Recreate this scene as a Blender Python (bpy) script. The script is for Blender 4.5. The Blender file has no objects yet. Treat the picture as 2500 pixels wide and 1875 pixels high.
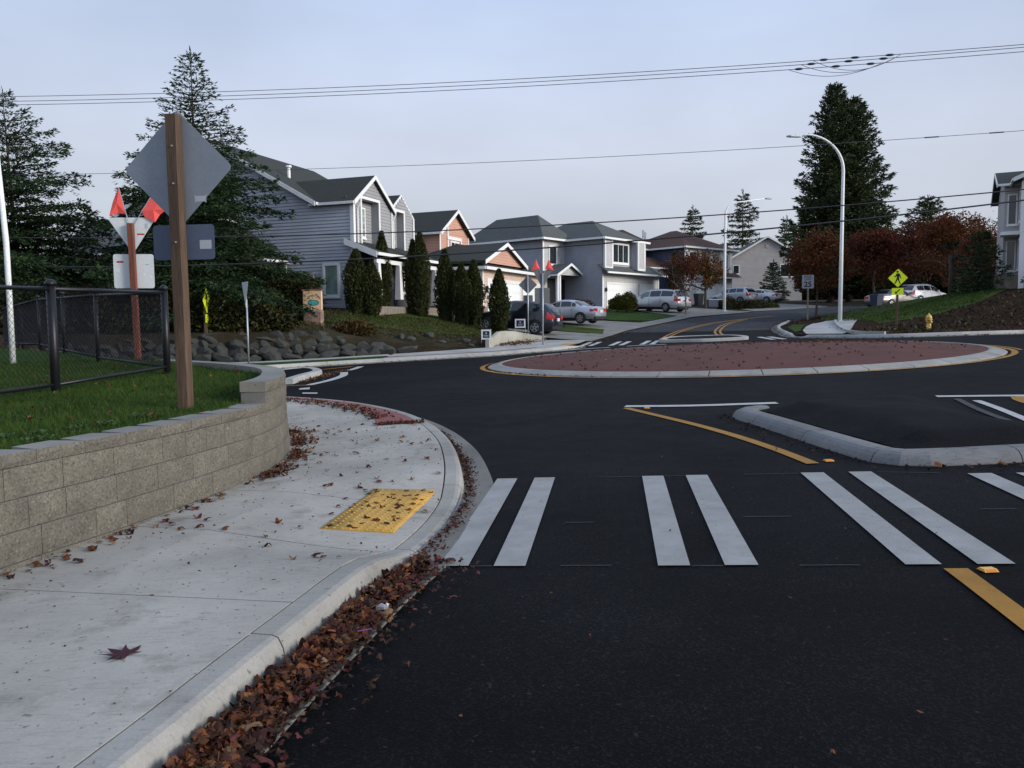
import bpy, bmesh, math, random
import numpy as np
from mathutils import Vector, Matrix

S = bpy.context.scene
COL = S.collection
R = math.radians
rnd = random.Random(7)

# ------------------------------------------------------------------ camera, sky, sun, exposure
PITCH, ROLL = math.atan(152 / 1950), math.atan(.0093)
fw = Vector((0, math.cos(PITCH), -math.sin(PITCH)))
up0 = Vector((0, math.sin(PITCH), math.cos(PITCH)))
rt = Vector((1, 0, 0)) * math.cos(ROLL) - up0 * math.sin(ROLL)
upv = up0 * math.cos(ROLL) + Vector((1, 0, 0)) * math.sin(ROLL)
cam = bpy.data.cameras.new('camera')
cam.sensor_width = 36
cam.lens = 1950 / 2500 * 36
cam.clip_start = .05
cam.clip_end = 3000
co = bpy.data.objects.new('camera', cam)
m = Matrix((rt, upv, -fw)).transposed().to_4x4()
m.translation = (0, 0, 1.6)
co.matrix_world = m
COL.objects.link(co)
S.camera = co

SUN_AZ, SUN_EL = 112, 18          # degrees clockwise from the view direction (+Y), degrees above the horizon
W = bpy.data.worlds.new('World')
S.world = W
W.use_nodes = True
nt = W.node_tree
nt.nodes.clear()
out = nt.nodes.new('ShaderNodeOutputWorld')
bg = nt.nodes.new('ShaderNodeBackground')
sky = nt.nodes.new('ShaderNodeTexSky')
sky.sky_type = 'NISHITA'
sky.sun_disc = False
sky.sun_elevation = R(SUN_EL)
sky.sun_rotation = R(SUN_AZ)
sky.dust_density = 3.0
sky.air_density = 1.0
sky.ozone_density = 1.5
tc = nt.nodes.new('ShaderNodeTexCoord')
mp = nt.nodes.new('ShaderNodeMapping')
mp.inputs['Scale'].default_value = (1, 1, 2.2)
nz = nt.nodes.new('ShaderNodeTexNoise')
nz.inputs['Scale'].default_value = 1.5
nz.inputs['Detail'].default_value = 3
nz.inputs['Roughness'].default_value = .45
cr = nt.nodes.new('ShaderNodeMapRange')
cr.inputs['From Min'].default_value = .3
cr.inputs['From Max'].default_value = .7
cr.inputs['To Min'].default_value = .80
cr.inputs['To Max'].default_value = .97
# the cloud sheet: greyer in the haze low down, thinner and bluer higher up
sx = nt.nodes.new('ShaderNodeSeparateXYZ')
rp = nt.nodes.new('ShaderNodeValToRGB')
e = rp.color_ramp.elements
e[0].position = 0; e[0].color = (.42, .45, .52, 1)
e[1].position = .42; e[1].color = (.48, .60, .84, 1)
q = e.new(.09); q.color = (.53, .565, .635, 1)
q = e.new(.19); q.color = (.59, .64, .755, 1)
sc = nt.nodes.new('ShaderNodeVectorMath')
sc.operation = 'SCALE'
sc.inputs['Scale'].default_value = 8.3
mx = nt.nodes.new('ShaderNodeMix')
mx.data_type = 'RGBA'
nt.links.new(tc.outputs['Generated'], sx.inputs[0])
nt.links.new(sx.outputs['Z'], rp.inputs['Fac'])
nt.links.new(rp.outputs['Color'], sc.inputs[0])
nz2 = nt.nodes.new('ShaderNodeTexNoise')
nz2.inputs['Scale'].default_value = 2.3
nz2.inputs['Detail'].default_value = 4
nz2.inputs['Roughness'].default_value = .5
nt.links.new(mp.outputs['Vector'], nz2.inputs['Vector'])
cv = nt.nodes.new('ShaderNodeMapRange')
cv.inputs['From Min'].default_value = .3
cv.inputs['From Max'].default_value = .7
cv.inputs['To Min'].default_value = .90
cv.inputs['To Max'].default_value = 1.12
nt.links.new(nz2.outputs['Fac'], cv.inputs['Value'])
s2 = nt.nodes.new('ShaderNodeVectorMath')
s2.operation = 'SCALE'
nt.links.new(sc.outputs[0], s2.inputs[0])
nt.links.new(cv.outputs['Result'], s2.inputs['Scale'])
nt.links.new(s2.outputs[0], mx.inputs[7])
nt.links.new(tc.outputs['Generated'], mp.inputs['Vector'])
nt.links.new(mp.outputs['Vector'], nz.inputs['Vector'])
nt.links.new(nz.outputs['Fac'], cr.inputs['Value'])
nt.links.new(cr.outputs['Result'], mx.inputs[0])
nt.links.new(sky.outputs['Color'], mx.inputs[6])
nt.links.new(mx.outputs[2], bg.inputs['Color'])
bg.inputs['Strength'].default_value = .132
nt.links.new(bg.outputs['Background'], out.inputs['Surface'])

sl = bpy.data.lights.new('sun', 'SUN')
sl.energy = 3.0
sl.angle = R(22)
sl.color = (1, .95, .88)
so = bpy.data.objects.new('sun', sl)
sd = Vector((math.sin(R(SUN_AZ)) * math.cos(R(SUN_EL)), math.cos(R(SUN_AZ)) * math.cos(R(SUN_EL)), math.sin(R(SUN_EL))))
so.rotation_euler = sd.to_track_quat('Z', 'Y').to_euler()
so.location = (20, -20, 40)
COL.objects.link(so)

vs = S.view_settings
vs.view_transform = 'Standard'
vs.look = 'None'
vs.exposure = 0
vs.gamma = 1
S.render.use_motion_blur = False
S.cycles.max_bounces = 5
S.cycles.diffuse_bounces = 3
S.cycles.glossy_bounces = 2
S.cycles.transmission_bounces = 3
S.cycles.transparent_max_bounces = 6
S.cycles.use_denoising = True

# ------------------------------------------------------------------ helpers
def tag(o, label=None, cat=None, group=None, kind=None):
    if label: o['label'] = label
    if cat: o['category'] = cat
    if group: o['group'] = group
    if kind: o['kind'] = kind
    return o

def link(o, parent=None):
    COL.objects.link(o)
    if parent is not None: o.parent = parent
    return o

def empty(name, loc=(0, 0, 0), rz=0, parent=None):
    o = bpy.data.objects.new(name, None)
    o.empty_display_size = .2
    o.location = loc
    o.rotation_euler = (0, 0, rz)
    return link(o, parent)

def thing(name, label, cat, loc=(0, 0, 0), rz=0, group=None):
    return tag(empty(name, loc, rz), label, cat, group)

def mesh_obj(name, v, f, mat, parent=None, smooth=False):
    me = bpy.data.meshes.new(name)
    me.from_pydata([tuple(p) for p in v], [], [tuple(q) for q in f])
    if isinstance(mat, (list, tuple)):
        for q in mat: me.materials.append(q)
    elif mat is not None:
        me.materials.append(mat)
    if smooth:
        me.polygons.foreach_set('use_smooth', [True] * len(me.polygons))
    me.update()
    return link(bpy.data.objects.new(name, me), parent)

def fast_quads(name, V, mat, parent=None, n=4, smooth=False):
    """V: (k*n,3) array, every n vertices one face"""
    V = np.asarray(V, np.float32)
    k = len(V) // n
    me = bpy.data.meshes.new(name)
    me.vertices.add(len(V)); me.vertices.foreach_set('co', V.ravel())
    me.loops.add(k * n); me.loops.foreach_set('vertex_index', np.arange(k * n, dtype=np.int32))
    me.polygons.add(k); me.polygons.foreach_set('loop_start', np.arange(0, k * n, n, dtype=np.int32))
    me.polygons.foreach_set('loop_total', np.full(k, n, np.int32))
    me.materials.append(mat)
    me.update(calc_edges=True)
    return link(bpy.data.objects.new(name, me), parent)

class MB:
    def __init__(s): s.v = []; s.f = []
    def add(s, v, f):
        o = len(s.v); s.v += [tuple(p) for p in v]; s.f += [tuple(i + o for i in q) for q in f]; return s
    def box(s, x0, y0, z0, x1, y1, z1):
        return s.add([(x0, y0, z0), (x1, y0, z0), (x1, y1, z0), (x0, y1, z0), (x0, y0, z1), (x1, y0, z1), (x1, y1, z1), (x0, y1, z1)],
                     [(3, 2, 1, 0), (4, 5, 6, 7), (0, 1, 5, 4), (1, 2, 6, 5), (2, 3, 7, 6), (3, 0, 4, 7)])
    def bbox(s, x0, y0, z0, x1, y1, z1, b=.02):
        """box with chamfered vertical and top edges"""
        def ring(i, z): return [(x0 + i, y0 + b, z), (x0 + b, y0 + i, z), (x1 - b, y0 + i, z), (x1 - i, y0 + b, z), (x1 - i, y1 - b, z), (x1 - b, y1 - i, z), (x0 + b, y1 - i, z), (x0 + i, y1 - b, z)]
        rings = [ring(0, z0), ring(0, z1 - b), ring(b * .8, z1)]
        return s.loft(rings, True, True, True)
    def loft(s, rings, closed=True, cap0=False, cap1=False):
        o = len(s.v); n = len(rings[0])
        for q in rings: s.v += [tuple(p) for p in q]
        for i in range(len(rings) - 1):
            for j in range(n if closed else n - 1):
                k = (j + 1) % n
                s.f.append((o + i * n + j, o + i * n + k, o + (i + 1) * n + k, o + (i + 1) * n + j))
        if cap0: s.f.append(tuple(o + j for j in reversed(range(n))))
        if cap1: s.f.append(tuple(o + (len(rings) - 1) * n + j for j in range(n)))
        return s
    def prism(s, poly, vec):
        n = len(poly); v = Vector(vec)
        return s.loft([poly, [tuple(Vector(p) + v) for p in poly]], True, True, True)
    def tube(s, pts, rad, n=8, cap=True):
        pts = [Vector(p) for p in pts]
        if not isinstance(rad, (list, tuple)): rad = [rad] * len(pts)
        rings = []
        ref = None
        for i, p in enumerate(pts):
            t = (pts[min(i + 1, len(pts) - 1)] - pts[max(i - 1, 0)]).normalized()
            if ref is None:
                ref = Vector((1, 0, 0)) if abs(t.x) < .9 else Vector((0, 1, 0))
            a = (ref - t * ref.dot(t)).normalized(); b = t.cross(a); ref = a
            rings.append([p + (a * math.cos(2 * math.pi * k / n) + b * math.sin(2 * math.pi * k / n)) * rad[i] for k in range(n)])
        return s.loft(rings, True, cap, cap)
    def build(s, name, mat, parent=None, smooth=False):
        return mesh_obj(name, s.v, s.f, mat, parent, smooth)

def copy_tree(o, parent=None):
    c = o.copy(); COL.objects.link(c); c.parent = parent
    for ch in o.children: copy_tree(ch, c)
    return c

# ------------------------------------------------------------------ materials
def newmat(name):
    mt = bpy.data.materials.new(name); mt.use_nodes = True
    t = mt.node_tree; p = t.nodes['Principled BSDF']
    return mt, t, p

def _n(t, typ, **kw):
    n = t.nodes.new(typ)
    for k, v in kw.items():
        if k in n.inputs: n.inputs[k].default_value = v
        else: setattr(n, k, v)
    return n

def _noise(t, vec, scale, detail=3, rough=.55):
    n = _n(t, 'ShaderNodeTexNoise'); n.inputs['Scale'].default_value = scale; n.inputs['Detail'].default_value = detail; n.inputs['Roughness'].default_value = rough
    if vec is not None: t.links.new(vec, n.inputs['Vector'])
    return n.outputs['Fac']

def _range(t, f, a, b, c=0., d=1.):
    n = _n(t, 'ShaderNodeMapRange'); n.inputs['From Min'].default_value = a; n.inputs['From Max'].default_value = b; n.inputs['To Min'].default_value = c; n.inputs['To Max'].default_value = d
    t.links.new(f, n.inputs['Value']); return n.outputs['Result']

def _mix(t, f, a, b, blend='MIX'):
    n = _n(t, 'ShaderNodeMix'); n.data_type = 'RGBA'; n.blend_type = blend
    for i, x in ((0, f), (6, a), (7, b)):
        if isinstance(x, (int, float)): n.inputs[i].default_value = x
        elif isinstance(x, (tuple, list)): n.inputs[i].default_value = (*x[:3], 1)
        else: t.links.new(x, n.inputs[i])
    return n.outputs[2]

def _bump(t, p, h, strength=.3, dist=.01):
    b = _n(t, 'ShaderNodeBump'); b.inputs['Strength'].default_value = strength; b.inputs['Distance'].default_value = dist
    t.links.new(h, b.inputs['Height']); t.links.new(b.outputs['Normal'], p.inputs['Normal'])

def mat(name, col, rough=.7, metal=0., var=.25, scale=3., fine=40., fvar=.12, bump=.15, bdist=.004, spec=.4, coat=0., aniso=None):
    """a base colour broken up by a slow and a fast noise, with a matching small relief"""
    mt, t, p = newmat(name)
    tcn = _n(t, 'ShaderNodeTexCoord'); vec = tcn.outputs['Object']
    if aniso:
        mpn = _n(t, 'ShaderNodeMapping'); mpn.inputs['Scale'].default_value = aniso
        t.links.new(vec, mpn.inputs['Vector']); vec = mpn.outputs['Vector']
    a = _range(t, _noise(t, vec, scale, 4), .3, .7)
    b = _range(t, _noise(t, vec, fine, 2), .3, .7)
    c1 = tuple(x * (1 - var) for x in col); c2 = tuple(min(1, x * (1 + var)) for x in col)
    base = _mix(t, a, c1, c2)
    base = _mix(t, b, base, _mix(t, 1., base, (1 + fvar * 3,) * 3, 'MULTIPLY')) if fvar else base
    t.links.new(base, p.inputs['Base Color'])
    p.inputs['Roughness'].default_value = rough
    p.inputs['Metallic'].default_value = metal
    p.inputs['Specular IOR Level'].default_value = spec
    if coat: p.inputs['Coat Weight'].default_value = coat; p.inputs['Coat Roughness'].default_value = .05
    if bump: _bump(t, p, b, bump, bdist)
    return mt

def plain(name, col, rough=.5, metal=0., spec=.4, emit=0., coat=0.):
    mt, t, p = newmat(name)
    p.inputs['Base Color'].default_value = (*col, 1); p.inputs['Roughness'].default_value = rough; p.inputs['Metallic'].default_value = metal
    p.inputs['Specular IOR Level'].default_value = spec
    if emit: p.inputs['Emission Color'].default_value = (*col, 1); p.inputs['Emission Strength'].default_value = emit
    if coat: p.inputs['Coat Weight'].default_value = coat; p.inputs['Coat Roughness'].default_value = .04
    return mt

def leafmat(name, c1, c2, c3=None, scale=1.2, rough=.6, trans=.25):
    """foliage: colour differs from leaf to leaf and from clump to clump"""
    mt, t, p = newmat(name)
    g = _n(t, 'ShaderNodeNewGeometry')
    tcn = _n(t, 'ShaderNodeTexCoord')
    a = _range(t, _noise(t, tcn.outputs['Object'], scale, 3), .35, .65)
    base = _mix(t, a, c1, c2)
    base = _mix(t, _range(t, g.outputs['Random Per Island'], .55 if c3 else 0, 1, 0, 1), base, c3 or c2)
    base = _mix(t, 1., base, _mix(t, g.outputs['Random Per Island'], (.6,) * 3, (1.3,) * 3), 'MULTIPLY')
    t.links.new(base, p.inputs['Base Color'])
    p.inputs['Roughness'].default_value = rough
    p.inputs['Specular IOR Level'].default_value = .15
    if trans:
        tr = _n(t, 'ShaderNodeBsdfTranslucent'); t.links.new(base, tr.inputs['Color'])
        ms = _n(t, 'ShaderNodeMixShader'); ms.inputs[0].default_value = trans
        o = t.nodes['Material Output']
        t.links.new(p.outputs[0], ms.inputs[1]); t.links.new(tr.outputs[0], ms.inputs[2]); t.links.new(ms.outputs[0], o.inputs['Surface'])
    return mt

def asphalt(name, col, patch=.35, rough=.75):
    mt, t, p = newmat(name)
    vec = _n(t, 'ShaderNodeTexCoord').outputs['Object']
    big = _range(t, _noise(t, vec, .35, 5, .6), .35, .68)
    mid = _range(t, _noise(t, vec, 2.6, 4, .65), .42, .72)
    v = _n(t, 'ShaderNodeTexVoronoi'); v.inputs['Scale'].default_value = 95; t.links.new(vec, v.inputs['Vector'])
    grain = _noise(t, vec, 160, 2)
    base = _mix(t, big, tuple(c * (1 - patch) for c in col), tuple(c * (1 + patch * .7) for c in col))
    base = _mix(t, mid, base, _mix(t, 1., base, (.48, .48, .52), 'MULTIPLY'))
    wide = _range(t, _noise(t, vec, .11, 3, .5), .40, .62)
    base = _mix(t, wide, _mix(t, 1., base, (.72, .72, .74), 'MULTIPLY'), base)
    st = _range(t, v.outputs['Color'], .55, 1)
    base = _mix(t, st, base, _mix(t, 1., base, (3.4, 3.3, 3.2), 'MULTIPLY'))
    sp = _range(t, _noise(t, vec, 23, 1), .735, .75)
    base = _mix(t, sp, base, tuple(c * 3 for c in col))
    t.links.new(base, p.inputs['Base Color'])
    rg = _range(t, mid, 0, 1, rough, rough - .13); t.links.new(rg, p.inputs['Roughness'])
    p.inputs['Specular IOR Level'].default_value = .07
    hh = _mix(t, .5, v.outputs['Distance'], grain)
    _bump(t, p, hh, .55, .006)
    return mt

def concrete(name, col, streak=.3, rough=.85, dirt=(.10, .09, .075), dirtamt=.35, pits=True):
    mt, t, p = newmat(name)
    vec = _n(t, 'ShaderNodeTexCoord').outputs['Object']
    mpn = _n(t, 'ShaderNodeMapping'); mpn.inputs['Scale'].default_value = (1.2, 9, 5); mpn.inputs['Rotation'].default_value = (0, 0, R(15)); t.links.new(vec, mpn.inputs['Vector'])
    big = _range(t, _noise(t, vec, .9, 5, .6), .32, .7)
    st = _range(t, _noise(t, mpn.outputs['Vector'], 7, 4, .7), .52, .70)
    fine = _noise(t, vec, 70, 3, .6)
    base = _mix(t, big, tuple(c * .72 for c in col), tuple(c * 1.12 for c in col))
    base = _mix(t, _range(t, st, 0, 1, 0, streak), base, dirt)
    base = _mix(t, _range(t, _noise(t, vec, 2.1, 5, .7), .55, .78, 0, dirtamt), base, dirt)
    if pits: base = _mix(t, _range(t, _noise(t, vec, 26, 2, .5), .68, .72, 0, .65), base, dirt)
    base = _mix(t, _range(t, fine, .3, .7), _mix(t, 1., base, (.88,) * 3, 'MULTIPLY'), base)
    t.links.new(base, p.inputs['Base Color'])
    p.inputs['Roughness'].default_value = rough; p.inputs['Specular IOR Level'].default_value = .25
    _bump(t, p, fine, .35, .003)
    return mt

def splitface(name, col):
    mt, t, p = newmat(name)
    vec = _n(t, 'ShaderNodeTexCoord').outputs['Object']
    oi = _n(t, 'ShaderNodeObjectInfo')
    big = _range(t, _noise(t, vec, 5, 5, .65), .3, .7)
    f = _noise(t, vec, 55, 5, .7)
    base = _mix(t, big, tuple(c * .78 for c in col), tuple(c * 1.16 for c in col))
    base = _mix(t, _range(t, f, .50, .66), base, (.075, .066, .055))
    base = _mix(t, _range(t, f, .42, .30), base, (.30, .275, .23))
    base = _mix(t, 1., base, _mix(t, oi.outputs['Random'], (.93,) * 3, (1.06,) * 3), 'MULTIPLY')
    t.links.new(base, p.inputs['Base Color'])
    p.inputs['Roughness'].default_value = .9; p.inputs['Specular IOR Level'].default_value = .15
    _bump(t, p, f, .8, .012)
    return mt

def shingle(name, col):
    mt, t, p = newmat(name)
    vec = _n(t, 'ShaderNodeTexCoord').outputs['Object']
    b = _n(t, 'ShaderNodeTexBrick'); b.inputs['Scale'].default_value = 3.2; b.inputs['Mortar Size'].default_value = .012
    b.inputs['Color1'].default_value = (*[c * .8 for c in col], 1); b.inputs['Color2'].default_value = (*[c * 1.2 for c in col], 1); b.inputs['Mortar'].default_value = (*[c * .4 for c in col], 1)
    mpn = _n(t, 'ShaderNodeMapping'); mpn.inputs['Rotation'].default_value = (R(0), R(0), R(0)); t.links.new(vec, mpn.inputs['Vector']); t.links.new(mpn.outputs['Vector'], b.inputs['Vector'])
    big = _range(t, _noise(t, vec, .7, 4), .3, .7)
    base = _mix(t, big, _mix(t, 1., b.outputs['Color'], (.8, .85, .75), 'MULTIPLY'), b.outputs['Color'])
    base = _mix(t, .5, base, _mix(t, _noise(t, vec, 20, 3), tuple(c * .6 for c in col), tuple(c * 1.3 for c in col)))
    t.links.new(base, p.inputs['Base Color']); p.inputs['Roughness'].default_value = .9; p.inputs['Specular IOR Level'].default_value = .2
    _bump(t, p, b.outputs['Fac'], .3, .01)
    return mt

def siding(name, col, pitch=.17):
    """lapped boards too far off to build singly: a fine saw-tooth relief along Z"""
    mt, t, p = newmat(name)
    tcn = _n(t, 'ShaderNodeTexCoord'); sx = _n(t, 'ShaderNodeSeparateXYZ'); t.links.new(tcn.outputs['Object'], sx.inputs[0])
    d = _n(t, 'ShaderNodeMath'); d.operation = 'DIVIDE'; d.inputs[1].default_value = pitch; t.links.new(sx.outputs['Z'], d.inputs[0])
    fr = _n(t, 'ShaderNodeMath'); fr.operation = 'FRACT'; t.links.new(d.outputs[0], fr.inputs[0])
    a = _range(t, _noise(t, tcn.outputs['Object'], 1.2, 4), .3, .7)
    base = _mix(t, a, tuple(c * .9 for c in col), tuple(c * 1.06 for c in col))
    base = _mix(t, _range(t, fr.outputs[0], .10, .04), base, tuple(c * .45 for c in col))
    t.links.new(base, p.inputs['Base Color']); p.inputs['Roughness'].default_value = .6; p.inputs['Specular IOR Level'].default_value = .3
    inv = _range(t, fr.outputs[0], 0, 1, 1, 0); _bump(t, p, inv, .5, .02)
    return mt

def grassmat(name, c1, c2, c3, scale=1.3):
    mt, t, p = newmat(name)
    vec = _n(t, 'ShaderNodeTexCoord').outputs['Object']
    a = _range(t, _noise(t, vec, scale, 5, .65), .35, .66); b = _range(t, _noise(t, vec, 38, 4, .7), .3, .7)
    base = _mix(t, a, c1, c2); base = _mix(t, b, _mix(t, 1., base, (.45,) * 3, 'MULTIPLY'), base)
    base = _mix(t, _range(t, _noise(t, vec, 3.1, 4, .7), .58, .75), base, c3)
    t.links.new(base, p.inputs['Base Color']); p.inputs['Roughness'].default_value = .9; p.inputs['Specular IOR Level'].default_value = .1
    _bump(t, p, b, .9, .03)
    return mt

def glassmat(name, col, rough=.08):
    """window seen from outdoors: dark room behind a reflecting pane"""
    mt, t, p = newmat(name)
    vec = _n(t, 'ShaderNodeTexCoord').outputs['Object']
    a = _range(t, _noise(t, vec, 1.8, 2), .35, .65)
    t.links.new(_mix(t, a, tuple(c * .6 for c in col), col), p.inputs['Base Color'])
    p.inputs['Roughness'].default_value = rough; p.inputs['Specular IOR Level'].default_value = .8
    return mt

def roadpaint(name, col, wear=.5):
    mt, t, p = newmat(name)
    vec = _n(t, 'ShaderNodeTexCoord').outputs['Object']
    a = _range(t, _noise(t, vec, 3.2, 4, .6), .3, .7); f = _noise(t, vec, 75, 3, .7); m_ = _noise(t, vec, 7, 4, .7)
    base = _mix(t, a, tuple(c * .80 for c in col), tuple(c * 1.08 for c in col))
    base = _mix(t, _range(t, f, .35, .65), _mix(t, 1., base, (.85,) * 3, 'MULTIPLY'), base)
    k = _n(t, 'ShaderNodeMath'); k.operation = 'MULTIPLY'; t.links.new(_range(t, f, .52, .60), k.inputs[0]); t.links.new(_range(t, m_, .50, .68, .08, 1), k.inputs[1])
    base = _mix(t, _range(t, k.outputs[0], 0, 1, 0, wear), base, (.022, .022, .024))
    t.links.new(base, p.inputs['Base Color']); p.inputs['Roughness'].default_value = .65; p.inputs['Specular IOR Level'].default_value = .2
    _bump(t, p, f, .4, .004)
    return mt

m_new = asphalt('asphalt_new', (.0072, .0072, .0080), .6, .82)
m_old = asphalt('asphalt_old', (.055, .056, .061), .2, .9)
m_fill = asphalt('asphalt_fill', (.0055, .0052, .006), .3, .8)
m_walk = concrete('sidewalk_concrete', (.42, .40, .36), .30, dirtamt=.75)
m_curb = concrete('curb_concrete', (.34, .33, .305), .25, dirtamt=.6)
m_gutter = concrete('gutter_concrete', (.19, .185, .17), .3, dirtamt=.7)
m_drive = concrete('driveway_concrete', (.23, .225, .21), .3, dirtamt=.6, pits=False)
m_wallc = concrete('cast_concrete', (.46, .44, .38), .15, dirtamt=.3, pits=False)
m_red = concrete('red_concrete', (.118, .044, .034), .5, dirt=(.04, .02, .016), dirtamt=.85)
m_redw = concrete('red_walk_concrete', (.30, .115, .11), .25, dirt=(.09, .05, .045), dirtamt=.4)
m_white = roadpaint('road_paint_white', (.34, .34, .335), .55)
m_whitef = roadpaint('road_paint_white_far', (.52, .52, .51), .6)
m_yel = roadpaint('road_paint_yellow', (.37, .185, .03), .6)
m_pad = mat('tactile_yellow', (.43, .245, .045), .65, var=.14, scale=6, fine=70, fvar=.1, bump=.2)
m_ghost = mat('scraped_paint', (.03, .03, .033), .8, var=.4, scale=9)
m_block = splitface('splitface_block', (.16, .147, .12))
m_cap = concrete('block_top', (.25, .245, .225), .1, dirtamt=.3)
m_cut = concrete('block_end', (.27, .255, .22), .1, dirtamt=.3)
m_grass = grassmat('lawn', (.036, .080, .012), (.066, .13, .018), (.075, .095, .022))
m_grass2 = grassmat('yard_grass', (.045, .075, .014), (.085, .125, .024), (.08, .075, .03), .6)
m_bank = grassmat('bank_soil', (.040, .032, .022), (.085, .072, .045), (.05, .062, .02), .8)
m_mulch = grassmat('mulch', (.028, .013, .008), (.06, .028, .016), (.035, .03, .012), .9)
m_ground = grassmat('ground', (.04, .05, .018), (.07, .075, .03), (.06, .05, .03), .3)
m_rock = concrete('boulder', (.06, .062, .057), .1, dirt=(.035, .033, .025), dirtamt=.75, pits=False)
m_wood = mat('treated_timber', (.068, .042, .027), .8, var=.35, scale=2, fine=14, fvar=.25, bump=.4, aniso=(5, 5, .35))
m_woodr = mat('red_timber', (.135, .045, .027), .8, var=.3, scale=2, fine=14, fvar=.2, bump=.4, aniso=(5, 5, .35))
m_deck = mat('weathered_timber', (.16, .135, .11), .85, var=.3, scale=2, fine=12, fvar=.2, bump=.4, aniso=(4, 4, .4))
m_decktan = mat('cedar_rail', (.30, .20, .125), .8, var=.2, scale=2, fine=12, fvar=.2, aniso=(.4, 4, 4))
m_alu = mat('sign_back', (.24, .265, .305), .5, .25, var=.08, scale=2, fine=30, fvar=.04, bump=.05)
m_alu2 = mat('sign_back_blue', (.085, .105, .16), .55, .1, var=.08, scale=2, fine=30, fvar=.04, bump=.05)
m_aluw = mat('sign_back_bright', (.62, .65, .66), .45, .1, var=.06, scale=2, fine=30, fvar=.04, bump=.05)
m_darksign = mat('sign_back_dark', (.13, .135, .14), .55, .2, var=.08)
m_galv = mat('galvanised', (.34, .37, .40), .45, .6, var=.1, scale=5)
m_flag = mat('flag_red', (.80, .10, .085), .6, var=.08, scale=3, fine=30, fvar=.05)
m_sticker = plain('sticker', (.42, .45, .48), .5)
m_stickw = plain('sticker_white', (.75, .75, .74), .5)
m_redink = plain('red_print', (.5, .05, .04), .5)
m_blackp = mat('black_coated_steel', (.010, .010, .013), .42, .1, var=.2)
m_whitepole = mat('white_steel', (.72, .73, .74), .4, .0, var=.06, scale=3)
m_lime = mat('lime_sheeting', (.78, .95, .02), .45, var=.05, scale=4, fvar=.03)
m_black = plain('black_print', (.008, .008, .01), .5)
m_whitesign = mat('white_sheeting', (.22, .235, .27), .45, var=.05, scale=4, fvar=.03)
m_wire = plain('cable_dark', (.035, .035, .042), .6)
m_wirel = plain('cable_grey', (.10, .10, .115), .6)
m_trim = mat('white_trim', (.78, .78, .77), .5, var=.05, scale=2, fine=20, fvar=.03, bump=.05)
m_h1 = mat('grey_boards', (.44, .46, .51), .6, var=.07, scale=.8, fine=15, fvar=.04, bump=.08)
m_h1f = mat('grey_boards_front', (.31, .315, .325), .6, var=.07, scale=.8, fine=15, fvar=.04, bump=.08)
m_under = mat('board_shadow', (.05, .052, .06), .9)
m_peach = siding('peach_siding', (.62, .35, .26), .17)
m_peachl = siding('pale_peach_siding', (.66, .50, .41), .17)
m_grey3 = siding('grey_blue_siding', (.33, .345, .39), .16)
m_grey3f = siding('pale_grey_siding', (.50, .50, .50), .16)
m_blue = siding('navy_siding', (.055, .07, .12), .16)
m_beige = siding('beige_siding', (.44, .42, .41), .16)
m_cream = siding('cream_siding', (.48, .43, .40), .17)
m_roof = shingle('grey_shingle', (.048, .052, .048))
m_roof2 = shingle('mid_grey_shingle', (.105, .11, .112))
m_roofb = shingle('brown_shingle', (.12, .068, .055))
m_soffit = plain('soffit', (.30, .30, .31), .8)
m_door = mat('garage_door', (.86, .87, .86), .45, var=.03, scale=2, fvar=.02, bump=.03)
m_glass = glassmat('window_glass', (.03, .045, .05))
m_glassg = glassmat('window_glass_blind', (.27, .38, .33), .3)
m_stone = mat('stone_veneer', (.22, .15, .12), .85, var=.4, scale=6, fine=20)
m_dark = plain('shade_and_lamp_black', (.02, .02, .022), .9)  # near black: wall lamp bodies, and shade painted as flat panels
# ------------------------------------------------------------------ terrain heights (metres)
def _U(d2): return np.where(d2 > 1e-12, .5 * d2 * np.log(np.maximum(d2, 1e-12)), 0)

class Spline2:
    """smooth height field through spot heights"""
    def __init__(s, cp, lam=2.0, clip=None):
        s.cp = cp = np.array(cp, float); s.clip = clip; n = len(cp)
        d2 = ((cp[:, None, :2] - cp[None, :, :2]) ** 2).sum(-1)
        A = np.zeros((n + 3, n + 3)); P = np.c_[np.ones(n), cp[:, :2]]
        A[:n, :n] = _U(d2) + np.eye(n) * lam; A[:n, n:] = P; A[n:, :n] = P.T
        s.w = np.linalg.solve(A, np.r_[cp[:, 2], 0, 0, 0])
    def __call__(s, x, y):
        x = np.asarray(x, float); y = np.asarray(y, float)
        if s.clip: x = np.clip(x, s.clip[0], s.clip[1]); y = np.clip(y, s.clip[2], s.clip[3])
        sh = x.shape; x = x.ravel(); y = y.ravel(); o = np.empty(len(x))
        for i in range(0, len(x), 20000):
            xx = x[i:i + 20000]; yy = y[i:i + 20000]
            d2 = (xx[:, None] - s.cp[:, 0]) ** 2 + (yy[:, None] - s.cp[:, 1]) ** 2
            o[i:i + 20000] = _U(d2) @ s.w[:-3] + s.w[-3] + s.w[-2] * xx + s.w[-1] * yy
        return o.reshape(sh)

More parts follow.
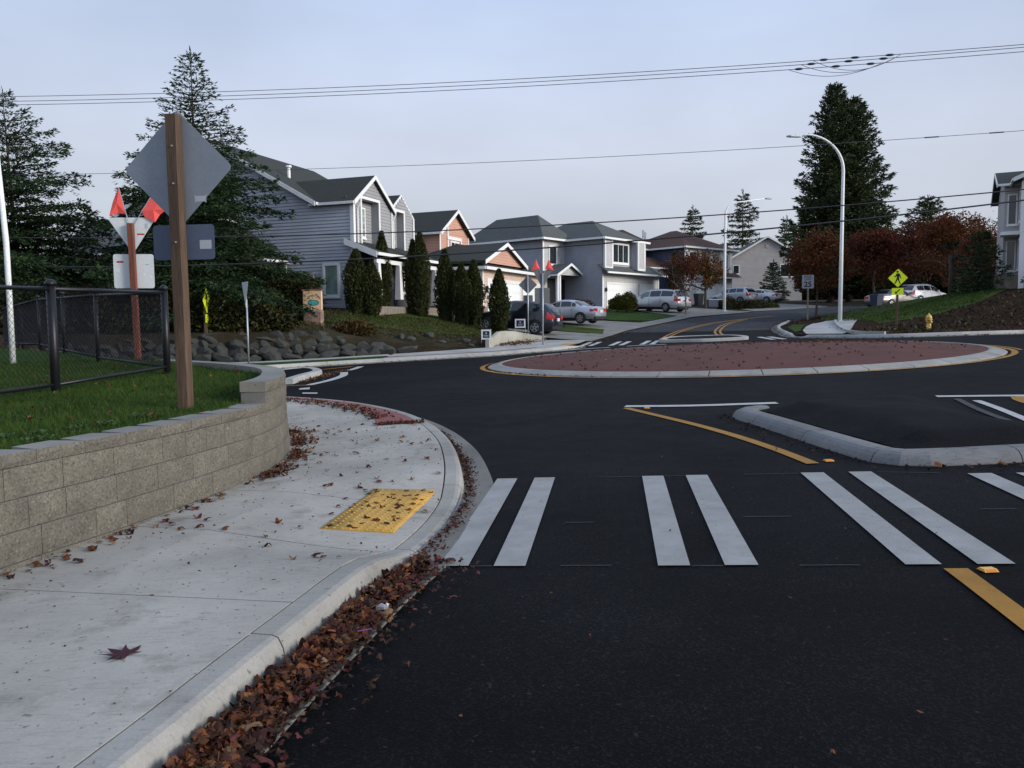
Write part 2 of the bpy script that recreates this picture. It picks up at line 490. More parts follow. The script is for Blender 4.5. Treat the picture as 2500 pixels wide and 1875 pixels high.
CP = [(x, y, .036 * x + .007 * y) for x, y in [(-3, 0), (0, -6), (6, -6), (8, 4), (0, 5), (4, 8), (-1.5, 10), (-3, -6), (0, 15), (8, 15), (14, 15), (18, 25), (9, 26), (2, 28), (0, 22), (18, 32), (9, 36), (22, 20)]]
CP += [(-6, 8, -.2), (-6, 14, -.13), (-8, 20, -.1), (-12, 33, -.05), (-22, 28, -.1), (-25, 10, -.2), (-15, 15, -.15), (-4, 34, .08), (-8, 0, -.25), (3, 38, .45),
       (6, 42, .72), (9, 40, .72), (12, 46, 1.05), (15, 54, 1.6), (20, 60, 2.05), (16, 66, 2.25), (27, 66, 2.55), (32, 70, 2.75), (20, 90, 3.2), (40, 75, 3.1), (45, 95, 3.8), (60, 60, 3.2), (24, 40, 1.0), (36, 38, 1.2), (40, 20, 1.1), (50, 40, 1.7), (-20, 60, 2.5), (-40, 50, 2), (0, 70, 2.4), (0, 110, 3.6), (50, 130, 4.5), (-50, 110, 3.2), (120, 130, 5.2), (-100, 50, 1.5), (-60, -10, -.5), (60, -20, 1.3), (0, -40, -.4), (100, 20, 2), (0, 180, 4.6), (-140, 180, 4), (160, 200, 5.5)]
CLIP = (-140, 160, -40, 200)
H = Spline2(CP, 2.0, CLIP)
def h1(x, y): return float(H(np.array([x]), np.array([y]))[0])

# back left: the bank above the boulders, the yards and the house plots
TL = Spline2([(-40, 31, .9), (-24, 31.3, 1.1), (-16, 31.9, 1.15), (-10.8, 32.8, 1.12), (-8.8, 33.7, 1.05), (-6.4, 35.1, .88), (-4.2, 36.1, .58), (-2.4, 36.7, .46), (-1.2, 37.0, .46), (-.7, 38.4, .62), (.4, 40.0, .78), (1.7, 40.3, .74), (3.4, 39.4, .56),
              (-14, 35.5, 1.75), (-20, 35.5, 1.75), (-9.5, 38, 2.15), (-8, 39.5, 2.3), (-12, 41, 2.35), (-20, 44, 2.45), (-7, 38, 1.72), (-5, 40.2, 1.72), (-4, 43, 1.85), (-2.6, 40.3, 1.28), (-1.2, 40.8, 1.08), (-3.8, 38.2, 1.05), (0, 42.4, .98), (2, 42, .86),
              (1, 43.3, .95), (-1.6, 44.8, 1.35), (-2.6, 46.6, 1.72), (0, 51.5, 1.75), (5, 42.3, .73), (6.8, 46.6, 1.0), (10.5, 52.9, 1.45), (13.1, 57.7, 1.8), (3.2, 50, 1.5), (6, 55, 1.75), (11.7, 64, 2.27), (8, 69.5, 2.66), (14, 75.5, 2.8), (3, 62, 2.3), (19.3, 63, 2.18), (24, 66.5, 2.45), (34, 70.3, 2.85), (18, 83, 3.15), (28, 80, 3.1), (24, 92, 3.6), (40, 98, 3.9), (60, 85, 3.6),
              (-10, 55, 2.4), (-30, 60, 2.6), (-60, 40, 2.0), (-100, 60, 2), (0, 110, 4), (50, 130, 4.6), (-60, 120, 3.5), (0, 180, 4.8), (-140, 180, 4), (120, 140, 5.2)], 1.0, CLIP)
# back right: the grassy mound and the planted slope
TR = Spline2([(13.3, 37, .86), (13.9, 41, 1.05), (15.7, 46.6, 1.2), (17.4, 50, 1.42), (20, 53.6, 1.72), (27, 59.3, 2.3), (40, 66.3, 2.95), (60, 75, 3.4), (14, 35.4, .86), (15.5, 33.3, .86), (18, 32.8, .92), (22, 33.1, 1.02), (30, 33.6, 1.2), (45, 34.5, 1.5), (80, 36, 1.9),
              (17, 45.2, 1.28), (19, 46.2, 1.42), (17, 40, 1.1), (18.2, 38, 1.12), (19.2, 36.6, 1.06), (21.5, 36, 1.25), (24.5, 36.5, 1.75), (28, 37, 2.3), (33, 38, 2.7), (21, 40.5, 1.7), (24.5, 42, 2.45), (27.5, 45, 3.1), (30, 46, 3.25), (38, 46, 3.5), (21, 48, 1.75), (24, 50, 2.4), (28, 53, 3.0), (45, 56, 3.6), (80, 50, 3.6), (80, 75, 3.8)], .6, CLIP)

def arr(pts): return np.array(pts, float)

def catmull(pts, step=.3):
    P = arr(pts); Q = np.vstack([2 * P[0] - P[1], P, 2 * P[-1] - P[-2]]); out = []
    for i in range(1, len(Q) - 2):
        n = max(2, int(np.linalg.norm(Q[i + 1] - Q[i]) / step))
        for k in range(n):
            t = k / n
            out.append(.5 * (2 * Q[i] + (Q[i + 1] - Q[i - 1]) * t + (2 * Q[i - 1] - 5 * Q[i] + 4 * Q[i + 1] - Q[i + 2]) * t * t + (3 * Q[i] - Q[i - 1] - 3 * Q[i + 1] + Q[i + 2]) * t ** 3))
    out.append(P[-1]); return np.array(out)

def resample(P, step):
    d = np.r_[0, np.cumsum(np.linalg.norm(np.diff(P, axis=0), axis=1))]
    n = max(2, int(round(d[-1] / step)) + 1); s = np.linspace(0, d[-1], n)
    return np.c_[np.interp(s, d, P[:, 0]), np.interp(s, d, P[:, 1])]

def normals(P):
    T = np.gradient(P, axis=0); T /= np.linalg.norm(T, axis=1)[:, None] + 1e-9
    return np.c_[T[:, 1], -T[:, 0]]           # to the right of the walking direction

def offset(P, d): return P + normals(P) * d

def sheet(name, poly, zf, mt, step=1.0, parent=None, kind=None, skirt=0, smooth=True):
    bm = bmesh.new()
    poly = [tuple(p) for p in poly]
    vs_ = [bm.verts.new((x, y, 0)) for x, y in poly]
    bm.faces.new(vs_)
    P = arr(poly)
    for ax in (0, 1):
        lo, hi = P[:, ax].min(), P[:, ax].max()
        g = math.ceil(lo / step) * step
        while g < hi:
            no = (1, 0, 0) if ax == 0 else (0, 1, 0); c = (g, 0, 0) if ax == 0 else (0, g, 0)
            bmesh.ops.bisect_plane(bm, geom=bm.verts[:] + bm.edges[:] + bm.faces[:], plane_co=c, plane_no=no, dist=1e-5)
            g += step
    bmesh.ops.triangulate(bm, faces=[f for f in bm.faces if len(f.verts) > 4])
    X = np.array([v.co[:2] for v in bm.verts]); Z = zf(X[:, 0], X[:, 1])
    for v, z in zip(bm.verts, Z): v.co.z = z
    for f in bm.faces:
        f.normal_update()
        if f.normal.z < 0: f.normal_flip()
        f.smooth = smooth
    if skirt:
        e = [q for q in bm.edges if q.is_boundary]
        r = bmesh.ops.extrude_edge_only(bm, edges=e)
        for g in r['geom']:
            if isinstance(g, bmesh.types.BMVert): g.co.z -= skirt
            if isinstance(g, bmesh.types.BMFace): g.smooth = False
    me = bpy.data.meshes.new(name); bm.to_mesh(me); bm.free(); me.materials.append(mt)
    o = link(bpy.data.objects.new(name, me), parent)
    if kind: o['kind'] = kind
    return o

def strip(name, P, w0, w1, zf, mt, parent=None, lift=.008):
    """flat band between offsets w0..w1 of the polyline P, laid on zf"""
    A = offset(P, w0); B = offset(P, w1); k = max(1, int(abs(w1 - w0) / .6))
    rows = [A + (B - A) * (j / k) for j in range(k + 1)]
    v = []
    for r_ in rows:
        z = zf(r_[:, 0], r_[:, 1]) + lift
        v += [(a, b, c) for (a, b), c in zip(r_, z)]
    n = len(P); f = []
    for j in range(k):
        for i in range(n - 1):
            q = (j * n + i, j * n + i + 1, (j + 1) * n + i + 1, (j + 1) * n + i)
            f.append(q if w1 < w0 else q[::-1])
    return mesh_obj(name, v, f, mt, parent, False)

# ------------------------------------------------------------------ ground and roads
gx = np.r_[-900, -600, -400, -250, -180, np.arange(-140, 161, 6.), 200, 280, 420, 620, 900]
gy = np.r_[-400, -200, -90, np.arange(-40, 201, 6.), 240, 320, 450, 700, 1100]
GX, GY = np.meshgrid(gx, gy); GZ = H(GX, GY) - .55
nv = len(gx)
gf = [(j * nv + i, j * nv + i + 1, (j + 1) * nv + i + 1, (j + 1) * nv + i) for j in range(len(gy) - 1) for i in range(nv - 1)]
tag(mesh_obj('ground', np.c_[GX.ravel(), GY.ravel(), GZ.ravel()], gf, m_ground, None, True), kind='structure')

ISL = (6.92, 25.72); RD = -.13      # centre of the roundabout island, trim on its radii
tag(sheet('road', [(-45, -30), (60, -30), (60, 37), (26, 35.5), (16.2, 44.2), (6.0, 45.6), (-3, 38), (-12, 36), (-45, 33)], lambda x, y: H(x, y) - .009, m_new, 1.0, smooth=True), kind='structure')
tag(sheet('upper_road', [(5.6, 45.65), (16.2, 44.2), (18.5, 49.5), (22, 54), (29, 58.5), (42, 65.5), (75, 78), (75, 84), (34, 71), (24, 67), (18.8, 63.3), (12.6, 58), (9.8, 53.2)], lambda x, y: H(x, y) - .013, m_old, 1.0), kind='structure')

# ------------------------------------------------------------------ near kerb, gutter, footway
CURB = catmull([(-1.95, .2), (-1.72, 1.5), (-1.5, 2.55), (-1.41, 2.96), (-1.31, 3.47), (-1.165, 4.13), (-1.07, 4.57), (-.965, 4.95), (-.86, 5.3), (-.72, 5.95), (-.645, 6.62), (-.635, 7.4), (-.72, 8.33), (-.85, 9.3), (-1.02, 10.14), (-1.30, 11.23), (-1.78, 12.6), (-2.42, 13.85), (-3.2, 15.0), (-4.2, 16.05), (-5.6, 17.1), (-7.5, 18.1), (-10, 19), (-14, 20.2), (-22, 22)], .12)
WALL = catmull([(-3.75, 2.0), (-3.45, 3.5), (-3.2, 4.87), (-2.9, 5.93), (-2.63, 7.11), (-2.5, 7.98), (-2.53, 8.8), (-2.72, 9.7), (-3.08, 10.75), (-3.6, 11.6), (-4.4, 12.5), (-5.4, 13.4), (-6.6, 14.5), (-8, 16), (-10, 18), (-14, 21)], .1)

def dist_to(P, x, y):
    o = np.empty(len(x))
    for i in range(0, len(x), 4000):
        o[i:i + 4000] = np.sqrt(((np.c_[x, y][i:i + 4000, None, :] - P[None]) ** 2).sum(-1)).min(1)
    return o

def sst(a, b, x):
    t = np.clip((x - a) / (b - a), 0, 1); return t * t * (3 - 2 * t)

def dip(y): return sst(4.75, 5.55, y) * (1 - sst(6.85, 7.6, y))
def SW(x, y):
    x = np.asarray(x, float); y = np.asarray(y, float)
    d = dist_to(CURB, x, y)
    return H(x, y) + .15 - .125 * dip(y) * np.clip(1 - d / 1.45, 0, 1)

side = empty('sidewalk'); tag(side, kind='structure')
joints = [((-3.75, 2.05), (-1.58, 2.15)), ((-3.24, 4.69), (-1.16, 4.14)), ((-2.86, 6.02), (-.865, 5.28)), ((-2.6, 7.26), (-.645, 6.60)), ((-2.58, 9.15), (-.80, 9.0)), ((-3.28, 11.1), (-1.28, 11.14)), ((-4.4, 12.5), (-2.15, 13.35)), ((-5.9, 13.9), (-3.3, 15.1)), ((-8, 16), (-5.6, 17.1)), ((-11, 18.8), (-8.8, 18.6))]
def near_i(P, q): return int(np.argmin(((P - np.array(q)) ** 2).sum(1)))
m_edge = concrete('joint_dirt', (.085, .078, .065), .2)
for (a0, b0), (a1, b1) in zip(joints[:-1], joints[1:]):
    i0, i1 = near_i(WALL, a0), near_i(WALL, a1); j0, j1 = near_i(CURB, b0), near_i(CURB, b1)
    n = 14; nt_ = 12
    A = resample(WALL[i0:i1 + 1], .01); Bc = resample(offset(CURB, -.013)[j0:j1 + 1], .01)
    L0 = len(A) * .01; g = .006 / max(L0, .1)
    s = np.linspace(g, 1 - g, n)
    Ai = A[(s * (len(A) - 1)).astype(int)] + np.array([-.05, 0]); Bi = Bc[(s * (len(Bc) - 1)).astype(int)]
    G = np.array([[Ai[i] + (Bi[i] - Ai[i]) * (k / nt_) for k in range(nt_ + 1)] for i in range(n)])
    Z = SW(G[..., 0].ravel(), G[..., 1].ravel()).reshape(n, nt_ + 1)
    v = []; f = []; w = nt_ + 1
    for i in range(n):
        for k in range(w): v.append((*G[i, k], Z[i, k]))
    for i in range(n - 1):
        for k in range(nt_): f.append((i * w + k, i * w + k + 1, (i + 1) * w + k + 1, (i + 1) * w + k))
    ring = [k for k in range(w)] + [i * w + nt_ for i in range(1, n)] + [(n - 1) * w + k for k in range(nt_ - 1, -1, -1)] + [i * w for i in range(n - 2, 0, -1)]
    o = len(v)
    for r_ in ring: v.append((v[r_][0], v[r_][1], v[r_][2] - .09))
    for q in range(len(ring)):
        q2 = (q + 1) % len(ring); f.append((ring[q2], ring[q], o + q, o + q2))
    mesh_obj('slab', v, f, m_walk, side)
sheet('joint_bed', np.vstack([WALL[4:150], CURB[14:180][::-1]])[::3] if False else [(-3.7, 2.3), (-3.2, 4.87), (-2.63, 7.11), (-2.53, 8.8), (-3.1, 10.75), (-4.4, 12.5), (-8, 16), (-5.6, 17.0), (-3.2, 14.9), (-1.9, 12.6), (-1.4, 11.2), (-.9, 9.2), (-.69, 7.4), (-.69, 6.6), (-.9, 5.3), (-1.2, 4.1), (-1.55, 2.4)], lambda x, y: SW(x, y) - .02, m_edge, .5, side)

# footway patch in red concrete along the kerb
ri = [(-1.93, 11.25), (-2.16, 12.35), (-2.52, 13.4), (-3.0, 14.3), (-3.62, 15.2), (-4.6, 16.1), (-5.9, 16.9), (-7.6, 17.75)]
j0, j1 = near_i(CURB, (-1.29, 11.18)), near_i(CURB, (-7.5, 18.1))
ro = offset(CURB, -.02)[j0:j1 + 1][::4]
sheet('red_band', list(map(tuple, catmull(ri, .4))) + [tuple(p) for p in ro[::-1]], lambda x, y: SW(x, y) + .006, m_redw, .5, side)

def kerb_run(parent, P, hf, zf, seglen=3.0, prof=None, mt=None, name='curb_segment', gap=.006):
    """kerb pieces along P (road to the right of P)"""
    d = np.r_[0, np.cumsum(np.linalg.norm(np.diff(P, axis=0), axis=1))]; tot = d[-1]
    k = max(1, int(round(tot / seglen)))
    N = normals(P)
    for i in range(k):
        a, b = tot * i / k + gap, tot * (i + 1) / k - gap
        s = np.linspace(a, b, max(3, int((b - a) / .22)))
        X = np.c_[np.interp(s, d, P[:, 0]), np.interp(s, d, P[:, 1])]; NN = np.c_[np.interp(s, d, N[:, 0]), np.interp(s, d, N[:, 1])]
        Z = zf(X[:, 0], X[:, 1]); hh = hf(X[:, 0], X[:, 1])
        mb = MB()
        mb.loft([[(x[0] + nn[0] * o_, x[1] + nn[1] * o_, z + (q[0] * h_ + q[1])) for o_, q in prof] for x, nn, z, h_ in zip(X, NN, Z, hh)], True, True, True)
        mb.build(name, mt, parent)
PROF = [(0, (0, -.12)), (0, (1, 0)), (.105, (1, 0)), (.135, (1, -.008)), (.152, (.9, -.022)), (.162, (.6, 0)), (.175, (0, .018)), (.175, (0, -.12))]
GUT = [(.176, (0, -.12)), (.176, (0, .017)), (.32, (0, .014)), (.455, (0, .018)), (.46, (0, .010)), (.46, (0, -.12))]
near_kerb = empty('curb'); tag(near_kerb, kind='structure')
kerb_run(near_kerb, CURB, lambda x, y: .15 - .128 * dip(y), H, 1.75, PROF, m_curb)
kerb_run(near_kerb, CURB, lambda x, y: 0 * x, H, 3.5, GUT, m_gutter, 'gutter_pan')

# tactile pad
pad = thing('tactile_pad', 'yellow tactile warning pad set in the sidewalk ramp', 'tactile pad')
pc = [Vector((-1.443, 5.878, 0)), Vector((-0.892, 5.827, 0)), Vector((-0.704, 7.106, 0)), Vector((-1.267, 7.136, 0))]
sheet('pad_base', [p[:2] for p in pc], lambda x, y: SW(x, y) + .008, m_pad, .3, pad, skirt=.01)
V = []
for i in range(9):
    for j in range(20):
        u, w = (i + .5) / 9, (j + .5) / 20
        p = (pc[0] * (1 - u) + pc[1] * u) * (1 - w) + (pc[3] * (1 - u) + pc[2] * u) * w
        V.append((p.x, p.y))
V = arr(V); Z = SW(V[:, 0], V[:, 1]) + .007
mb = MB()
for (x, y), z in zip(V, Z):
    mb.loft([[(x + math.cos(a) * r_, y + math.sin(a) * r_, z + h_) for a in (0, 1.05, 2.09, 3.14, 4.19, 5.24)] for r_, h_ in ((.014, 0), (.009, .006))], True, False, True)
tag(mb.build('truncated_domes', m_pad, pad), kind='stuff')

# ------------------------------------------------------------------ road paint
paint = empty('road_markings'); tag(paint, kind='structure')
def quad_paint(name, pts, mt, parent=paint, lift=.001, step=.6):
    return sheet(name, pts, lambda x, y: H(x, y) + lift, mt, step, parent, smooth=False)
bars = [((-.50, 5.11), (-.295, 5.08), (.045, 7.80), (-.155, 7.83)), ((-.13, 5.05), (.075, 5.02), (.415, 7.76), (.215, 7.79)),
        ((.905, 4.90), (1.10, 4.875), (1.45, 7.60), (1.25, 7.63)), ((1.31, 4.85), (1.51, 4.825), (1.86, 7.55), (1.66, 7.58)),
        ((2.36, 4.71), (2.565, 4.685), (2.925, 7.43), (2.72, 7.46)), ((2.765, 4.66), (2.975, 4.635), (3.35, 7.38), (3.15, 7.41)),
        ((3.76, 4.53), (3.965, 4.50), (4.30, 7.09), (4.10, 7.12)), ((4.16, 4.48), (4.365, 4.45), (4.70, 7.03), (4.50, 7.06)),
        ((5.16, 4.35), (5.365, 4.32), (5.70, 6.9), (5.5, 6.93))]
for b in bars: quad_paint('crosswalk_bar', b, m_white)
def line_paint(name, pts, w, mt, lift=.001):
    P = catmull(pts, .35); return strip(name, P, w / 2, -w / 2, H, mt, paint, lift)
for a, b in (((-.28, 5.08), (-.14, 5.06)), ((.3, 5.0), (.62, 4.955)), ((1.11, 4.875), (1.3, 4.85)), ((1.75, 4.79), (2.1, 4.745)), ((.85, 7.69), (1.24, 7.63)), ((1.46, 7.6), (1.65, 7.57)), ((2.2, 7.51), (2.7, 7.45)), ((3.4, 7.36), (3.9, 7.2)), ((.4, 6.05), (.62, 6.02)), ((1.75, 5.98), (2.1, 5.93)), ((3.5, 5.9), (3.75, 5.86))):
    line_paint('layout_line', [a, ((a[0] + b[0]) / 2, (a[1] + b[1]) / 2), b], .012, m_ghost, -.001)
line_paint('center_line', [(2.60, 4.60), (2.52, 3.95), (2.33, 2.6), (1.9, 0), (1.3, -4), (.5, -12)], .135, m_yel)
line_paint('edge_line', [(1.88, 13.12), (2.17, 12.1), (2.52, 10.85), (2.77, 9.7), (2.93, 8.6), (2.99, 7.87)], .13, m_yel)
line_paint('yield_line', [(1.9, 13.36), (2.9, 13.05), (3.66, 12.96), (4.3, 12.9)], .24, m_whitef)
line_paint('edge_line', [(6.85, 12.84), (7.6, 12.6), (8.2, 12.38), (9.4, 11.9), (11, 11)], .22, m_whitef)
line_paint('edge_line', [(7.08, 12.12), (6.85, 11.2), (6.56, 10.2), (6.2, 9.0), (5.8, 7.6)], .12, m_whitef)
line_paint('layout_line', [(6.94, 12.4), (6.5, 11), (6.16, 9.55)], .10, m_ghost, .0045)
line_paint('edge_line', [(7.95, 12.4), (7.72, 12.0), (7.55, 11.3), (7.5, 10.2), (7.3, 8)], .28, m_yel)
# left approach
line_paint('edge_line', [(-5.45, 21.25), (-5.25, 23), (-5.3, 25), (-5.66, 26.9)], .25, m_whitef)
line_paint('edge_line', [(-5.72, 27.9), (-5.68, 28.9), (-5.7, 30.1)], .25, m_whitef)
line_paint('edge_line', [(-5.3, 21.36), (-5.9, 21.33), (-7, 21.3), (-9, 21.4)], .14, m_yel)
line_paint('edge_line', [(-6.9, 29.1), (-6.4, 29.8), (-6.05, 30.3)], .2, m_yel)
quad_paint('yield_bar', [(-5.42, 20.32), (-5.33, 19.9), (-5.06, 19.87), (-5.2, 20.5)], m_whitef)
quad_paint('yield_bar', [(-5.0, 19.0), (-4.94, 18.72), (-4.55, 18.55), (-4.6, 18.85)], m_whitef)
# far crosswalk, far centre lines
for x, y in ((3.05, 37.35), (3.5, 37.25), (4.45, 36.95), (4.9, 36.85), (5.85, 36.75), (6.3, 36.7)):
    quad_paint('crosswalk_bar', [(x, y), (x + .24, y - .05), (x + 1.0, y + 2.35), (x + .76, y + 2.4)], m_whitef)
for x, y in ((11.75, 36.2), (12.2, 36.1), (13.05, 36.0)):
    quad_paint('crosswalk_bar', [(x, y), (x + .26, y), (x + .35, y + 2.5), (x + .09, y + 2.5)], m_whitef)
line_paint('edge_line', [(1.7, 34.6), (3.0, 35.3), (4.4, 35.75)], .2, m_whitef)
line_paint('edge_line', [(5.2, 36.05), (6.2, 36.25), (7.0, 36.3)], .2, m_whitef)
for dx in (-.14, .14):
    line_paint('center_line', [(7.45 + dx, 39.6), (9.2 + dx, 44.6), (11.3 + dx, 48.8), (13.3 + dx, 51.8), (15.8 + dx, 54.4), (18.6 + dx, 56.9)], .13, m_yel)
    line_paint('center_line', [(10.6 + dx, 39.5), (11.05 + dx, 42.8), (12.0 + dx, 46.3), (13.5 + dx, 50.2), (15.8 + dx, 54.1)], .13, m_yel)

# ------------------------------------------------------------------ roundabout island
isl = thing('roundabout_island', 'low domed round island of red concrete with a pale sloping curb', 'traffic island', (0, 0, 0))
def circ(r_, a0=0, a1=360, n=120): r_ = max(.2, r_ + RD); return [(ISL[0] + r_ * math.cos(R(a0 + (a1 - a0) * k / n)), ISL[1] + r_ * math.sin(R(a0 + (a1 - a0) * k / n))) for k in range(n + (1 if a1 - a0 < 360 else 0))]
rings = []
for r_, dz in ((7.37, .085), (7.3, .098), (6.6, .14), (5.6, .19), (4.4, .245), (3.2, .29), (2, .325), (1, .345), (.3, .35)):
    c = arr(circ(r_)); z = H(c[:, 0], c[:, 1]) * .999 + dz
    rings.append([(a, b, q) for (a, b), q in zip(c, z)])
mb = MB(); mb.loft(rings, True, False, True); mb.build('red_dome', m_red, isl, True)
NK = 40
for k in range(NK):
    a0, a1 = 360 * k / NK + .09, 360 * (k + 1) / NK - .09
    sec = []
    for q in range(5):
        a = R(a0 + (a1 - a0) * q / 4)
        pr = []
        for r_, dz in ((7.82, -.1), (7.82, .012), (7.79, .03), (7.50, .098), (7.44, .105), (7.375, .10), (7.375, -.1)):
            x, y = ISL[0] + (r_ + RD) * math.cos(a), ISL[1] + (r_ + RD) * math.sin(a)
            pr.append((x, y, h1(x, y) + dz))
        sec.append(pr)
    MB().loft(sec, True, True, True).build('curb_segment', m_curb, isl)
P = arr(circ(8.0, 0, 359.9, 180))
ring_line = strip('ring_line', P, -.075, .075, H, m_yel, paint, .006)
P = arr(circ(8.2, -25, 55, 40)); strip('ring_line', P, -.05, .05, H, m_yel, paint, .006)
m_mark = plain('marker_yellow', (.75, .40, .04), .4, coat=.3)
m_refl = plain('marker_lens', (.65, .20, .02), .2, coat=.5)
def road_marker(x, y, rz, label, group=None):
    t = thing('road_marker', label, 'road marker', (x, y, h1(x, y) - .003), rz, group)
    t.scale = (.78, .78, .8)
    MB().loft([[(-.055, -.05, 0), (.055, -.05, 0), (.055, .05, 0), (-.055, .05, 0)], [(-.05, -.028, .018), (.05, -.028, .018), (.05, .028, .018), (-.05, .028, .018)]], True, True, True).build('marker_body', m_mark, t)
    MB().add([(-.04, -.0495, .003), (.04, -.0495, .003), (.04, -.0305, .0175), (-.04, -.0305, .0175)], [(0, 1, 2, 3)]).build('lens', m_refl, t)
for k in range(30):
    a = 12 * k + 4
    road_marker(ISL[0] + (7.93 + RD) * math.cos(R(a)), ISL[1] + (7.93 + RD) * math.sin(R(a)), R(a + 90), 'small yellow raised marker on the yellow ring line round the red island', 'raised markers round the island')
road_marker(3.19, 7.98, .1, 'amber raised marker between the yellow line end and the gray splitter curb')
road_marker(2.76, 4.55, .1, 'amber raised marker beside the crosswalk and the near yellow line')
road_marker(2.2, 12.98, .1, 'amber raised marker at the tip where white and yellow lines meet')

# ------------------------------------------------------------------ near splitter island
m_spc = concrete('scuffed_curb', (.22, .22, .22), .5, dirt=(.035, .035, .04), dirtamt=.85)
spl = thing('splitter_island', 'splitter island of black asphalt with a pale curb on two sides', 'traffic island')
SP = catmull([(3.62, 11.95), (3.30, 11.75), (3.17, 11.35), (3.26, 10.5), (3.36, 9.4), (3.45, 8.5), (3.55, 7.85), (3.78, 7.58), (4.25, 7.5), (4.9, 7.52), (5.7, 7.55), (6.3, 7.6)], .15)
PS = [(0, (0, -.1)), (0, (.9, 0)), (.08, (1, 0)), (.2, (1, .0)), (.29, (.93, 0)), (.355, (.74, 0)), (.40, (.45, 0)), (.425, (.15, 0)), (.435, (0, .0)), (.435, (0, -.1))]
kerb_run(spl, offset(SP, .0) - 0 * SP, lambda x, y: 0 * x + .12, H, 1.35, [((o_ - .435) * .78, q) for o_, q in PS], m_spc)
inn = [tuple(p) for p in offset(SP, -.343)[::2]]
back = [(3.9, 12.1), (5.2, 12.3), (6.7, 12.3), (6.45, 11.2), (6.2, 10.0), (6.25, 9.0), (6.4, 8.1)]
B_ = arr(back)
def fillz(x, y):
    d = dist_to(catmull(back, .2), x, y); return H(x, y) - .02 + .125 * sst(0, 1.0, d) + (.15 + .025 * np.sin(x * 3) * np.cos(y * 2.6)) * sst(0, 1.2, d) * sst(0, .55, dist_to(offset(SP, -.343), x, y))
sheet('asphalt_fill', inn + back[::-1], fillz, m_fill, .25, spl)
# ------------------------------------------------------------------ left splitter, far splitter
def solid_island(name, label, pts, top, mt_top, seg=1.4):
    t = thing(name, label, 'traffic island')
    P = catmull(pts + [pts[0]], .2)
    if sum(P[i - 1, 0] * P[i, 1] - P[i, 0] * P[i - 1, 1] for i in range(len(P))) < 0: P = P[::-1]
    kerb_run(t, P, lambda x, y: 0 * x + .14, H, seg, [(o_, q) for o_, q in ((-.3, (0, -.1)), (-.3, (1, -.01)), (-.05, (1, 0)), (-.01, (.8, 0)), (0, (0, 0)), (0, (0, -.1)))], m_kw)
    sheet('island_top', [tuple(p) for p in offset(P, -.305)[::2][:-1]], lambda x, y: H(x, y) + .12, mt_top, .8, t)
    return t
m_kw = concrete('pale_curb', (.44, .44, .42), .2, dirtamt=.35)
solid_island('splitter_island', 'narrow pale curbed splitter island at the road past the retaining wall', [(-6.05, 22.0), (-6.15, 24), (-6.25, 26.3), (-7.1, 28.4), (-7.9, 28.2), (-8.6, 25), (-8.2, 22)], .12, m_fill)
solid_island('splitter_island', 'white curbed splitter island on the far side of the red roundabout', [(6.95, 37.6), (7.6, 39.3), (9.2, 39.6), (10.8, 39.05), (11.0, 37.2), (9, 36.95)], .12, m_fill)

# ------------------------------------------------------------------ far left footway
FC = catmull([(-30, 28.8), (-18, 29.0), (-13, 29.3), (-10, 30.0), (-7.8, 31.35), (-5, 32.7), (-2.9, 33.3), (-.85, 33.65), (.5, 34.45), (2.1, 35.4), (3.0, 36.9), (3.75, 39.2), (4.9, 42.0), (6.6, 46.3)], .3)
FB = catmull([(-30, 31.0), (-18, 31.5), (-13.5, 31.8), (-10.8, 32.35), (-8.8, 33.25), (-6.3, 34.6), (-4.0, 35.6), (-1.2, 36.85)], .3)
farwalk = empty('far_sidewalk'); tag(farwalk, kind='structure')
kerb_run(farwalk, FC[:near_i(FC, (3.75, 39.2)) + 1], lambda x, y: .15 - .12 * sst(2.4, 3.2, x), H, 3.0, PROF, m_kw)
kerb_run(farwalk, FC[:near_i(FC, (3.0, 36.9)) + 1], lambda x, y: 0 * x, H, 3.5, GUT, m_gutter, 'gutter_pan')
hz = lambda d: (lambda x, y: H(x, y) + d)
ia, ib = near_i(FC, (-5.2, 32.6)), near_i(FC, (3.75, 39.2)); ic = near_i(FB, (-5.4, 35.0))
sheet('walk_slab', [tuple(p) for p in offset(FC, -.01)[ia:ib + 1:2]] + [(1.9, 40.2), (.6, 39.9), (-.3, 38.5), (-.85, 36.9)] + [tuple(p) for p in FB[ic:][::-1][::2]], hz(.148), m_kw, 1.0, farwalk)
strip('walk_slab', FB[:ic + 1], 0, 1.0, hz(.148), m_kw, farwalk, 0)
gp = offset(FC, -.01)[:ia + 1:2]; gq = offset(FB, 1.01)[:ic + 1:2]
sheet('grass_strip', [tuple(p) for p in gp] + [tuple(p) for p in gq[::-1]], hz(.16), m_grass, 1.0, farwalk)
iq = near_i(FC, (1.6, 35.0)); strip('red_band', offset(FC, -.35)[ia:iq], 0, -.3, hz(.156), m_redw, farwalk, 0)
sheet('tactile_patch', [(2.2, 36.6), (2.75, 36.4), (3.15, 37.6), (2.6, 37.9)], hz(.158), m_pad, .6, farwalk)

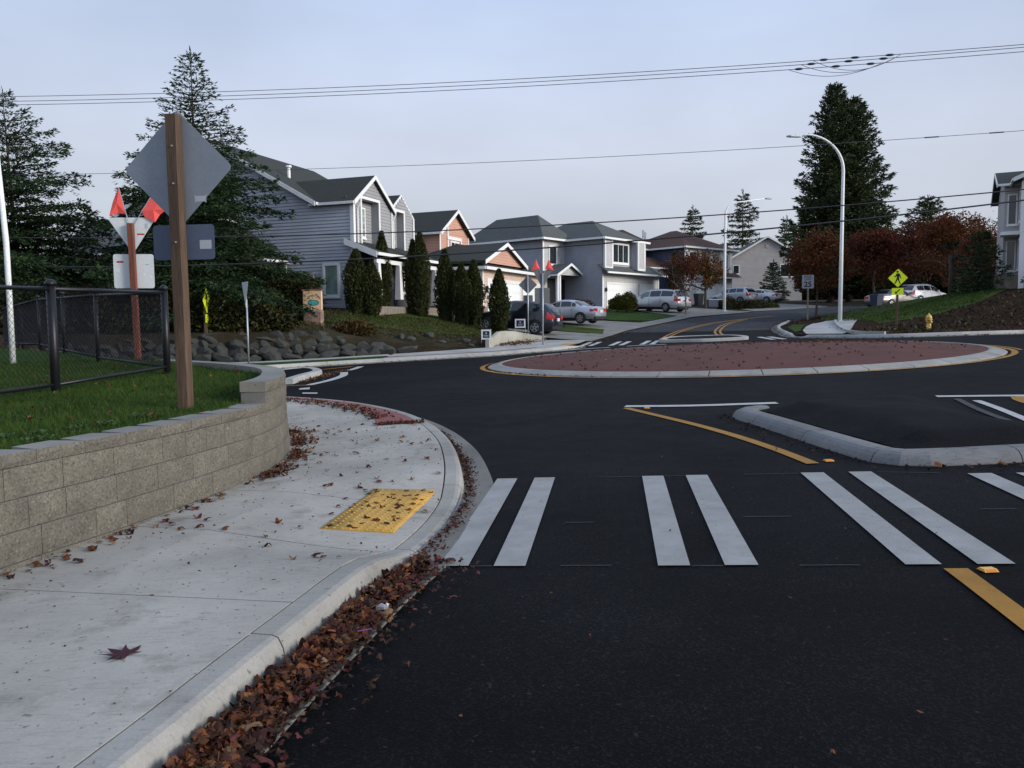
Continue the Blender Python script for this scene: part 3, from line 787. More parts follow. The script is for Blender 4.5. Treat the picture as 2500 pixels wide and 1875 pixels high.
# ------------------------------------------------------------------ back left bank and yards
RL = [(-40, 30.9), (-24, 31.3), (-16, 31.95), (-10.95, 32.85), (-8.95, 33.75), (-6.5, 35.1), (-4.2, 36.1), (-2.4, 36.65), (-1.25, 37.0)]
edge = [(-.65, 38.6), (.4, 40.3), (1.75, 40.75), (3.9, 39.6), (4.95, 42.1), (6.65, 46.4), (10.35, 52.8), (13.0, 57.6), (19.1, 63.0), (24, 66.6), (34, 70.4), (75, 83.5)]
tag(sheet('hillside', RL + edge + [(110, 95), (155, 195), (0, 195), (-135, 195), (-135, 31)], lambda x, y: TL(x, y), m_bank, 2.0, skirt=1.2), kind='structure')
def on_tl(name, poly, mt, d=.02, step=1.0, lab=None):
    return tag(sheet(name, poly, lambda x, y: TL(x, y) + d, mt, step), kind='structure')
on_tl('driveway', [(.9, 40.85), (3.95, 39.75), (5.0, 42.2), (5.55, 43.6), (2.6, 45.0), (-.6, 47.8), (-3.2, 46.0)], m_drive, .03)
on_tl('driveway', [(6.1, 45.1), (6.6, 46.35), (9.6, 51.6), (7.2, 52.3), (1.8, 53.8), (.2, 50.0), (3.2, 48.2)], m_drive, .03)
on_tl('verge_walk', [(4.98, 42.15), (6.6, 46.3), (10.3, 52.75), (13.0, 57.55), (19.1, 62.95), (18.3, 64.0), (12.2, 58.6), (9.3, 53.4), (5.4, 46.9), (3.9, 42.8)], m_drive, .045)
on_tl('driveway', [(12.4, 58.3), (18.2, 63.6), (15.6, 76.8), (8.4, 70.2)], m_drive, .03)
on_tl('driveway', [(19.3, 63.6), (27, 68.2), (27.8, 88), (19.5, 84)], m_drive, .03)
on_tl('front_lawn', [(5.0, 43.8), (5.4, 46.7), (3.3, 48.0), (2.7, 45.2)], m_grass2, .05)
on_tl('front_lawn', [(9.2, 53.5), (12.0, 58.4), (8.4, 65.5), (4.8, 57.5), (6.6, 53.2)], m_grass, .05)
on_tl('mulch_bed', [(4.7, 57.6), (8.3, 65.6), (7.7, 69.6), (2.3, 63), (3.4, 57)], m_mulch, .05)
on_tl('front_lawn', [(-8.5, 36.6), (-4.6, 37.9), (-2.2, 38.9), (-1.0, 41.0), (-4.4, 45.5), (-7.6, 40.2)], m_grass2, .04)

# ------------------------------------------------------------------ back right
RC = catmull([(17.4, 50.0), (15.7, 46.6), (14.6, 43.4), (13.95, 40.6), (13.4, 38.2), (13.45, 36.6), (14.1, 35.2), (15.5, 33.2), (18.1, 32.6), (22, 32.95), (30, 33.5), (45, 34.4), (90, 37)], .3)
rk = empty('far_curb'); tag(rk, kind='structure')
kerb_run(rk, RC, lambda x, y: .15 - .12 * sst(36.2, 36.7, y) * (1 - sst(37.6, 38.2, y)), H, 3.0, PROF, m_kw)
kerb_run(rk, RC, lambda x, y: 0 * x, H, 3.5, GUT, m_gutter, 'gutter_pan')
rcp = [tuple(p) for p in offset(RC, -.01)[::3]]
tag(sheet('mound', rcp + [(17.6, 50.2), (20.3, 53.7), (27.3, 59.2), (40.5, 66.2), (90, 83)], lambda x, y: TR(x, y) + .02, m_mulch, 1.5, skirt=.6), kind='structure')
def on_tr(name, poly, mt, d=.03, step=1.0): return tag(sheet(name, poly, lambda x, y: TR(x, y) + d, mt, step), kind='structure')
on_tr('footpath', [(13.55, 36.75), (14.3, 39.3), (15.6, 42.4), (17.0, 45.2), (18.6, 47.4), (19.9, 46.8), (19.3, 44.6), (17.6, 41.2), (15.6, 37.0), (14.7, 35.5)], m_kw, .06)
on_tr('grass_strip', [(13.7, 38.6), (14.15, 40.6), (14.9, 43.2), (16.2, 46.0), (16.6, 45.0), (15.4, 42.4), (14.2, 39.3)], m_grass, .05)
on_tr('grass_mound', [(19.6, 44.6), (20.2, 46.9), (18.8, 48.6), (20.5, 53.2), (27.5, 58.6), (34, 58), (31, 48), (27.5, 44.6), (24.5, 41.6), (21.3, 40.2), (18.6, 40.5)], m_grass2, .04)
cb2 = catmull([(18.7, 46.4), (17.2, 42.6), (16.0, 38.8), (15.35, 36.4), (15.2, 34.9), (15.8, 33.9)], .3)[::-1]
kerb_run(rk, cb2, lambda x, y: 0 * x + .12, lambda x, y: TR(x, y) + .04, 3.0, [(0, (0, -.3)), (0, (1, 0)), (.12, (1, 0)), (.14, (.9, 0)), (.14, (0, -.3))], m_kw, 'edging_curb')
# ------------------------------------------------------------------ block retaining wall
wall = thing('retaining_wall', 'curved tan split-face block retaining wall beside the sidewalk', 'retaining wall')
wd = np.r_[0, np.cumsum(np.linalg.norm(np.diff(WALL, axis=0), axis=1))]
WN = normals(WALL)                       # points to the footway
def wpos(s, off):
    x, y = np.interp(s, wd, WALL[:, 0]), np.interp(s, wd, WALL[:, 1]); nx, ny = np.interp(s, wd, WN[:, 0]), np.interp(s, wd, WN[:, 1])
    return x + nx * off, y + ny * off
S_STEP = wd[near_i(WALL, (-2.5, 8.22))]; S_END = wd[near_i(WALL, (-5.9, 13.9))]
def block(s0, s1, z0, z1, back, depth=.27, name='block', rough=.012):
    g = .002; nx_, nz_ = 4, 3; b = .005
    v = []; f = []; mi = []
    for j in range(nz_ + 1):
        for i in range(nx_ + 1):
            u, w = i / nx_, j / nz_
            e = (i in (0, nx_)) or (j in (0, nz_))
            off = -back - (b if e else -abs(rnd.gauss(0, rough * .5)))
            x, y = wpos(s0 + g + (s1 - s0 - 2 * g) * u, off); v.append((x, y, z0 + .0015 + (z1 - z0 - .003) * w))
    W_ = nx_ + 1
    for j in range(nz_):
        for i in range(nx_): f.append((j * W_ + i, j * W_ + i + 1, (j + 1) * W_ + i + 1, (j + 1) * W_ + i)); mi.append(0)
    o = len(v); taper = min(.06, (s1 - s0) * .12) if s0 < S_STEP else 0.
    for z in (z0 + .0015, z1 - .0015):
        for i in range(W_):
            x, y = wpos(s0 + g + taper + (s1 - s0 - 2 * g - 2 * taper) * i / nx_, -back - depth); v.append((x, y, z))
    for i in range(nx_): f.append((nz_ * W_ + i, nz_ * W_ + i + 1, o + W_ + i + 1, o + W_ + i)); mi.append(1)
    f.append((o, o + W_, *[j * W_ for j in range(nz_, -1, -1)])); mi.append(2)
    f.append((o + W_ + nx_, o + nx_, *[j * W_ + nx_ for j in range(nz_ + 1)])); mi.append(2)
    for i in range(nx_): f.append((o + i + 1, o + i, o + W_ + i, o + W_ + i + 1)); mi.append(2)
    ob = mesh_obj(name, v, f, (m_block, m_cap, m_cut), wall)
    ob.data.polygons.foreach_set('material_index', mi)
courses = [(-.12, .088), (.09, .288), (.29, .493), (.495, .698)]
def run_course(z0, z1, sa, sb, back, lens, name='block', depth=.27):
    s = sa - rnd.random() * .2 if sa < .3 else sa
    while s < sb - .05:
        L = rnd.choice(lens); e = min(s + L, sb)
        if sb - e < .12: e = sb
        block(s, e, z0, z1, back, depth, name); s = e
for k, (a, b) in enumerate(courses): run_course(a, b, 0, S_END, .012 * k, (.46, .46, .46, .30, .55))
run_course(.70, .79, 0, S_STEP, .035, (.46, .40, .30), 'cap_block')
run_course(.70, .90, S_STEP - .03, S_END, .036, (.40, .30, .22))
run_course(.902, 1.01, S_STEP, S_END, .04, (.40, .30), 'cap_block')

# ------------------------------------------------------------------ lawn behind the wall
WB = offset(WALL, -.26)
def LZ(x, y):
    x = np.asarray(x, float); y = np.asarray(y, float)
    z = .745 + .0165 * np.clip(y - 5, -2, 12) + .03 * np.sin(x * 1.3 + 1) * np.sin(y * .9) + .012 * np.sin(x * 4.1) * np.cos(y * 3.3)
    return z + .10 * sst(8.0, 9.5, y) * (1 - sst(0, 1.6, dist_to(WALL, x, y)))
iw = near_i(WALL, (-14, 21))
lawnp = [tuple(p) for p in WB[:iw + 1:4]] + [(-30, 26), (-40, 10), (-40, 1), (-4.1, 1)]
tag(sheet('lawn', lawnp, LZ, m_grass, .5, skirt=.9), kind='structure')
m_blade = leafmat('grass_blade', (.022, .060, .007), (.045, .10, .012), (.07, .085, .02), 1.5, .6, .2)
def blades(name, n, poly_fn, hmin, hmax, w, seed, zf, label):
    g = np.random.default_rng(seed); X = poly_fn(g, n); n = len(X)
    Z = zf(X[:, 0], X[:, 1]) - .01
    a = g.uniform(0, 2 * np.pi, n); hh = g.uniform(hmin, hmax, n); lean = g.normal(0, .45, (n, 2)) * hh[:, None]
    dx = np.c_[np.cos(a), np.sin(a)] * w / 2
    V = np.empty((n, 3, 3)); V[:, 0, :2] = X - dx; V[:, 1, :2] = X + dx; V[:, 2, :2] = X + lean; V[:, :2, 2] = Z[:, None]; V[:, 2, 2] = Z + hh
    return tag(fast_quads(name, V.reshape(-1, 3), m_blade, None, 3), label, 'grass', kind='stuff')
def lawn_pts(g, n):
    y = 3.0 + (g.random(n) ** 1.15) * 12; x = -2.5 - g.random(n) * (1.2 + y * .42)
    k = np.array([np.interp(yy, WALL[:, 1], WALL[:, 0]) for yy in y]); keep = x < k - .30
    return np.c_[x, y][keep]
blades('grass', 105000, lawn_pts, .03, .075, .007, 3, LZ, 'short green lawn grass behind the block wall')
# a few broad weeds
m_weed = leafmat('weed', (.05, .10, .025), (.07, .13, .04), None, 5, .6)
g = np.random.default_rng(11); Q = []
for cx, cy in ((-3.55, 5.9), (-3.7, 6.15), (-3.3, 6.5), (-3.5, 6.35), (-3.9, 6.0), (-3.25, 7.0)):
    for k in range(22):
        a = g.uniform(0, 6.28); l = g.uniform(.03, .075); w = l * .25; z0 = float(LZ(np.array([cx]), np.array([cy]))[0]) + .01
        d = np.array([math.cos(a), math.sin(a)]); p = np.array([cx, cy]) + g.normal(0, .05, 2); s_ = np.array([-d[1], d[0]]) * w
        Q += [(*p, z0), (*(p + d * l * .6 + s_), z0 + l * .5), (*(p + d * l), z0 + l * .35), (*(p + d * l * .6 - s_), z0 + l * .5)]
tag(fast_quads('weeds', Q, m_weed), 'broad-leaved weeds in the lawn behind the block wall', 'weeds', kind='stuff')

def lz(x, y): return float(LZ(np.array([x]), np.array([y]))[0])
# ------------------------------------------------------------------ black chain-link fence
fen = thing('chain_link_fence', 'black chain-link fence turning a corner on the lawn', 'fence')
FH = 1.2
runs = [[(-5.75, 6.0), (-5.27, 9.2), (-5.14, 11.9)], [(-5.14, 11.9), (-7.4, 14.3), (-11.6, 19.7), (-16.5, 26)]]
posts = [(-5.75, 6.0), (-5.27, 9.2), (-5.14, 11.9), (-7.4, 14.3), (-9.5, 17.0), (-11.6, 19.7), (-14, 22.9)]
for i, (x, y) in enumerate(posts):
    z = lz(x, y); r_ = .05 if i < 3 else .038
    p = MB().tube([(x, y, z - .2), (x, y, z + FH + .04)], r_, 12).build('post', m_blackp, fen, True)
    mb = MB(); mb.loft([[(x + math.cos(k * math.pi / 6) * q, y + math.sin(k * math.pi / 6) * q, z + FH + .04 + dz) for k in range(12)] for q, dz in ((r_ + .012, 0), (r_ + .012, .03), (r_ * .8, .06), (r_ * .3, .075))], True, True, True); mb.build('post_cap', m_blackp, p, True)
for ru in runs:
    for a, b in zip(ru[:-1], ru[1:]):
        za, zb = lz(*a), lz(*b)
        MB().tube([(*a, za + FH), (*b, zb + FH)], .024, 8).build('top_rail', m_blackp, fen, True)
        MB().tube([(*a, za + .1), (*b, zb + .1)], .022, 8).build('bottom_rail', m_blackp, fen, True)
        L = math.dist(a, b); d = Vector((b[0] - a[0], b[1] - a[1])) / L; nrm = Vector((-d.y, d.x))
        mb = MB(); st = .05 * 1.414; w = .0026; z_lo, z_hi = .06, FH + .03; hh = z_hi - z_lo
        def P_(u, z, o_=0):
            t = u / L; return (a[0] + d.x * u + nrm.x * o_, a[1] + d.y * u + nrm.y * o_, za + (zb - za) * t + z)
        for sgn in (1, -1):
            u = -hh
            while u < L + hh:
                u0, u1 = (u, u + hh) if sgn > 0 else (u + hh, u)
                q0, q1 = (u0, z_lo), (u1, z_hi)
                # clip to the panel
                def cl(p, q):
                    (ua, z_a), (ub, z_b) = p, q
                    if ua < 0: t = -ua / (ub - ua); ua, z_a = 0, z_a + (z_b - z_a) * t
                    if ua > L: t = (L - ua) / (ub - ua); ua, z_a = L, z_a + (z_b - z_a) * t
                    return ua, z_a
                if (u0 < 0 and u1 < 0) or (u0 > L and u1 > L): u += st; continue
                A, B = cl(q0, q1), cl(q1, q0)
                if abs(A[0] - B[0]) > .02:
                    o_ = .002 * sgn
                    mb.add([P_(A[0] - w, A[1], o_), P_(A[0] + w, A[1], o_), P_(B[0] + w, B[1], o_), P_(B[0] - w, B[1], o_)], [(0, 1, 2, 3)])
                    mb.add([P_(A[0], A[1], o_ - w), P_(A[0], A[1], o_ + w), P_(B[0], B[1], o_ + w), P_(B[0], B[1], o_ - w)], [(0, 1, 2, 3)])
                u += st
        u = .025
        while u < L:      # twisted wire ends above the rail
            mb.add([P_(u - .004, z_hi), P_(u + .004, z_hi), P_(u + .001, z_hi + .03), P_(u - .001, z_hi + .03)], [(0, 1, 2, 3)]); u += .05
        tag(mb.build('wire_mesh', m_blackp, fen), kind='stuff')

# ------------------------------------------------------------------ signs
def rounded(w, h, r_, n=4):
    pts = []
    for cx, cy, a0 in ((w / 2 - r_, h / 2 - r_, 0), (-w / 2 + r_, h / 2 - r_, 90), (-w / 2 + r_, -h / 2 + r_, 180), (w / 2 - r_, -h / 2 + r_, 270)):
        for k in range(n + 1): a = R(a0 + 90 * k / n); pts.append((cx + r_ * math.cos(a), cy + r_ * math.sin(a)))
    return pts
def plate(name, pts2, mt, parent, y=0, th=.004, loc=(0, 0, 0)):
    """flat plate in the local XZ plane"""
    mb = MB(); mb.prism([(x + loc[0], y + loc[1], z + loc[2]) for x, z in pts2], (0, th, 0)); return mb.build(name, mt, parent)
def rot2(pts, a): c, s_ = math.cos(a), math.sin(a); return [(x * c - y * s_, x * s_ + y * c) for x, y in pts]
def timber(parent, w, d, z0, z1, mt, name='post', lean=(0, 0)):
    b = .006
    def ring(z):
        ox, oy = lean[0] * (z - z0), lean[1] * (z - z0)
        return [(x + ox, y + oy, z) for x, y in ((-w / 2 + b, -d / 2), (w / 2 - b, -d / 2), (w / 2, -d / 2 + b), (w / 2, d / 2 - b), (w / 2 - b, d / 2), (-w / 2 + b, d / 2), (-w / 2, d / 2 - b), (-w / 2, -d / 2 + b))]
    return MB().loft([ring(z0), ring((z0 + z1) / 2), ring(z1)], True, True, True).build(name, mt, parent)

# big diamond seen from behind
x0, y0 = -3.18, 7.75; z0 = lz(x0, y0)
sg = thing('warning_sign', 'back of a big gray diamond road sign with plaque on a timber post', 'road sign', (x0, y0, z0), R(-8))
timber(sg, .112, .11, -.5, 2.80, m_wood, lean=(-.004, 0))
DZ = 2.31
pl = plate('diamond_plate', rot2(rounded(.79, .79, .05), math.pi / 4), m_alu, sg, .062, .004, (-.02, 0, DZ))
plate('sticker', rounded(.10, .055, .004, 2), m_sticker, pl, .0605, .001, (.20, 0, 2.02))
for dx in (.145, .255): plate('rivet_strip', rounded(.008, .075, .003, 2), m_sticker, pl, .0605, .001, (dx, 0, 2.02))
for q in (2.15, 2.5): MB().tube([(0, -.068, q), (0, -.055, q)], .009, 8).build('bolt', m_galv, sg)
pl = plate('plaque_plate', rounded(.63, .335, .035), m_alu2, sg, .062, .004, (.01, 0, 1.61))
plate('sticker', rounded(.12, .085, .004, 2), m_sticker, pl, .0605, .001, (.235, 0, 1.585))
MB().tube([(0, -.068, 1.6), (0, -.055, 1.6)], .009, 8).build('bolt', m_galv, sg)

# yield sign with flags seen from behind, red timber post
x0, y0 = -6.87, 14.7; z0 = lz(x0, y0)
sg = thing('yield_sign', 'white back of a yield sign topped by two red flags on a reddish post', 'road sign', (x0, y0, z0), R(6))
timber(sg, .10, .10, -.5, 2.46, m_woodr, lean=(-.012, 0))
LX = -.03
tri = [(-.40, .27), (-.36, .31), (.36, .31), (.40, .27), (.03, -.30), (-.03, -.30)]
pl = plate('yield_plate', tri, m_aluw, sg, .055, .004, (LX, 0, 2.26))
plate('sticker', rounded(.13, .03, .003, 2), m_redink, pl, .0535, .001, (.12, 0, 2.27))
plate('sticker', rounded(.05, .09, .004, 2), m_sticker, pl, .0535, .001, (.22, 0, 2.42))
plate('sticker', rounded(.06, .03, .004, 2), m_stickw, pl, .0535, .001, (-.22, 0, 2.48))
pl = plate('sign_plate', rounded(.71, .62, .04), m_aluw, sg, .055, .004, (LX + .0, 0, 1.60))
for dx, dz, w, h_, mm in ((-.235, .17, .12, .035, m_redink), (-.28, .02, .06, .06, m_stickw), (.18, -.06, .04, .05, m_stickw), (.29, -.1, .05, .04, m_stickw), (.24, .12, .07, .02, m_sticker)):
    plate('sticker', rounded(w, h_, .004, 2), mm, pl, .0535, .001, (LX + dx, 0, 1.60 + dz))
for sx, pts in ((-1, [(-.08, 2.63), (-.22, 2.64), (-.37, 2.60), (-.30, 2.86), (-.205, 3.10), (-.19, 3.08)]), (1, [(.18, 2.69), (.38, 2.97), (.50, 2.85), (.63, 2.72), (.50, 2.62), (.42, 2.48), (.24, 2.58)])):
    n = len(pts); vv = [(x + LX, .03 + .02 * math.sin(i * 2.1), z) for i, (x, z) in enumerate(pts)]
    c = tuple(sum(q[k] for q in vv) / n for k in range(3)); vv.append((c[0], c[1] - .03, c[2]))
    mb = MB(); mb.add(vv, [(i, (i + 1) % n, n) for i in range(n)]); mb.add([(x, y + .003, z) for x, y, z in vv], [((i + 1) % n, i, n) for i in range(n)])
    fl = mb.build('flag', m_flag, sg)
    MB().tube([(LX + sx * .03, .03, 2.40), (LX - .19, .03, 3.09)] if sx < 0 else [(LX + .02, .03, 2.40), (LX + .38, .03, 2.97)], .008, 6).build('flag_stick', m_galv, fl)

# crossing signs
def ped_pts(s=1.):
    k = .01 * s
    body = [(-3, 8), (-1, 9.5), (2.5, 9), (4.5, 5.5), (5, 1.5), (6.8, -.5), (6, -1.4), (3.8, .6), (3, 4), (2, .5), (2.5, -4), (5.5, -11.5), (4, -12.3), (1, -6), (-.5, -3), (-2, -7), (-5, -11.8), (-6.3, -11), (-3.8, -5), (-2, 0), (-2.2, 4.5), (-4, 2), (-7, 2.2), (-7, 3.6), (-4.6, 4)]
    head = [(-1.0 + 2.0 * math.cos(a), 12.2 + 2.2 * math.sin(a)) for a in [i * math.pi / 4 for i in range(8)]]
    return [(x * k, z * k) for x, z in body], [(x * k, z * k) for x, z in head]
def crossing_sign(label, loc, rz, diag, zbot, wp, hp, zp, postw, mt_post, arrow=1, back=True):
    t = thing('crossing_sign', label, 'road sign', loc, rz)
    a = diag / math.sqrt(2); zc = zbot + diag / 2
    timber(t, postw, postw, -.4, zc + diag * .3, mt_post)
    y = -postw / 2 - .006
    d = plate('diamond_plate', rot2(rounded(a, a, a * .06), math.pi / 4), m_lime, t, y, .004, (0, 0, zc))
    b, h_ = ped_pts(diag / .36)
    plate('walker_symbol', b, m_black, d, y - .0025, .002, (0, 0, zc)); plate('walker_symbol', h_, m_black, d, y - .0025, .002, (0, 0, zc))
    q = plate('plaque_plate', rounded(wp, hp, .02), m_lime, t, y, .004, (0, 0, zp))
    ar = [(-.35, -.36), (.02, -.32), (-.10, -.18), (.36, .26), (.26, .36), (-.20, -.08), (-.32, .05)]
    plate('arrow_symbol', [(x * min(wp, hp) * .95 * arrow, z * min(wp, hp) * .95) for x, z in ar], m_black, q, y - .0025, .002, (0, 0, zp))
    return t
zz = h1(-12.7, 33.0)
crossing_sign('lime crossing sign seen nearly edge-on before the boulder wall', (-12.55, 32.9, h1(-12.55, 32.9) + .12), R(95), 1.05, 1.98, .45, .33, 1.78, .12, m_wood)
crossing_sign('lime crossing sign with arrow plaque facing us beside the hydrant', (18.25, 37.95, float(TR(np.array([18.25]), np.array([37.95]))[0]) + .02), R(-18), .86, 1.92, .50, .32, 1.72, .10, m_wood)

# yield sign edge-on, galvanised post
x0, y0 = -10.15, 30.8
sg = thing('yield_sign', 'pale yield sign turned edge-on atop a thin galvanized post', 'road sign', (x0, y0, h1(x0, y0) + .14), R(-56))
MB().tube([(0, 0, -.3), (0, 0, 2.5)], .035, 8).build('post', m_galv, sg, True)
plate('yield_plate', [(-.40, .42), (-.37, .46), (.37, .46), (.40, .42), (.03, -.42), (-.03, -.42)], m_aluw, sg, -.045, .004, (0, 0, 2.72))
MB().box(-.03, -.04, 2.2, .03, .0, 3.0).build('bracket', m_galv, sg)

# far yield sign with flags, back to us
x0, y0 = 1.46, 37.2; z0 = h1(x0, y0) + .15
sg = thing('yield_sign', 'dark back of a far yield sign with two red flags by the driveway', 'road sign', (x0, y0, z0), R(4))
MB().tube([(0, 0, -.3), (0, 0, 3.3)], .036, 8).build('post', m_galv, sg, True)
plate('yield_plate', [(-.43, .34), (-.40, .37), (.40, .37), (.43, .34), (.03, -.40), (-.03, -.40)], m_darksign, sg, .04, .004, (0, 0, 3.05))
plate('sign_plate', rounded(.70, .72, .04), m_darksign, sg, .04, .004, (-.02, 0, 2.27))
for sx in (-1, 1):
    vv = [(sx * .12, .02, 3.5), (sx * .52, .02, 3.42), (sx * .30, .0, 3.95), (sx * .27, -.02, 3.6)]
    MB().add(vv, [(0, 1, 3), (1, 2, 3), (2, 0, 3)]).build('flag', m_flag, sg)
    MB().tube([(sx * .04, .02, 3.2), (sx * .30, .02, 3.95)], .007, 6).build('flag_stick', m_galv, sg)
# far diamond, back to us
x0, y0 = .86, 41.3
sg = thing('warning_sign', 'dark back of a small diamond sign with plaque before the garage', 'road sign', (x0, y0, float(TL(np.array([x0]), np.array([y0]))[0])), R(-4))
MB().tube([(0, 0, -.3), (0, 0, 3.15)], .034, 8).build('post', m_galv, sg, True)
plate('diamond_plate', rot2(rounded(.68, .68, .03), math.pi / 4), m_darksign, sg, .04, .004, (0, 0, 2.62))
plate('plaque_plate', rounded(.50, .32, .03), m_darksign, sg, .04, .004, (0, 0, 1.93))

# speed limit sign
x0, y0 = 18.55, 50.2
sg = thing('speed_limit_sign', 'white speed limit 25 sign on a post under an orange tree', 'road sign', (x0, y0, float(TR(np.array([x0]), np.array([y0]))[0])), R(-14))
timber(sg, .10, .10, -.3, 2.5, m_deck)
pl = plate('sign_plate', rounded(.70, .84, .05), m_whitesign, sg, -.06, .004, (-.02, 0, 2.4))
def text(body, size, loc, mt, parent, name='lettering', ext=.0015, off=0.):
    cu = bpy.data.curves.new(name, 'FONT'); cu.body = body; cu.size = size; cu.align_x = 'CENTER'; cu.align_y = 'CENTER'; cu.extrude = ext; cu.offset = off
    cu.materials.append(mt); o = bpy.data.objects.new(name, cu); o.location = loc; o.rotation_euler = (R(90), 0, 0); o.parent = parent; COL.objects.link(o)
    me = bpy.data.meshes.new_from_object(o); q = bpy.data.objects.new(name, me); q.location = o.location; q.rotation_euler = o.rotation_euler; link(q, parent); bpy.data.objects.remove(o); return q
text('SPEED', .17, (-.02, -.064, 2.70), m_black, pl); text('LIMIT', .17, (-.02, -.064, 2.54), m_black, pl)
text('25', .46, (-.02, -.064, 2.22), m_black, pl, off=.012)

# white pole at the frame's edge
x0, y0 = -9.15, 14.65; z0 = lz(x0, y0)
wp = thing('white_pole', 'tall slim white pole standing behind the fence by the spruce', 'pole', (x0, y0, z0))
MB().tube([(0, 0, -.3), (0, 0, 2.2), (-.22, 0, 6.5)], [.05, .048, .036], 12).build('shaft', m_whitepole, wp, True)
MB().tube([(-.22, 0, 6.48), (-.22, 0, 6.56)], .05, 12).build('top_cap', m_whitepole, wp, True)

# ------------------------------------------------------------------ street lamps
def street_lamp(label, loc, rz, hgt, reach, rise, arm_r, head_len, straight=0.):
    t = thing('street_lamp', label, 'street lamp', loc, rz)
    MB().bbox(-.16, -.16, -.05, .16, .16, .06, .03).build('base_plate', m_galv, t)
    c = MB(); pts = [(0, 0, .05), (0, 0, hgt * .4), (0, 0, hgt - arm_r)]; rad = [.115, .10, .085]
    for k in range(1, 13):
        a = R(90 * k / 12); pts.append((-arm_r * 1.15 * (1 - math.cos(a)), 0, hgt - arm_r + arm_r * math.sin(a))); rad.append(.085 - .035 * k / 12)
    x_, z_ = pts[-1][0], pts[-1][2]
    pts.append((x_ - reach, 0, z_ + rise)); rad.append(.042)
    c.tube(pts, rad, 12).build('pole', m_whitepole, t, True)
    hx, hz_ = x_ - reach, z_ + rise
    mb = MB(); mb.loft([[(hx + .05 - q, sy * w, hz_ + dz) for sy, dz in ((-1, -.03), (1, -.03), (1, .04), (-1, .04))] for q, w in ((0, .06), (.12, .13), (head_len * .8, .15), (head_len, .08))], True, True, True)
    hd = mb.build('lamp_head', m_galv, t)
    MB().tube([(hx - .25, 0, hz_ + .04), (hx - .25, 0, hz_ + .13)], .035, 8).build('photocell', m_galv, hd)
x0, y0 = 18.7, 45.6
street_lamp('white curved street lamp beside the ramp and tall conifers', (x0, y0, float(TR(np.array([x0]), np.array([y0]))[0]) + .06), R(8), 10.35, .35, -.12, 1.95, .85)
x0, y0 = 17.0, 64.0
street_lamp('distant street lamp with a long rising arm before the navy house', (x0, y0, float(TL(np.array([x0]), np.array([y0]))[0]) + .05), R(192), 8.6, 2.3, .32, 1.0, .6)

# ------------------------------------------------------------------ hydrant
m_hyd = mat('hydrant_yellow', (.55, .36, .09), .5, var=.15, scale=8)
x0, y0 = 19.15, 36.75
hy = thing('fire_hydrant', 'yellow fire hydrant at the foot of the mulch slope', 'fire hydrant', (x0, y0, float(TR(np.array([x0]), np.array([y0]))[0])), R(20))
def lathe(prof, n=14, c=(0, 0)): return MB().loft([[(c[0] + r_ * math.cos(2 * math.pi * k / n), c[1] + r_ * math.sin(2 * math.pi * k / n), z) for k in range(n)] for r_, z in prof], True, True, True)
lathe([(.15, -.05), (.15, .03), (.105, .04), (.10, .42), (.15, .43), (.15, .47), (.11, .48)]).build('barrel', m_hyd, hy, True)
lathe([(.13, .48), (.135, .53), (.12, .60), (.07, .66), (.03, .68), (.03, .74)]).build('bonnet', m_hyd, hy, True)
for sx in (-1, 1):
    MB().tube([(sx * .08, 0, .37), (sx * .16, 0, .37)], .038, 10).build('nozzle_cap', m_hyd, hy, True)
MB().tube([(0, -.08, .34), (0, -.16, .34)], .055, 10).build('nozzle_cap', m_hyd, hy, True)

# ------------------------------------------------------------------ overhead lines
def cable(label, p0, p1, sag, rad, mt, group=None, n=40):
    a, b = Vector(p0), Vector(p1); pts = [a.lerp(b, k / n) - Vector((0, 0, sag * 4 * (k / n) * (1 - k / n))) for k in range(n + 1)]
    o = MB().tube(pts, rad, 6).build('power_line', mt, None, True)
    return tag(o, label, 'cable', group), pts
# world points: each wire runs from far left to far right across the junction
def wire(label, pl_, pr_, rad, mt, sag):
    # pl_, pr_ : where the wire crosses the two sides of the view, extended to poles outside it
    a, b = Vector(pl_), Vector(pr_); d = b - a; a.z += sag * .654; b.z += sag * .654
    return cable(label, a - d * .35, b + d * .35, sag, rad, mt)
W1 = wire('highest of the three thin power lines', (-21.15, 33, 10.83), (17.3, 27, 10.55), .011, m_wirel, .95)
W2 = wire('middle of the three thin power lines', (-21.15, 33, 10.64), (17.3, 27, 10.46), .011, m_wirel, .95)
W3 = wire('lowest of the three thin power lines', (-21.15, 33, 10.50), (17.3, 27, 10.32), .011, m_wirel, .95)
W4 = wire('single thin line crossing the sky below the three power lines', (-21.15, 33, 7.75), (17.3, 27, 7.77), .009, m_wirel, .95)
W5 = wire('upper of the two thick dark cables crossing before the houses', (-21.15, 33, 5.23), (17.3, 27, 5.85), .022, m_wire, 1.5)
W6 = wire('lower of the two thick dark cables crossing before the houses', (-21.15, 33, 4.03), (17.3, 27, 5.5), .029, m_wire, 1.8)
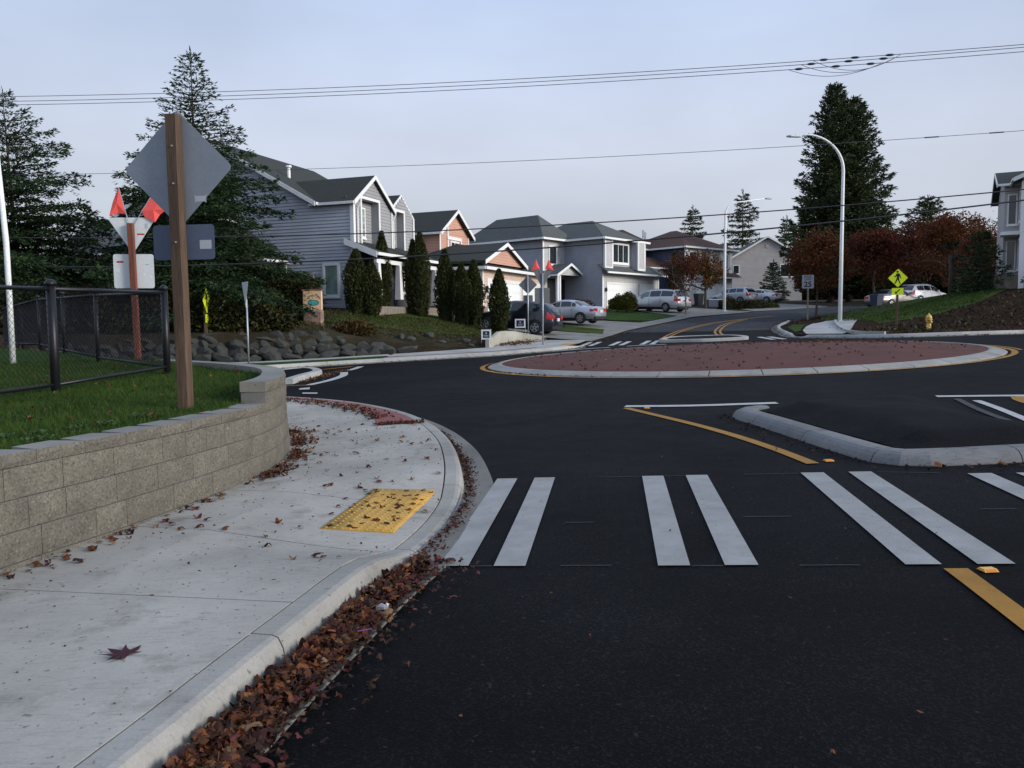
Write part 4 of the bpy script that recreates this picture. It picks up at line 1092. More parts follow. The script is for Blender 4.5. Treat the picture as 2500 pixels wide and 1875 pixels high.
# splices and slack loops on the upper lines
for wi, (_, pts) in enumerate((W1, W2, W3)):
    owner = (W1, W2, W3)[wi][0]
    def at_x(x):
        for a, b in zip(pts[:-1], pts[1:]):
            if a.x <= x <= b.x: return a.lerp(b, (x - a.x) / (b.x - a.x))
    xs = [(10.6, 11.6), (10.2, 11.4), (9.8, 11.0)][wi]
    for x in (*xs, xs[1] + 1.1):
        p = at_x(x); q = at_x(x + .28)
        MB().tube([p, p.lerp(q, .3), p.lerp(q, .7), q], [.018, .042, .042, .018], 8).build('insulator', m_wire, owner, True)
    a, b = at_x(xs[0] - .2), at_x(xs[1] + 1.6)
    MB().tube([a.lerp(b, k / 16) - Vector((0, 0, .42 * (1 - wi * .12) * 4 * (k / 16) * (1 - k / 16))) for k in range(17)], .009, 5).build('slack_loop', m_wirel, owner, True)
for o_, pts in (W4,):
    for x in (14.0, 16.0):
        for a, b in zip(pts[:-1], pts[1:]):
            if a.x <= x <= b.x: p = a.lerp(b, (x - a.x) / (b.x - a.x)); q = p + (b - a).normalized() * .45; MB().tube([p, q], .022, 6).build('sleeve', m_wirel, o_)

# ------------------------------------------------------------------ boulder wall
rw = thing('boulder_wall', 'low wall of stacked gray boulders along the far sidewalk', 'boulder wall')
ROCK = []
for k in range(9):
    bm = bmesh.new(); bmesh.ops.create_icosphere(bm, subdivisions=2, radius=.5)
    rr = random.Random(50 + k)
    planes = [(Vector((rr.gauss(0, 1), rr.gauss(0, 1), rr.gauss(0, 1))).normalized(), rr.uniform(.24, .42)) for _ in range(14)]
    for v in bm.verts:
        for n_, d_ in planes:
            q = v.co.dot(n_)
            if q > d_: v.co -= n_ * (q - d_)
        v.co += Vector((rr.gauss(0, .012), rr.gauss(0, .012), rr.gauss(0, .012)))
    me = bpy.data.meshes.new('boulder'); bm.to_mesh(me); bm.free(); me.materials.append(m_rock); ROCK.append(me)
RLc = resample(catmull([(-26, 31.05), (-16, 31.75), (-13, 32.05), (-10.9, 32.6), (-8.9, 33.5), (-6.45, 34.85), (-4.7, 35.65)], .2), .05)
rd = np.r_[0, np.cumsum(np.linalg.norm(np.diff(RLc, axis=0), axis=1))]; RN = normals(RLc)
rr = random.Random(5)
for row in range(4):
    s_ = rr.uniform(0, .4)
    while s_ < rd[-1]:
        frac = s_ / rd[-1]; top = 1.05 * (1 - sst(.80, 1.0, frac) * .7)
        w = rr.uniform(.42, .95); hgt = rr.uniform(.34, .50)
        zc = .13 + row * .27
        if zc + .1 < top and not (row == 3 and rr.random() < .3):
            i = min(int((s_ + w / 2) / .05), len(RLc) - 1); p = RLc[i]; n_ = RN[i]
            o = bpy.data.objects.new('boulder', rr.choice(ROCK)); o.parent = rw
            back = .10 + row * .17 + rr.uniform(-.07, .07)
            o.location = (p[0] - n_[0] * back, p[1] - n_[1] * back, h1(*p) + .12 + zc - .03)
            o.rotation_euler = (rr.uniform(-.3, .3), rr.uniform(-.3, .3), math.atan2(-n_[0], n_[1]) + rr.uniform(-.3, .3)); o.scale = (w * 1.6, .9, hgt * 1.6)
            COL.objects.link(o)
        s_ += w * .93
# loose rocks on the bare slope
for x, y, s_ in ((-3.2, 37.0, .35), (-2.2, 37.6, .5), (-3.9, 37.6, .6), (-5.1, 36.6, .55), (-1.9, 36.95, .3), (-4.6, 36.6, .45), (-2.8, 38.2, .25)):
    o = bpy.data.objects.new('boulder', rr.choice(ROCK)); o.parent = rw; o.location = (x, y, float(TL(np.array([x]), np.array([y]))[0]) + s_ * .12); o.scale = (s_ * 1.5, s_, s_ * .8); o.rotation_euler = (0, 0, rr.uniform(0, 3)); COL.objects.link(o)

# low white concrete wall by the far driveway
cw = thing('concrete_wall', 'low white cast concrete wall with a sloping top by the far driveway', 'wall')
pts = [(-1.12, 36.75, .80), (-.85, 37.6, .95), (-.55, 38.6, 1.13), (-.1, 39.5, 1.16), (.55, 40.2, 1.13), (1.15, 40.55, .98), (1.75, 40.75, .82)]
P = catmull([p[:2] for p in pts], .25); zt = np.interp(np.linspace(0, 1, len(P)), np.linspace(0, 1, len(pts)), [p[2] for p in pts])
A, Bq = offset(P, .09), offset(P, -.09)
mb = MB(); mb.loft([[(*A[i], .1), (*A[i], zt[i]), (*Bq[i], zt[i]), (*Bq[i], .1)] for i in range(len(P))], True, True, True); mb.build('wall_body', m_wallc, cw)
# ------------------------------------------------------------------ houses
# local frame of a house: X along its front away from us, Y into the house, Z up; the front faces -Y, the side we see faces -X
def tl(x, y): return float(TL(np.array([x]), np.array([y]))[0])
def house(label, loc, heading): return thing('house', label, 'house', loc, R(90 - heading))
def pbox(root, name, x0, y0, z0, x1, y1, z1, mt): return MB().box(x0, y0, z0, x1, y1, z1).build(name, mt, root)

def gable(root, axis, a0, a1, b0, b1, ze, rise, ov=.35, a1r=None, *,  mt=None, wallmt=None, th=.16, rake=.2, ends=(True, True), wall=(True, True), name='roof', gutters=True):
    """pitched roof, ridge along axis from a0 to a1, spanning b0..b1 across"""
    def P(a, b, z): return (a, b, z) if axis == 'x' else (b, a, z)
    bm_ = (b0 + b1) / 2; hw = (b1 - b0) / 2; sl_ = rise / hw
    A0, A1 = a0 - (ov if ends[0] else 0), a1 + (ov if ends[1] else 0)
    zlo = ze - sl_ * ov
    mb = MB()
    for sg_ in (-1, 1):
        e = bm_ + sg_ * (hw + ov)
        AR = A1 if a1r is None else a1r
        mb.loft([[P(A0, e, zlo), P(A0, bm_, ze + rise), P(A0, bm_, ze + rise + th), P(A0, e, zlo + th)], [P(A1, e, zlo), P(AR, bm_, ze + rise), P(AR, bm_, ze + rise + th), P(A1, e, zlo + th)]], True, True, True)
    rf = mb.build(name, mt, root)
    for k, (a, do) in enumerate(((A0, ends[0]), (A1, ends[1]))):
        if not do: continue
        t = .035 if k else -.035
        for sg_ in (-1, 1):
            e = bm_ + sg_ * (hw + ov + .02)
            MB().prism([P(a, e, zlo - rake + th - .02), P(a, bm_, ze + rise - rake + th), P(a, bm_, ze + rise + th + .012), P(a, e, zlo + th + .012)], Vector(P(t, 0, 0))).build('rake_board', m_trim, rf)
    if gutters:
        for sg_ in (-1, 1):
            e = bm_ + sg_ * (hw + ov)
            mb = MB(); q = e + sg_ * .09; lo, hi = min(e, q), max(e, q)
            p0, p1 = P(A0 + .01, lo, zlo + .01), P(A1 - .01, hi, zlo + .14)
            mb.box(min(p0[0], p1[0]), min(p0[1], p1[1]), p0[2], max(p0[0], p1[0]), max(p0[1], p1[1]), p1[2]); mb.build('gutter', m_trim, rf)
    for k, (a, do) in enumerate(((a0, wall[0]), (a1, wall[1]))):
        if do and wallmt is not None:
            t = -.12 if k else .12
            MB().prism([P(a, b0, ze - .02), P(a, b1, ze - .02), P(a, bm_, ze + rise - .01)], Vector(P(t, 0, 0))).build('gable_wall', wallmt, root)
    return rf

def hip(root, x0, y0, x1, y1, ze, rise, ov=.45, mt=None, name='roof'):
    X0, Y0, X1, Y1 = x0 - ov, y0 - ov, x1 + ov, y1 + ov; w, d = X1 - X0, Y1 - Y0; q = min(w, d) / 2
    r0, r1 = ((X0 + q, (Y0 + Y1) / 2), (X1 - q, (Y0 + Y1) / 2)) if w >= d else (((X0 + X1) / 2, Y0 + q), ((X0 + X1) / 2, Y1 - q))
    zt = ze + rise
    v = [(X0, Y0, ze), (X1, Y0, ze), (X1, Y1, ze), (X0, Y1, ze), (*r0, zt), (*r1, zt)]
    f = [(0, 1, 5, 4), (1, 2, 5), (2, 3, 4, 5), (3, 0, 4)] if w >= d else [(0, 1, 4), (1, 2, 5, 4), (2, 3, 5), (3, 0, 4, 5)]
    f.append((3, 2, 1, 0))
    rf = mesh_obj(name, v, f, mt, root)
    for a, b, c, d_ in ((X0 - .03, Y0 - .09, X1 + .03, Y0 - .002), (X0 - .03, Y1 + .002, X1 + .03, Y1 + .09), (X0 - .09, Y0, X0 - .002, Y1), (X1 + .002, Y0, X1 + .09, Y1)):
        MB().box(a, b, ze - .15, c, d_, ze + .02).build('gutter', m_trim, rf)
    MB().box(X0 + .02, Y0 + .02, ze - .05, X1 - .02, Y1 - .02, ze - .02).build('soffit', m_soffit, rf)
    return rf

def window(root, plane, c, u0, u1, z0, z1, fr=.09, cols=2, rows=1, gm=None, proud=.05, sill=True):
    """framed window on a wall plane; plane 'f': Y=c facing -Y (u=X); 's': X=c facing -X (u=Y)"""
    def B(mb, ua, ub, za, zb, d0, d1):
        if plane == 'f': mb.box(ua, c - d1, za, ub, c - d0, zb)
        else: mb.box(c - d1, ua, za, c - d0, ub, zb)
    mb = MB()
    B(mb, u0, u1, z1 - fr, z1, 0, proud); B(mb, u0, u1, z0, z0 + fr, 0, proud); B(mb, u0, u0 + fr, z0 + fr, z1 - fr, 0, proud); B(mb, u1 - fr, u1, z0 + fr, z1 - fr, 0, proud)
    w = mb.build('window', m_trim, root)
    W_ = u1 - u0 - 2 * fr; Hh = z1 - z0 - 2 * fr
    for i in range(cols):
        mb = MB(); B(mb, u0 + fr + W_ * i / cols + .012, u0 + fr + W_ * (i + 1) / cols - .012, z0 + fr, z1 - fr, .002, proud * .4); mb.build('pane', gm or m_glass, w)
    for i in range(1, cols):
        mb = MB(); B(mb, u0 + fr + W_ * i / cols - .03, u0 + fr + W_ * i / cols + .03, z0 + fr, z1 - fr, 0, proud * .75); mb.build('mullion', m_trim, w)
    for j in range(1, rows):
        mb = MB(); B(mb, u0 + fr, u1 - fr, z0 + fr + Hh * j / rows - .012, z0 + fr + Hh * j / rows + .012, 0, proud * .55); mb.build('muntin', m_trim, w)
    if sill: mb = MB(); B(mb, u0 - .03, u1 + .03, z0 - .07, z0 - .002, 0, proud + .04); mb.build('sill', m_trim, w)
    return w

def boards(root, plane, c, zs, ze, iv, mt, pitch=.165, name='siding_board'):
    z = zs
    while z < ze - .02:
        zt = min(z + pitch + .012, ze)
        for u0, u1 in iv(z + pitch * .5):
            if u1 - u0 < .06: continue
            if plane == 's': sec = [(c, u0, z), (c - .042, u0, z), (c - .006, u0, zt), (c, u0, zt)]; vec = (0, u1 - u0, 0)
            else: sec = [(u0, c, z), (u0, c, zt), (u0, c - .006, zt), (u0, c - .032, z)]; vec = (u1 - u0, 0, 0)
            MB().prism(sec, vec).build(name, mt, root)
        z += pitch

def garage_door(root, x0, x1, z0, z1, c=0.0, n=4):
    d = pbox(root, 'garage_door', x0, c - .012, z0, x1, c + .03, z1, m_door)
    h_ = (z1 - z0) / n
    for i in range(n): MB().bbox(x0 + .015, c - .035, z0 + i * h_ + .008, x1 - .015, c - .013, z0 + (i + 1) * h_ - .008, .006).build('door_section', m_door, d)
    for a, b, e, f_ in ((x0 - .16, x0 - .004, z0, z1 + .2), (x1 + .004, x1 + .16, z0, z1 + .2), (x0 - .003, x1 + .003, z1 + .004, z1 + .2)):
        pbox(d, 'door_trim', a, c - .05, e, b, c + .02, f_, m_trim)

def downspout(root, x, y, z0, z1, kink=.25): MB().tube([(x - .0, y - kink, z1), (x, y - .05, z1 - .3), (x, y - .05, z0)], .04, 6).build('downspout', m_trim, root)

# ---- house 1: grey lap siding
h = house('gray two-storey house with white-trimmed twin gables behind the tall spruce', (-7.8, 40.0, 2.3), 20)
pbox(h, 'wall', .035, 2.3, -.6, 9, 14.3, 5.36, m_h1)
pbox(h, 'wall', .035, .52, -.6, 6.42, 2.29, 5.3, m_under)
main_sl = 3.4 / 6.1
def side_iv(z):
    if z < 5.30: return [(0.02, 14.3)]
    t = (z - 5.4) / main_sl
    return [(2.35 + max(t, 0), 14.4 - max(t, 0))] if 2.35 + max(t, 0) < 14.4 - max(t, 0) else []
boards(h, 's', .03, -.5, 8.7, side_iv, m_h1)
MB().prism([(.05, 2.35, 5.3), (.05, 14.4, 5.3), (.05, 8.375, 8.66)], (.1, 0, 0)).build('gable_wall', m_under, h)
gable(h, 'x', 0, 9, 2.3, 14.5, 5.4, 3.4, .38, mt=m_roof)
gable(h, 'y', 0.0, 2.4, 0.05, 3.85, 5.32, 1.38, .22, 4.8, mt=m_roof, ends=(True, False), wall=(False, False), name='dormer_roof')
gable(h, 'y', .25, 2.4, 4.0, 6.5, 5.25, .95, .18, 4.1, mt=m_roof, ends=(True, False), wall=(False, False), name='dormer_roof')
# front wall with two deep window recesses
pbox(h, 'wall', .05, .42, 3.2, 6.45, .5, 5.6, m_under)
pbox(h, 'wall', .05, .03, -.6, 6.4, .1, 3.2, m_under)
def front_iv(z):
    o = [(.0, .80), (2.52, 3.9), (3.9, 4.05), (5.3, 6.5)] if z < 5.55 else []
    if z < 5.28: return o
    r = []
    t = max(0, (z - 5.32) * 1.9 / 1.38); a, b = .05 + t, 3.85 - t
    if z < 5.55: r += [(a, .8), (2.52, b)]
    elif b > a: r += [(a, b)]
    t = max(0, (z - 5.25) * 1.25 / .95); a, b = 4.0 + t, 6.5 - t
    if z < 5.38: r += [(a, 4.05), (5.3, b)]
    elif b > a: r += [(a, b)]
    return r
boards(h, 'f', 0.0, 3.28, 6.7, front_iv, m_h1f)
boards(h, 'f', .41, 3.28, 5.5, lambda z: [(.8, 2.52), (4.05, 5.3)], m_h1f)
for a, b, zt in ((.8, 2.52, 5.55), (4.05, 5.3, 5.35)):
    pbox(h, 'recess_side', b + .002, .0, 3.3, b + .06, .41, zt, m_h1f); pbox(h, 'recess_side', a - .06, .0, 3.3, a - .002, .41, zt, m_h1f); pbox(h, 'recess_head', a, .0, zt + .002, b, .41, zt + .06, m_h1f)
    for q in ((a - .13, a, 3.28, zt + .13), (b, b + .13, 3.28, zt + .13)): pbox(h, 'trim_board', q[0], -.075, q[2], q[1], -.034, q[3], m_trim)
    pbox(h, 'trim_board', a + .002, -.075, zt, b - .002, -.034, zt + .13, m_trim)
window(h, 'f', .37, .86, 1.80, 3.66, 5.22, .09, 2, 4, m_glassg)
window(h, 'f', .37, 4.1, 4.85, 3.75, 5.1, .08, 2, 4, m_glassg)
pbox(h, 'trim_board', -.04, -.075, 3.14, 6.55, -.034, 3.28, m_trim)
for x, y in ((-.045, -.075),): pbox(h, 'corner_board', x, y, 3.2, x + .045, y + .2, 5.3, m_trim); pbox(h, 'corner_board', x + .05, y, 3.28, x + .19, y + .035, 5.3, m_trim)
pbox(h, 'corner_board', 3.86, -.08, 3.28, 4.0, -.036, 5.2, m_trim); pbox(h, 'corner_board', 6.42, -.08, 3.28, 6.56, -.036, 5.2, m_trim)
downspout(h, .3, -.06, 3.0, 5.25, .2); downspout(h, 4.0, -.06, 3.3, 5.1, .2)
# front porch
mb = MB(); mb.prism([(-.35, .3, 3.32), (-.35, -1.5, 2.62), (-.35, -1.5, 2.76), (-.35, .3, 3.46)], (7.3, 0, 0)); pr = mb.build('porch_roof', m_roof, h)
MB().prism([(-.39, .3, 3.18), (-.39, -1.52, 2.48), (-.39, -1.52, 2.78), (-.39, .3, 3.48)], (.035, 0, 0)).build('rake_board', m_trim, pr)
MB().box(-.35, -1.6, 2.6, 6.95, -1.505, 2.74).build('gutter', m_trim, pr)
pbox(h, 'porch_beam', -.1, -1.35, 2.25, 6.8, -1.2, 2.45, m_trim)
for x in (.1, 2.3, 4.5, 6.6): MB().loft([[(x - w, -1.28 - w, z), (x + w, -1.28 - w, z), (x + w, -1.28 + w, z), (x - w, -1.28 + w, z)] for w, z in ((.17, .5), (.11, 2.25))], True, True, True).build('porch_column', m_trim, h)
pbox(h, 'porch_floor', -.2, -1.5, -.4, 6.8, .0, .12, m_deck)
window(h, 'f', .0, 1.0, 2.4, .9, 2.2, .1, 2, 1); window(h, 'f', 0.0, 4.6, 6.0, .9, 2.2, .1, 2, 1)
pbox(h, 'front_door', 3.1, -.03, .12, 4.0, .02, 2.2, m_darksign)
# side wall: ground floor window
window(h, 's', -.0, .8, 1.78, .62, 2.32, .13, 1, 1, m_glassg, .06)
pbox(h, 'corner_board', -.05, -.03, -.5, -.0, .12, 3.2, m_trim)
# side wing and side porch behind the spruce
pbox(h, 'wing_wall', -1.4, 7.2, -.6, .0, 11.4, 4.75, m_cream)
gable(h, 'x', -1.4, .0, 7.2, 11.4, 4.75, 1.2, .35, mt=m_roof, wallmt=m_cream, ends=(True, False), wall=(True, False), name='wing_roof')
window(h, 's', -1.4, 8.2, 9.6, 2.9, 4.2, .1, 2, 1)
window(h, 's', -1.4, 10.0, 10.9, 2.9, 4.2, .1, 2, 1)
window(h, 's', -1.4, 8.0, 9.4, .5, 1.9, .1, 2, 1)
pr = gable(h, 'x', -2.3, .0, 4.2, 8.4, 2.6, 1.45, .35, mt=m_roof, wallmt=m_h1f, ends=(True, False), wall=(True, False), name='porch_roof')
for y in (4.5, 5.05):
    MB().loft([[(-2.15 - w, y - w, z), (-2.15 + w, y - w, z), (-2.15 + w, y + w, z), (-2.15 - w, y + w, z)] for w, z in ((.22, .4), (.12, 2.55))], True, True, True).build('porch_column', m_trim, h)
pbox(h, 'porch_shade_panel', -.06, 4.3, -.4, -.035, 7.1, 2.5, m_dark)  # flat dark panel on the wall, shade under the porch put in as colour
pbox(h, 'trim_board', -.09, 3.92, -.2, -.04, 4.08, 2.4, m_trim)
lamp = MB().bbox(-.3, 6.05, 1.75, -.12, 6.2, 1.95, .03).build('porch_light', plain('lamp_glow', (1., .35, .08), .5, emit=6.), h)
for z in (9.1, ): MB().tube([(2.2, 5.2, 6.9), (2.2, 5.2, 7.7)], .09, 8).build('roof_vent', m_trim, h); MB().tube([(2.2, 5.2, 7.7), (2.2, 5.2, 7.8)], .16, 8).build('vent_cap', m_trim, h)
# wooden balustrade in front of the side porch
fn = thing('timber_fence', 'weathered board fence with a tan top rail before the gray house', 'fence', (-13.3, 39.2, tl(-13.3, 39.2)), R(-8))
for i in range(22): MB().box(i * .17, 0, -.5, i * .17 + .155, .025, 1.3 + .02 * math.sin(i * 5)).build('board', m_deck, fn)
MB().box(-.05, -.06, 1.36, 3.9, .08, 1.5).build('top_rail', m_decktan, fn)
for x in (-.05, 3.72): MB().box(x, -.06, -.5, x + .14, .08, 1.75).build('post', m_deck, fn)

# ---- house 2: peach
h = house('peach house with white-trimmed gables and a white garage', (-1.65, 46.5, 1.75), 23)
pbox(h, 'garage_wall', 0, 0, -.6, 9.4, 7.5, 3.0, m_peachl)
hip(h, 0, 0, 9.4, 6.4, 3.02, 1.75, .4, m_roof)
gable(h, 'y', -.1, 3.2, -.05, 5.9, 3.32, 1.15, .25, mt=m_roof, wallmt=m_peach, ends=(True, False), wall=(True, False), name='front_gable', gutters=False)
gable(h, 'y', 1.2, 3.6, 5.0, 8.4, 3.55, 1.0, .25, mt=m_roof, wallmt=m_peach, ends=(True, False), wall=(True, False), name='front_gable', gutters=False)
garage_door(h, .75, 5.6, 0, 2.2, -.0); garage_door(h, 6.2, 8.95, 0, 2.2, -.0)
pbox(h, 'corner_board', -.03, -.03, .8, .12, .0, 2.95, m_trim); pbox(h, 'corner_board', -.035, .002, -.4, -.002, .13, 2.95, m_trim)
pbox(h, 'stone_pier', .0, -.06, -.2, .55, -.002, .75, m_stone); pbox(h, 'stone_pier', 5.78, -.06, -.2, 6.02, -.002, .75, m_stone)
MB().bbox(.3, -.2, 1.55, .45, -.05, 1.95, .03).build('wall_lamp', m_dark, h); downspout(h, -.05, .4, .0, 2.9, .3)
pbox(h, 'upper_wall', 2.3, 4, 2.9, 6.4, 12, 5.5, m_peach)
gable(h, 'y', 4.0, 12, 2.3, 6.4, 5.5, 1.38, .32, mt=m_roof, wallmt=m_peach, name='upper_roof')
window(h, 'f', 4.0, 3.75, 4.95, 3.75, 5.05, .11, 2, 1); pbox(h, 'trim_board', 3.3, 3.93, 5.1, 5.3, 3.98, 5.3, m_trim)
for x in (3.3, 5.17): pbox(h, 'trim_board', x, 3.93, 3.4, x + .13, 3.98, 5.08, m_trim)
for x in (2.28, 6.29): pbox(h, 'corner_board', x, 3.95, 3.0, x + .12, 3.995, 5.45, m_trim)
pbox(h, 'trim_band', 2.26, 3.94, 3.45, 3.28, 3.99, 3.65, m_trim); pbox(h, 'trim_band', 2.25, 4.0, 3.45, 2.295, 9, 3.65, m_trim)
window(h, 's', 2.3, 6.2, 7.3, 3.75, 5.0, .11, 1, 1)
MB().tube([(1.5, 3.0, 5.0), (1.5, 3.0, 5.6)], .07, 8).build('roof_vent', m_trim, h)
window(h, 's', .0, 2.2, 3.4, .9, 2.1, .1, 2, 1)

# ---- house 3: grey with triple garage
h = house('gray-blue house with a white triple garage and round bush', (7.97, 70.0, 2.66), 40)
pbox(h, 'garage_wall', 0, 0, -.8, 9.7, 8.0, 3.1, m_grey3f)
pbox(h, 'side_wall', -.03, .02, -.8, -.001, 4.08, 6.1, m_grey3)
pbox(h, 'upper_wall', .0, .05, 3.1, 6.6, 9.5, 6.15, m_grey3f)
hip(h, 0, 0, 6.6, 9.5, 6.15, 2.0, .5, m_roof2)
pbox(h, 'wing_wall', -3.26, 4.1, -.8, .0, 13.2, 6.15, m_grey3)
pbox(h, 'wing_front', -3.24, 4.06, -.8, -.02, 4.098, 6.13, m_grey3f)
hip(h, -3.26, 4.1, .9, 13.2, 6.17, 2.35, .5, m_roof2)
mb = MB(); mb.prism([(-.4, .2, 3.75), (-.4, -.75, 3.05), (-.4, -.75, 3.2), (-.4, .2, 3.9)], (10.6, 0, 0)); sk = mb.build('skirt_roof', m_roof2, h)
mb = MB(); mb.add([(6.6, .0, 3.72), (10.2, .0, 3.72), (10.2, 8, 3.1), (8.4, 4, 5.3), (6.6, 4, 5.3), (6.6, 8.2, 3.1)], [(0, 1, 3, 4), (1, 2, 3), (2, 5, 4, 3)]); mb.build('garage_roof', m_roof2, h)
MB().box(-.4, -.86, 3.05, 10.2, -.755, 3.2).build('gutter', m_trim, sk)
garage_door(h, .75, 5.6, 0, 2.15, 0.); garage_door(h, 6.3, 9.1, 0, 2.15, 0.)
pbox(h, 'corner_board', -.06, -.03, -.3, .14, -.003, 3.0, m_trim); pbox(h, 'corner_board', 9.56, -.03, -.3, 9.72, -.003, 3.0, m_trim)
for x0, x1, pj in ((-.03, 1.25, .25), (4.7, 5.95, .7), (6.1, 6.7, .3)):
    b_ = pbox(h, 'bay_panel', x0 + .1, -pj, 3.62, x1 - .1, .04, 6.0, m_grey3f)
    for q in ((x0, x0 + .16), (x1 - .16, x1)): MB().box(q[0], -pj - .03, 3.45, q[1], -pj + .14, 6.02).build('trim_board', m_trim, b_)
    MB().box(x0 + .161, -pj - .03, 3.45, x1 - .161, -pj + .05, 3.66).build('trim_board', m_trim, b_)
pbox(h, 'bay_side', 4.62, -.68, 3.5, 4.69, .04, 6.05, m_grey3)
window(h, 'f', .03, 1.55, 4.3, 4.0, 5.85, .16, 3, 1); pbox(h, 'trim_band', 1.3, -.02, 3.5, 4.6, .03, 3.72, m_trim)
for x in (.35, ): MB().bbox(x, -.2, 1.5, x + .14, -.05, 1.85, .03).build('wall_lamp', m_dark, h)
window(h, 'f', 4.06, -2.4, -1.2, 3.9, 5.6, .12, 1, 1)
pbox(h, 'trim_board', -3.3, 4.0, 3.3, -3.12, 4.055, 6.1, m_trim)
gable(h, 'y', 2.4, 4.1, -3.4, .0, 2.95, .85, .3, mt=m_roof2, wallmt=m_grey3f, ends=(True, False), wall=(True, False), name='entry_roof')
for x in (-3.2, -2.9): pbox(h, 'porch_column', x, 2.5, -.5, x + .2, 2.7, 2.9, m_trim)
pbox(h, 'entry_shade_panel', -2.6, 4.0, -.5, -.1, 4.05, 2.7, m_dark)  # thin dark sheet painting the entry's shade, no hollow behind it

# ---- house 4: navy, brown roof
h = house('navy house with a brown hip roof behind the distant street lamp', (18.1, 84.0, 3.15), 49)
pbox(h, 'main_wall', 0, .05, -.8, 8.7, 9.5, 6.05, m_blue)
pbox(h, 'front_wall', .02, .0, -.8, 8.68, .045, 6.05, m_grey3f)
hip(h, 0, 0, 8.7, 9.5, 6.1, 2.3, .5, m_roofb); hip(h, -3.5, 5.0, 2.5, 12.5, 6.12, 2.4, .5, m_roofb)
pbox(h, 'wing_wall', -3.45, 5.05, -.8, .0, 12.5, 6.05, m_blue)
mb = MB(); mb.prism([(3.4, .1, 3.55), (3.4, -.8, 2.95), (3.4, -.8, 3.1), (3.4, .1, 3.7)], (6.0, 0, 0)); sk = mb.build('skirt_roof', m_roofb, h)
MB().box(3.4, -.9, 2.93, 9.4, -.805, 3.08).build('gutter', m_trim, sk)
for x0 in (-.02, 2.3, 4.4, 6.3, 8.0):
    pbox(h, 'trim_panel', x0, -.08, 3.4, x0 + .55, -.002, 5.95, m_trim)
window(h, 'f', .0, .7, 2.2, 3.9, 5.7, .14, 2, 1); window(h, 'f', .0, 4.95, 6.2, 3.9, 5.7, .14, 2, 1); window(h, 'f', 0., 6.95, 7.9, 3.9, 5.7, .14, 2, 1)
garage_door(h, 2.2, 5.6, 0, 2.15, 0.); garage_door(h, 6.0, 8.3, 0, 2.15, 0.)
pbox(h, 'gable_wing', -5.6, 2.6, -.8, -.0, 5.0, 4.0, m_blue)
rf = gable(h, 'x', -5.6, .0, 2.4, 5.2, 4.05, .95, .3, mt=m_roofb, wallmt=m_blue, ends=(True, False), wall=(True, False), name='wing_roof')
for x, y in ((.8, 6.2), (2.6, 7.4)): MB().tube([(x, y, 6.6), (x, y, 8.4)], .12, 8).build('roof_vent', m_trim, h)

# ---- house 5: beige gable facing us
h = thing('house', 'plain beige gable-end house beyond the silver cars', 'house', (27.4, 100.0, 3.9), R(-4))
pbox(h, 'end_wall', 0, 0, -1, 8.6, 11, 5.3, m_beige)
gable(h, 'y', 0, 11, 0, 8.6, 5.3, 2.5, .35, mt=m_roof2, wallmt=m_beige)
window(h, 'f', 0., .15, .95, 3.35, 4.45, .07, 1, 1); window(h, 'f', 0., 5.9, 8.1, 2.9, 4.5, .09, 2, 1)
MB().bbox(4.1, -.05, 6.5, 4.5, -.0, 7.0, .02).build('gable_vent', m_beige, h)

# ---- house 0: cream, seen through the spruces
h = thing('house', 'cream house with gray roof glimpsed between the two left spruces', 'house', (-29.0, 52.0, 2.4), R(-3))
pbox(h, 'end_wall', 0, 0, -1, 7.6, 9, 3.9, m_cream)
gable(h, 'x', 0, 7.6, 0, 9, 3.9, 2.4, .45, mt=m_roof2, wallmt=m_cream)
for x in (4.7, 7.42): pbox(h, 'corner_board', x, -.05, -.5, x + .17, -.002, 3.85, m_trim)
window(h, 'f', 0., 5.3, 6.7, 1.0, 2.5, .12, 2, 1); window(h, 'f', 0., 1.3, 2.7, 1.0, 2.5, .12, 2, 1)

# ---- building at the frame's edge
h = thing('house', 'tall beige building with white corner trim on the hill', 'house', (28.75, 45.5, 3.1), R(-29))
pbox(h, 'main_wall', 0, 0, -1.5, 12, 10, 6.3, m_cream)
gable(h, 'y', 0, 10, 0, 12, 6.3, 2.6, .45, mt=m_roof2, wallmt=m_cream)
pbox(h, 'rear_wall', -.75, 2.2, -1.5, .0, 11, 6.2, m_beige)
gable(h, 'x', -.75, 6, 2.2, 11, 6.25, 1.25, .4, mt=m_roof, wallmt=m_beige, ends=(True, False), wall=(True, False), name='rear_roof')
pbox(h, 'corner_board', -.05, -.05, -1, .22, -.002, 6.1, m_trim)
for z0, z1 in ((3.9, 5.7), (1.2, 3.0)): window(h, 'f', 2.2, -.6, -.1, z0, z1, .07, 1, 1); window(h, 's', -.0, .5, 1.7, z0, z1, .1, 1, 1)
pbox(h, 'porch_floor', -.95, .6, 3.2, -.02, 2.15, 3.4, m_trim)
pbox(h, 'sloping_porch', -1.2, .4, .0, -.02, 2.1, .9, m_deck)
window(h, 'f', 0., 1.2, 2.6, 3.6, 5.2, .12, 2, 1)
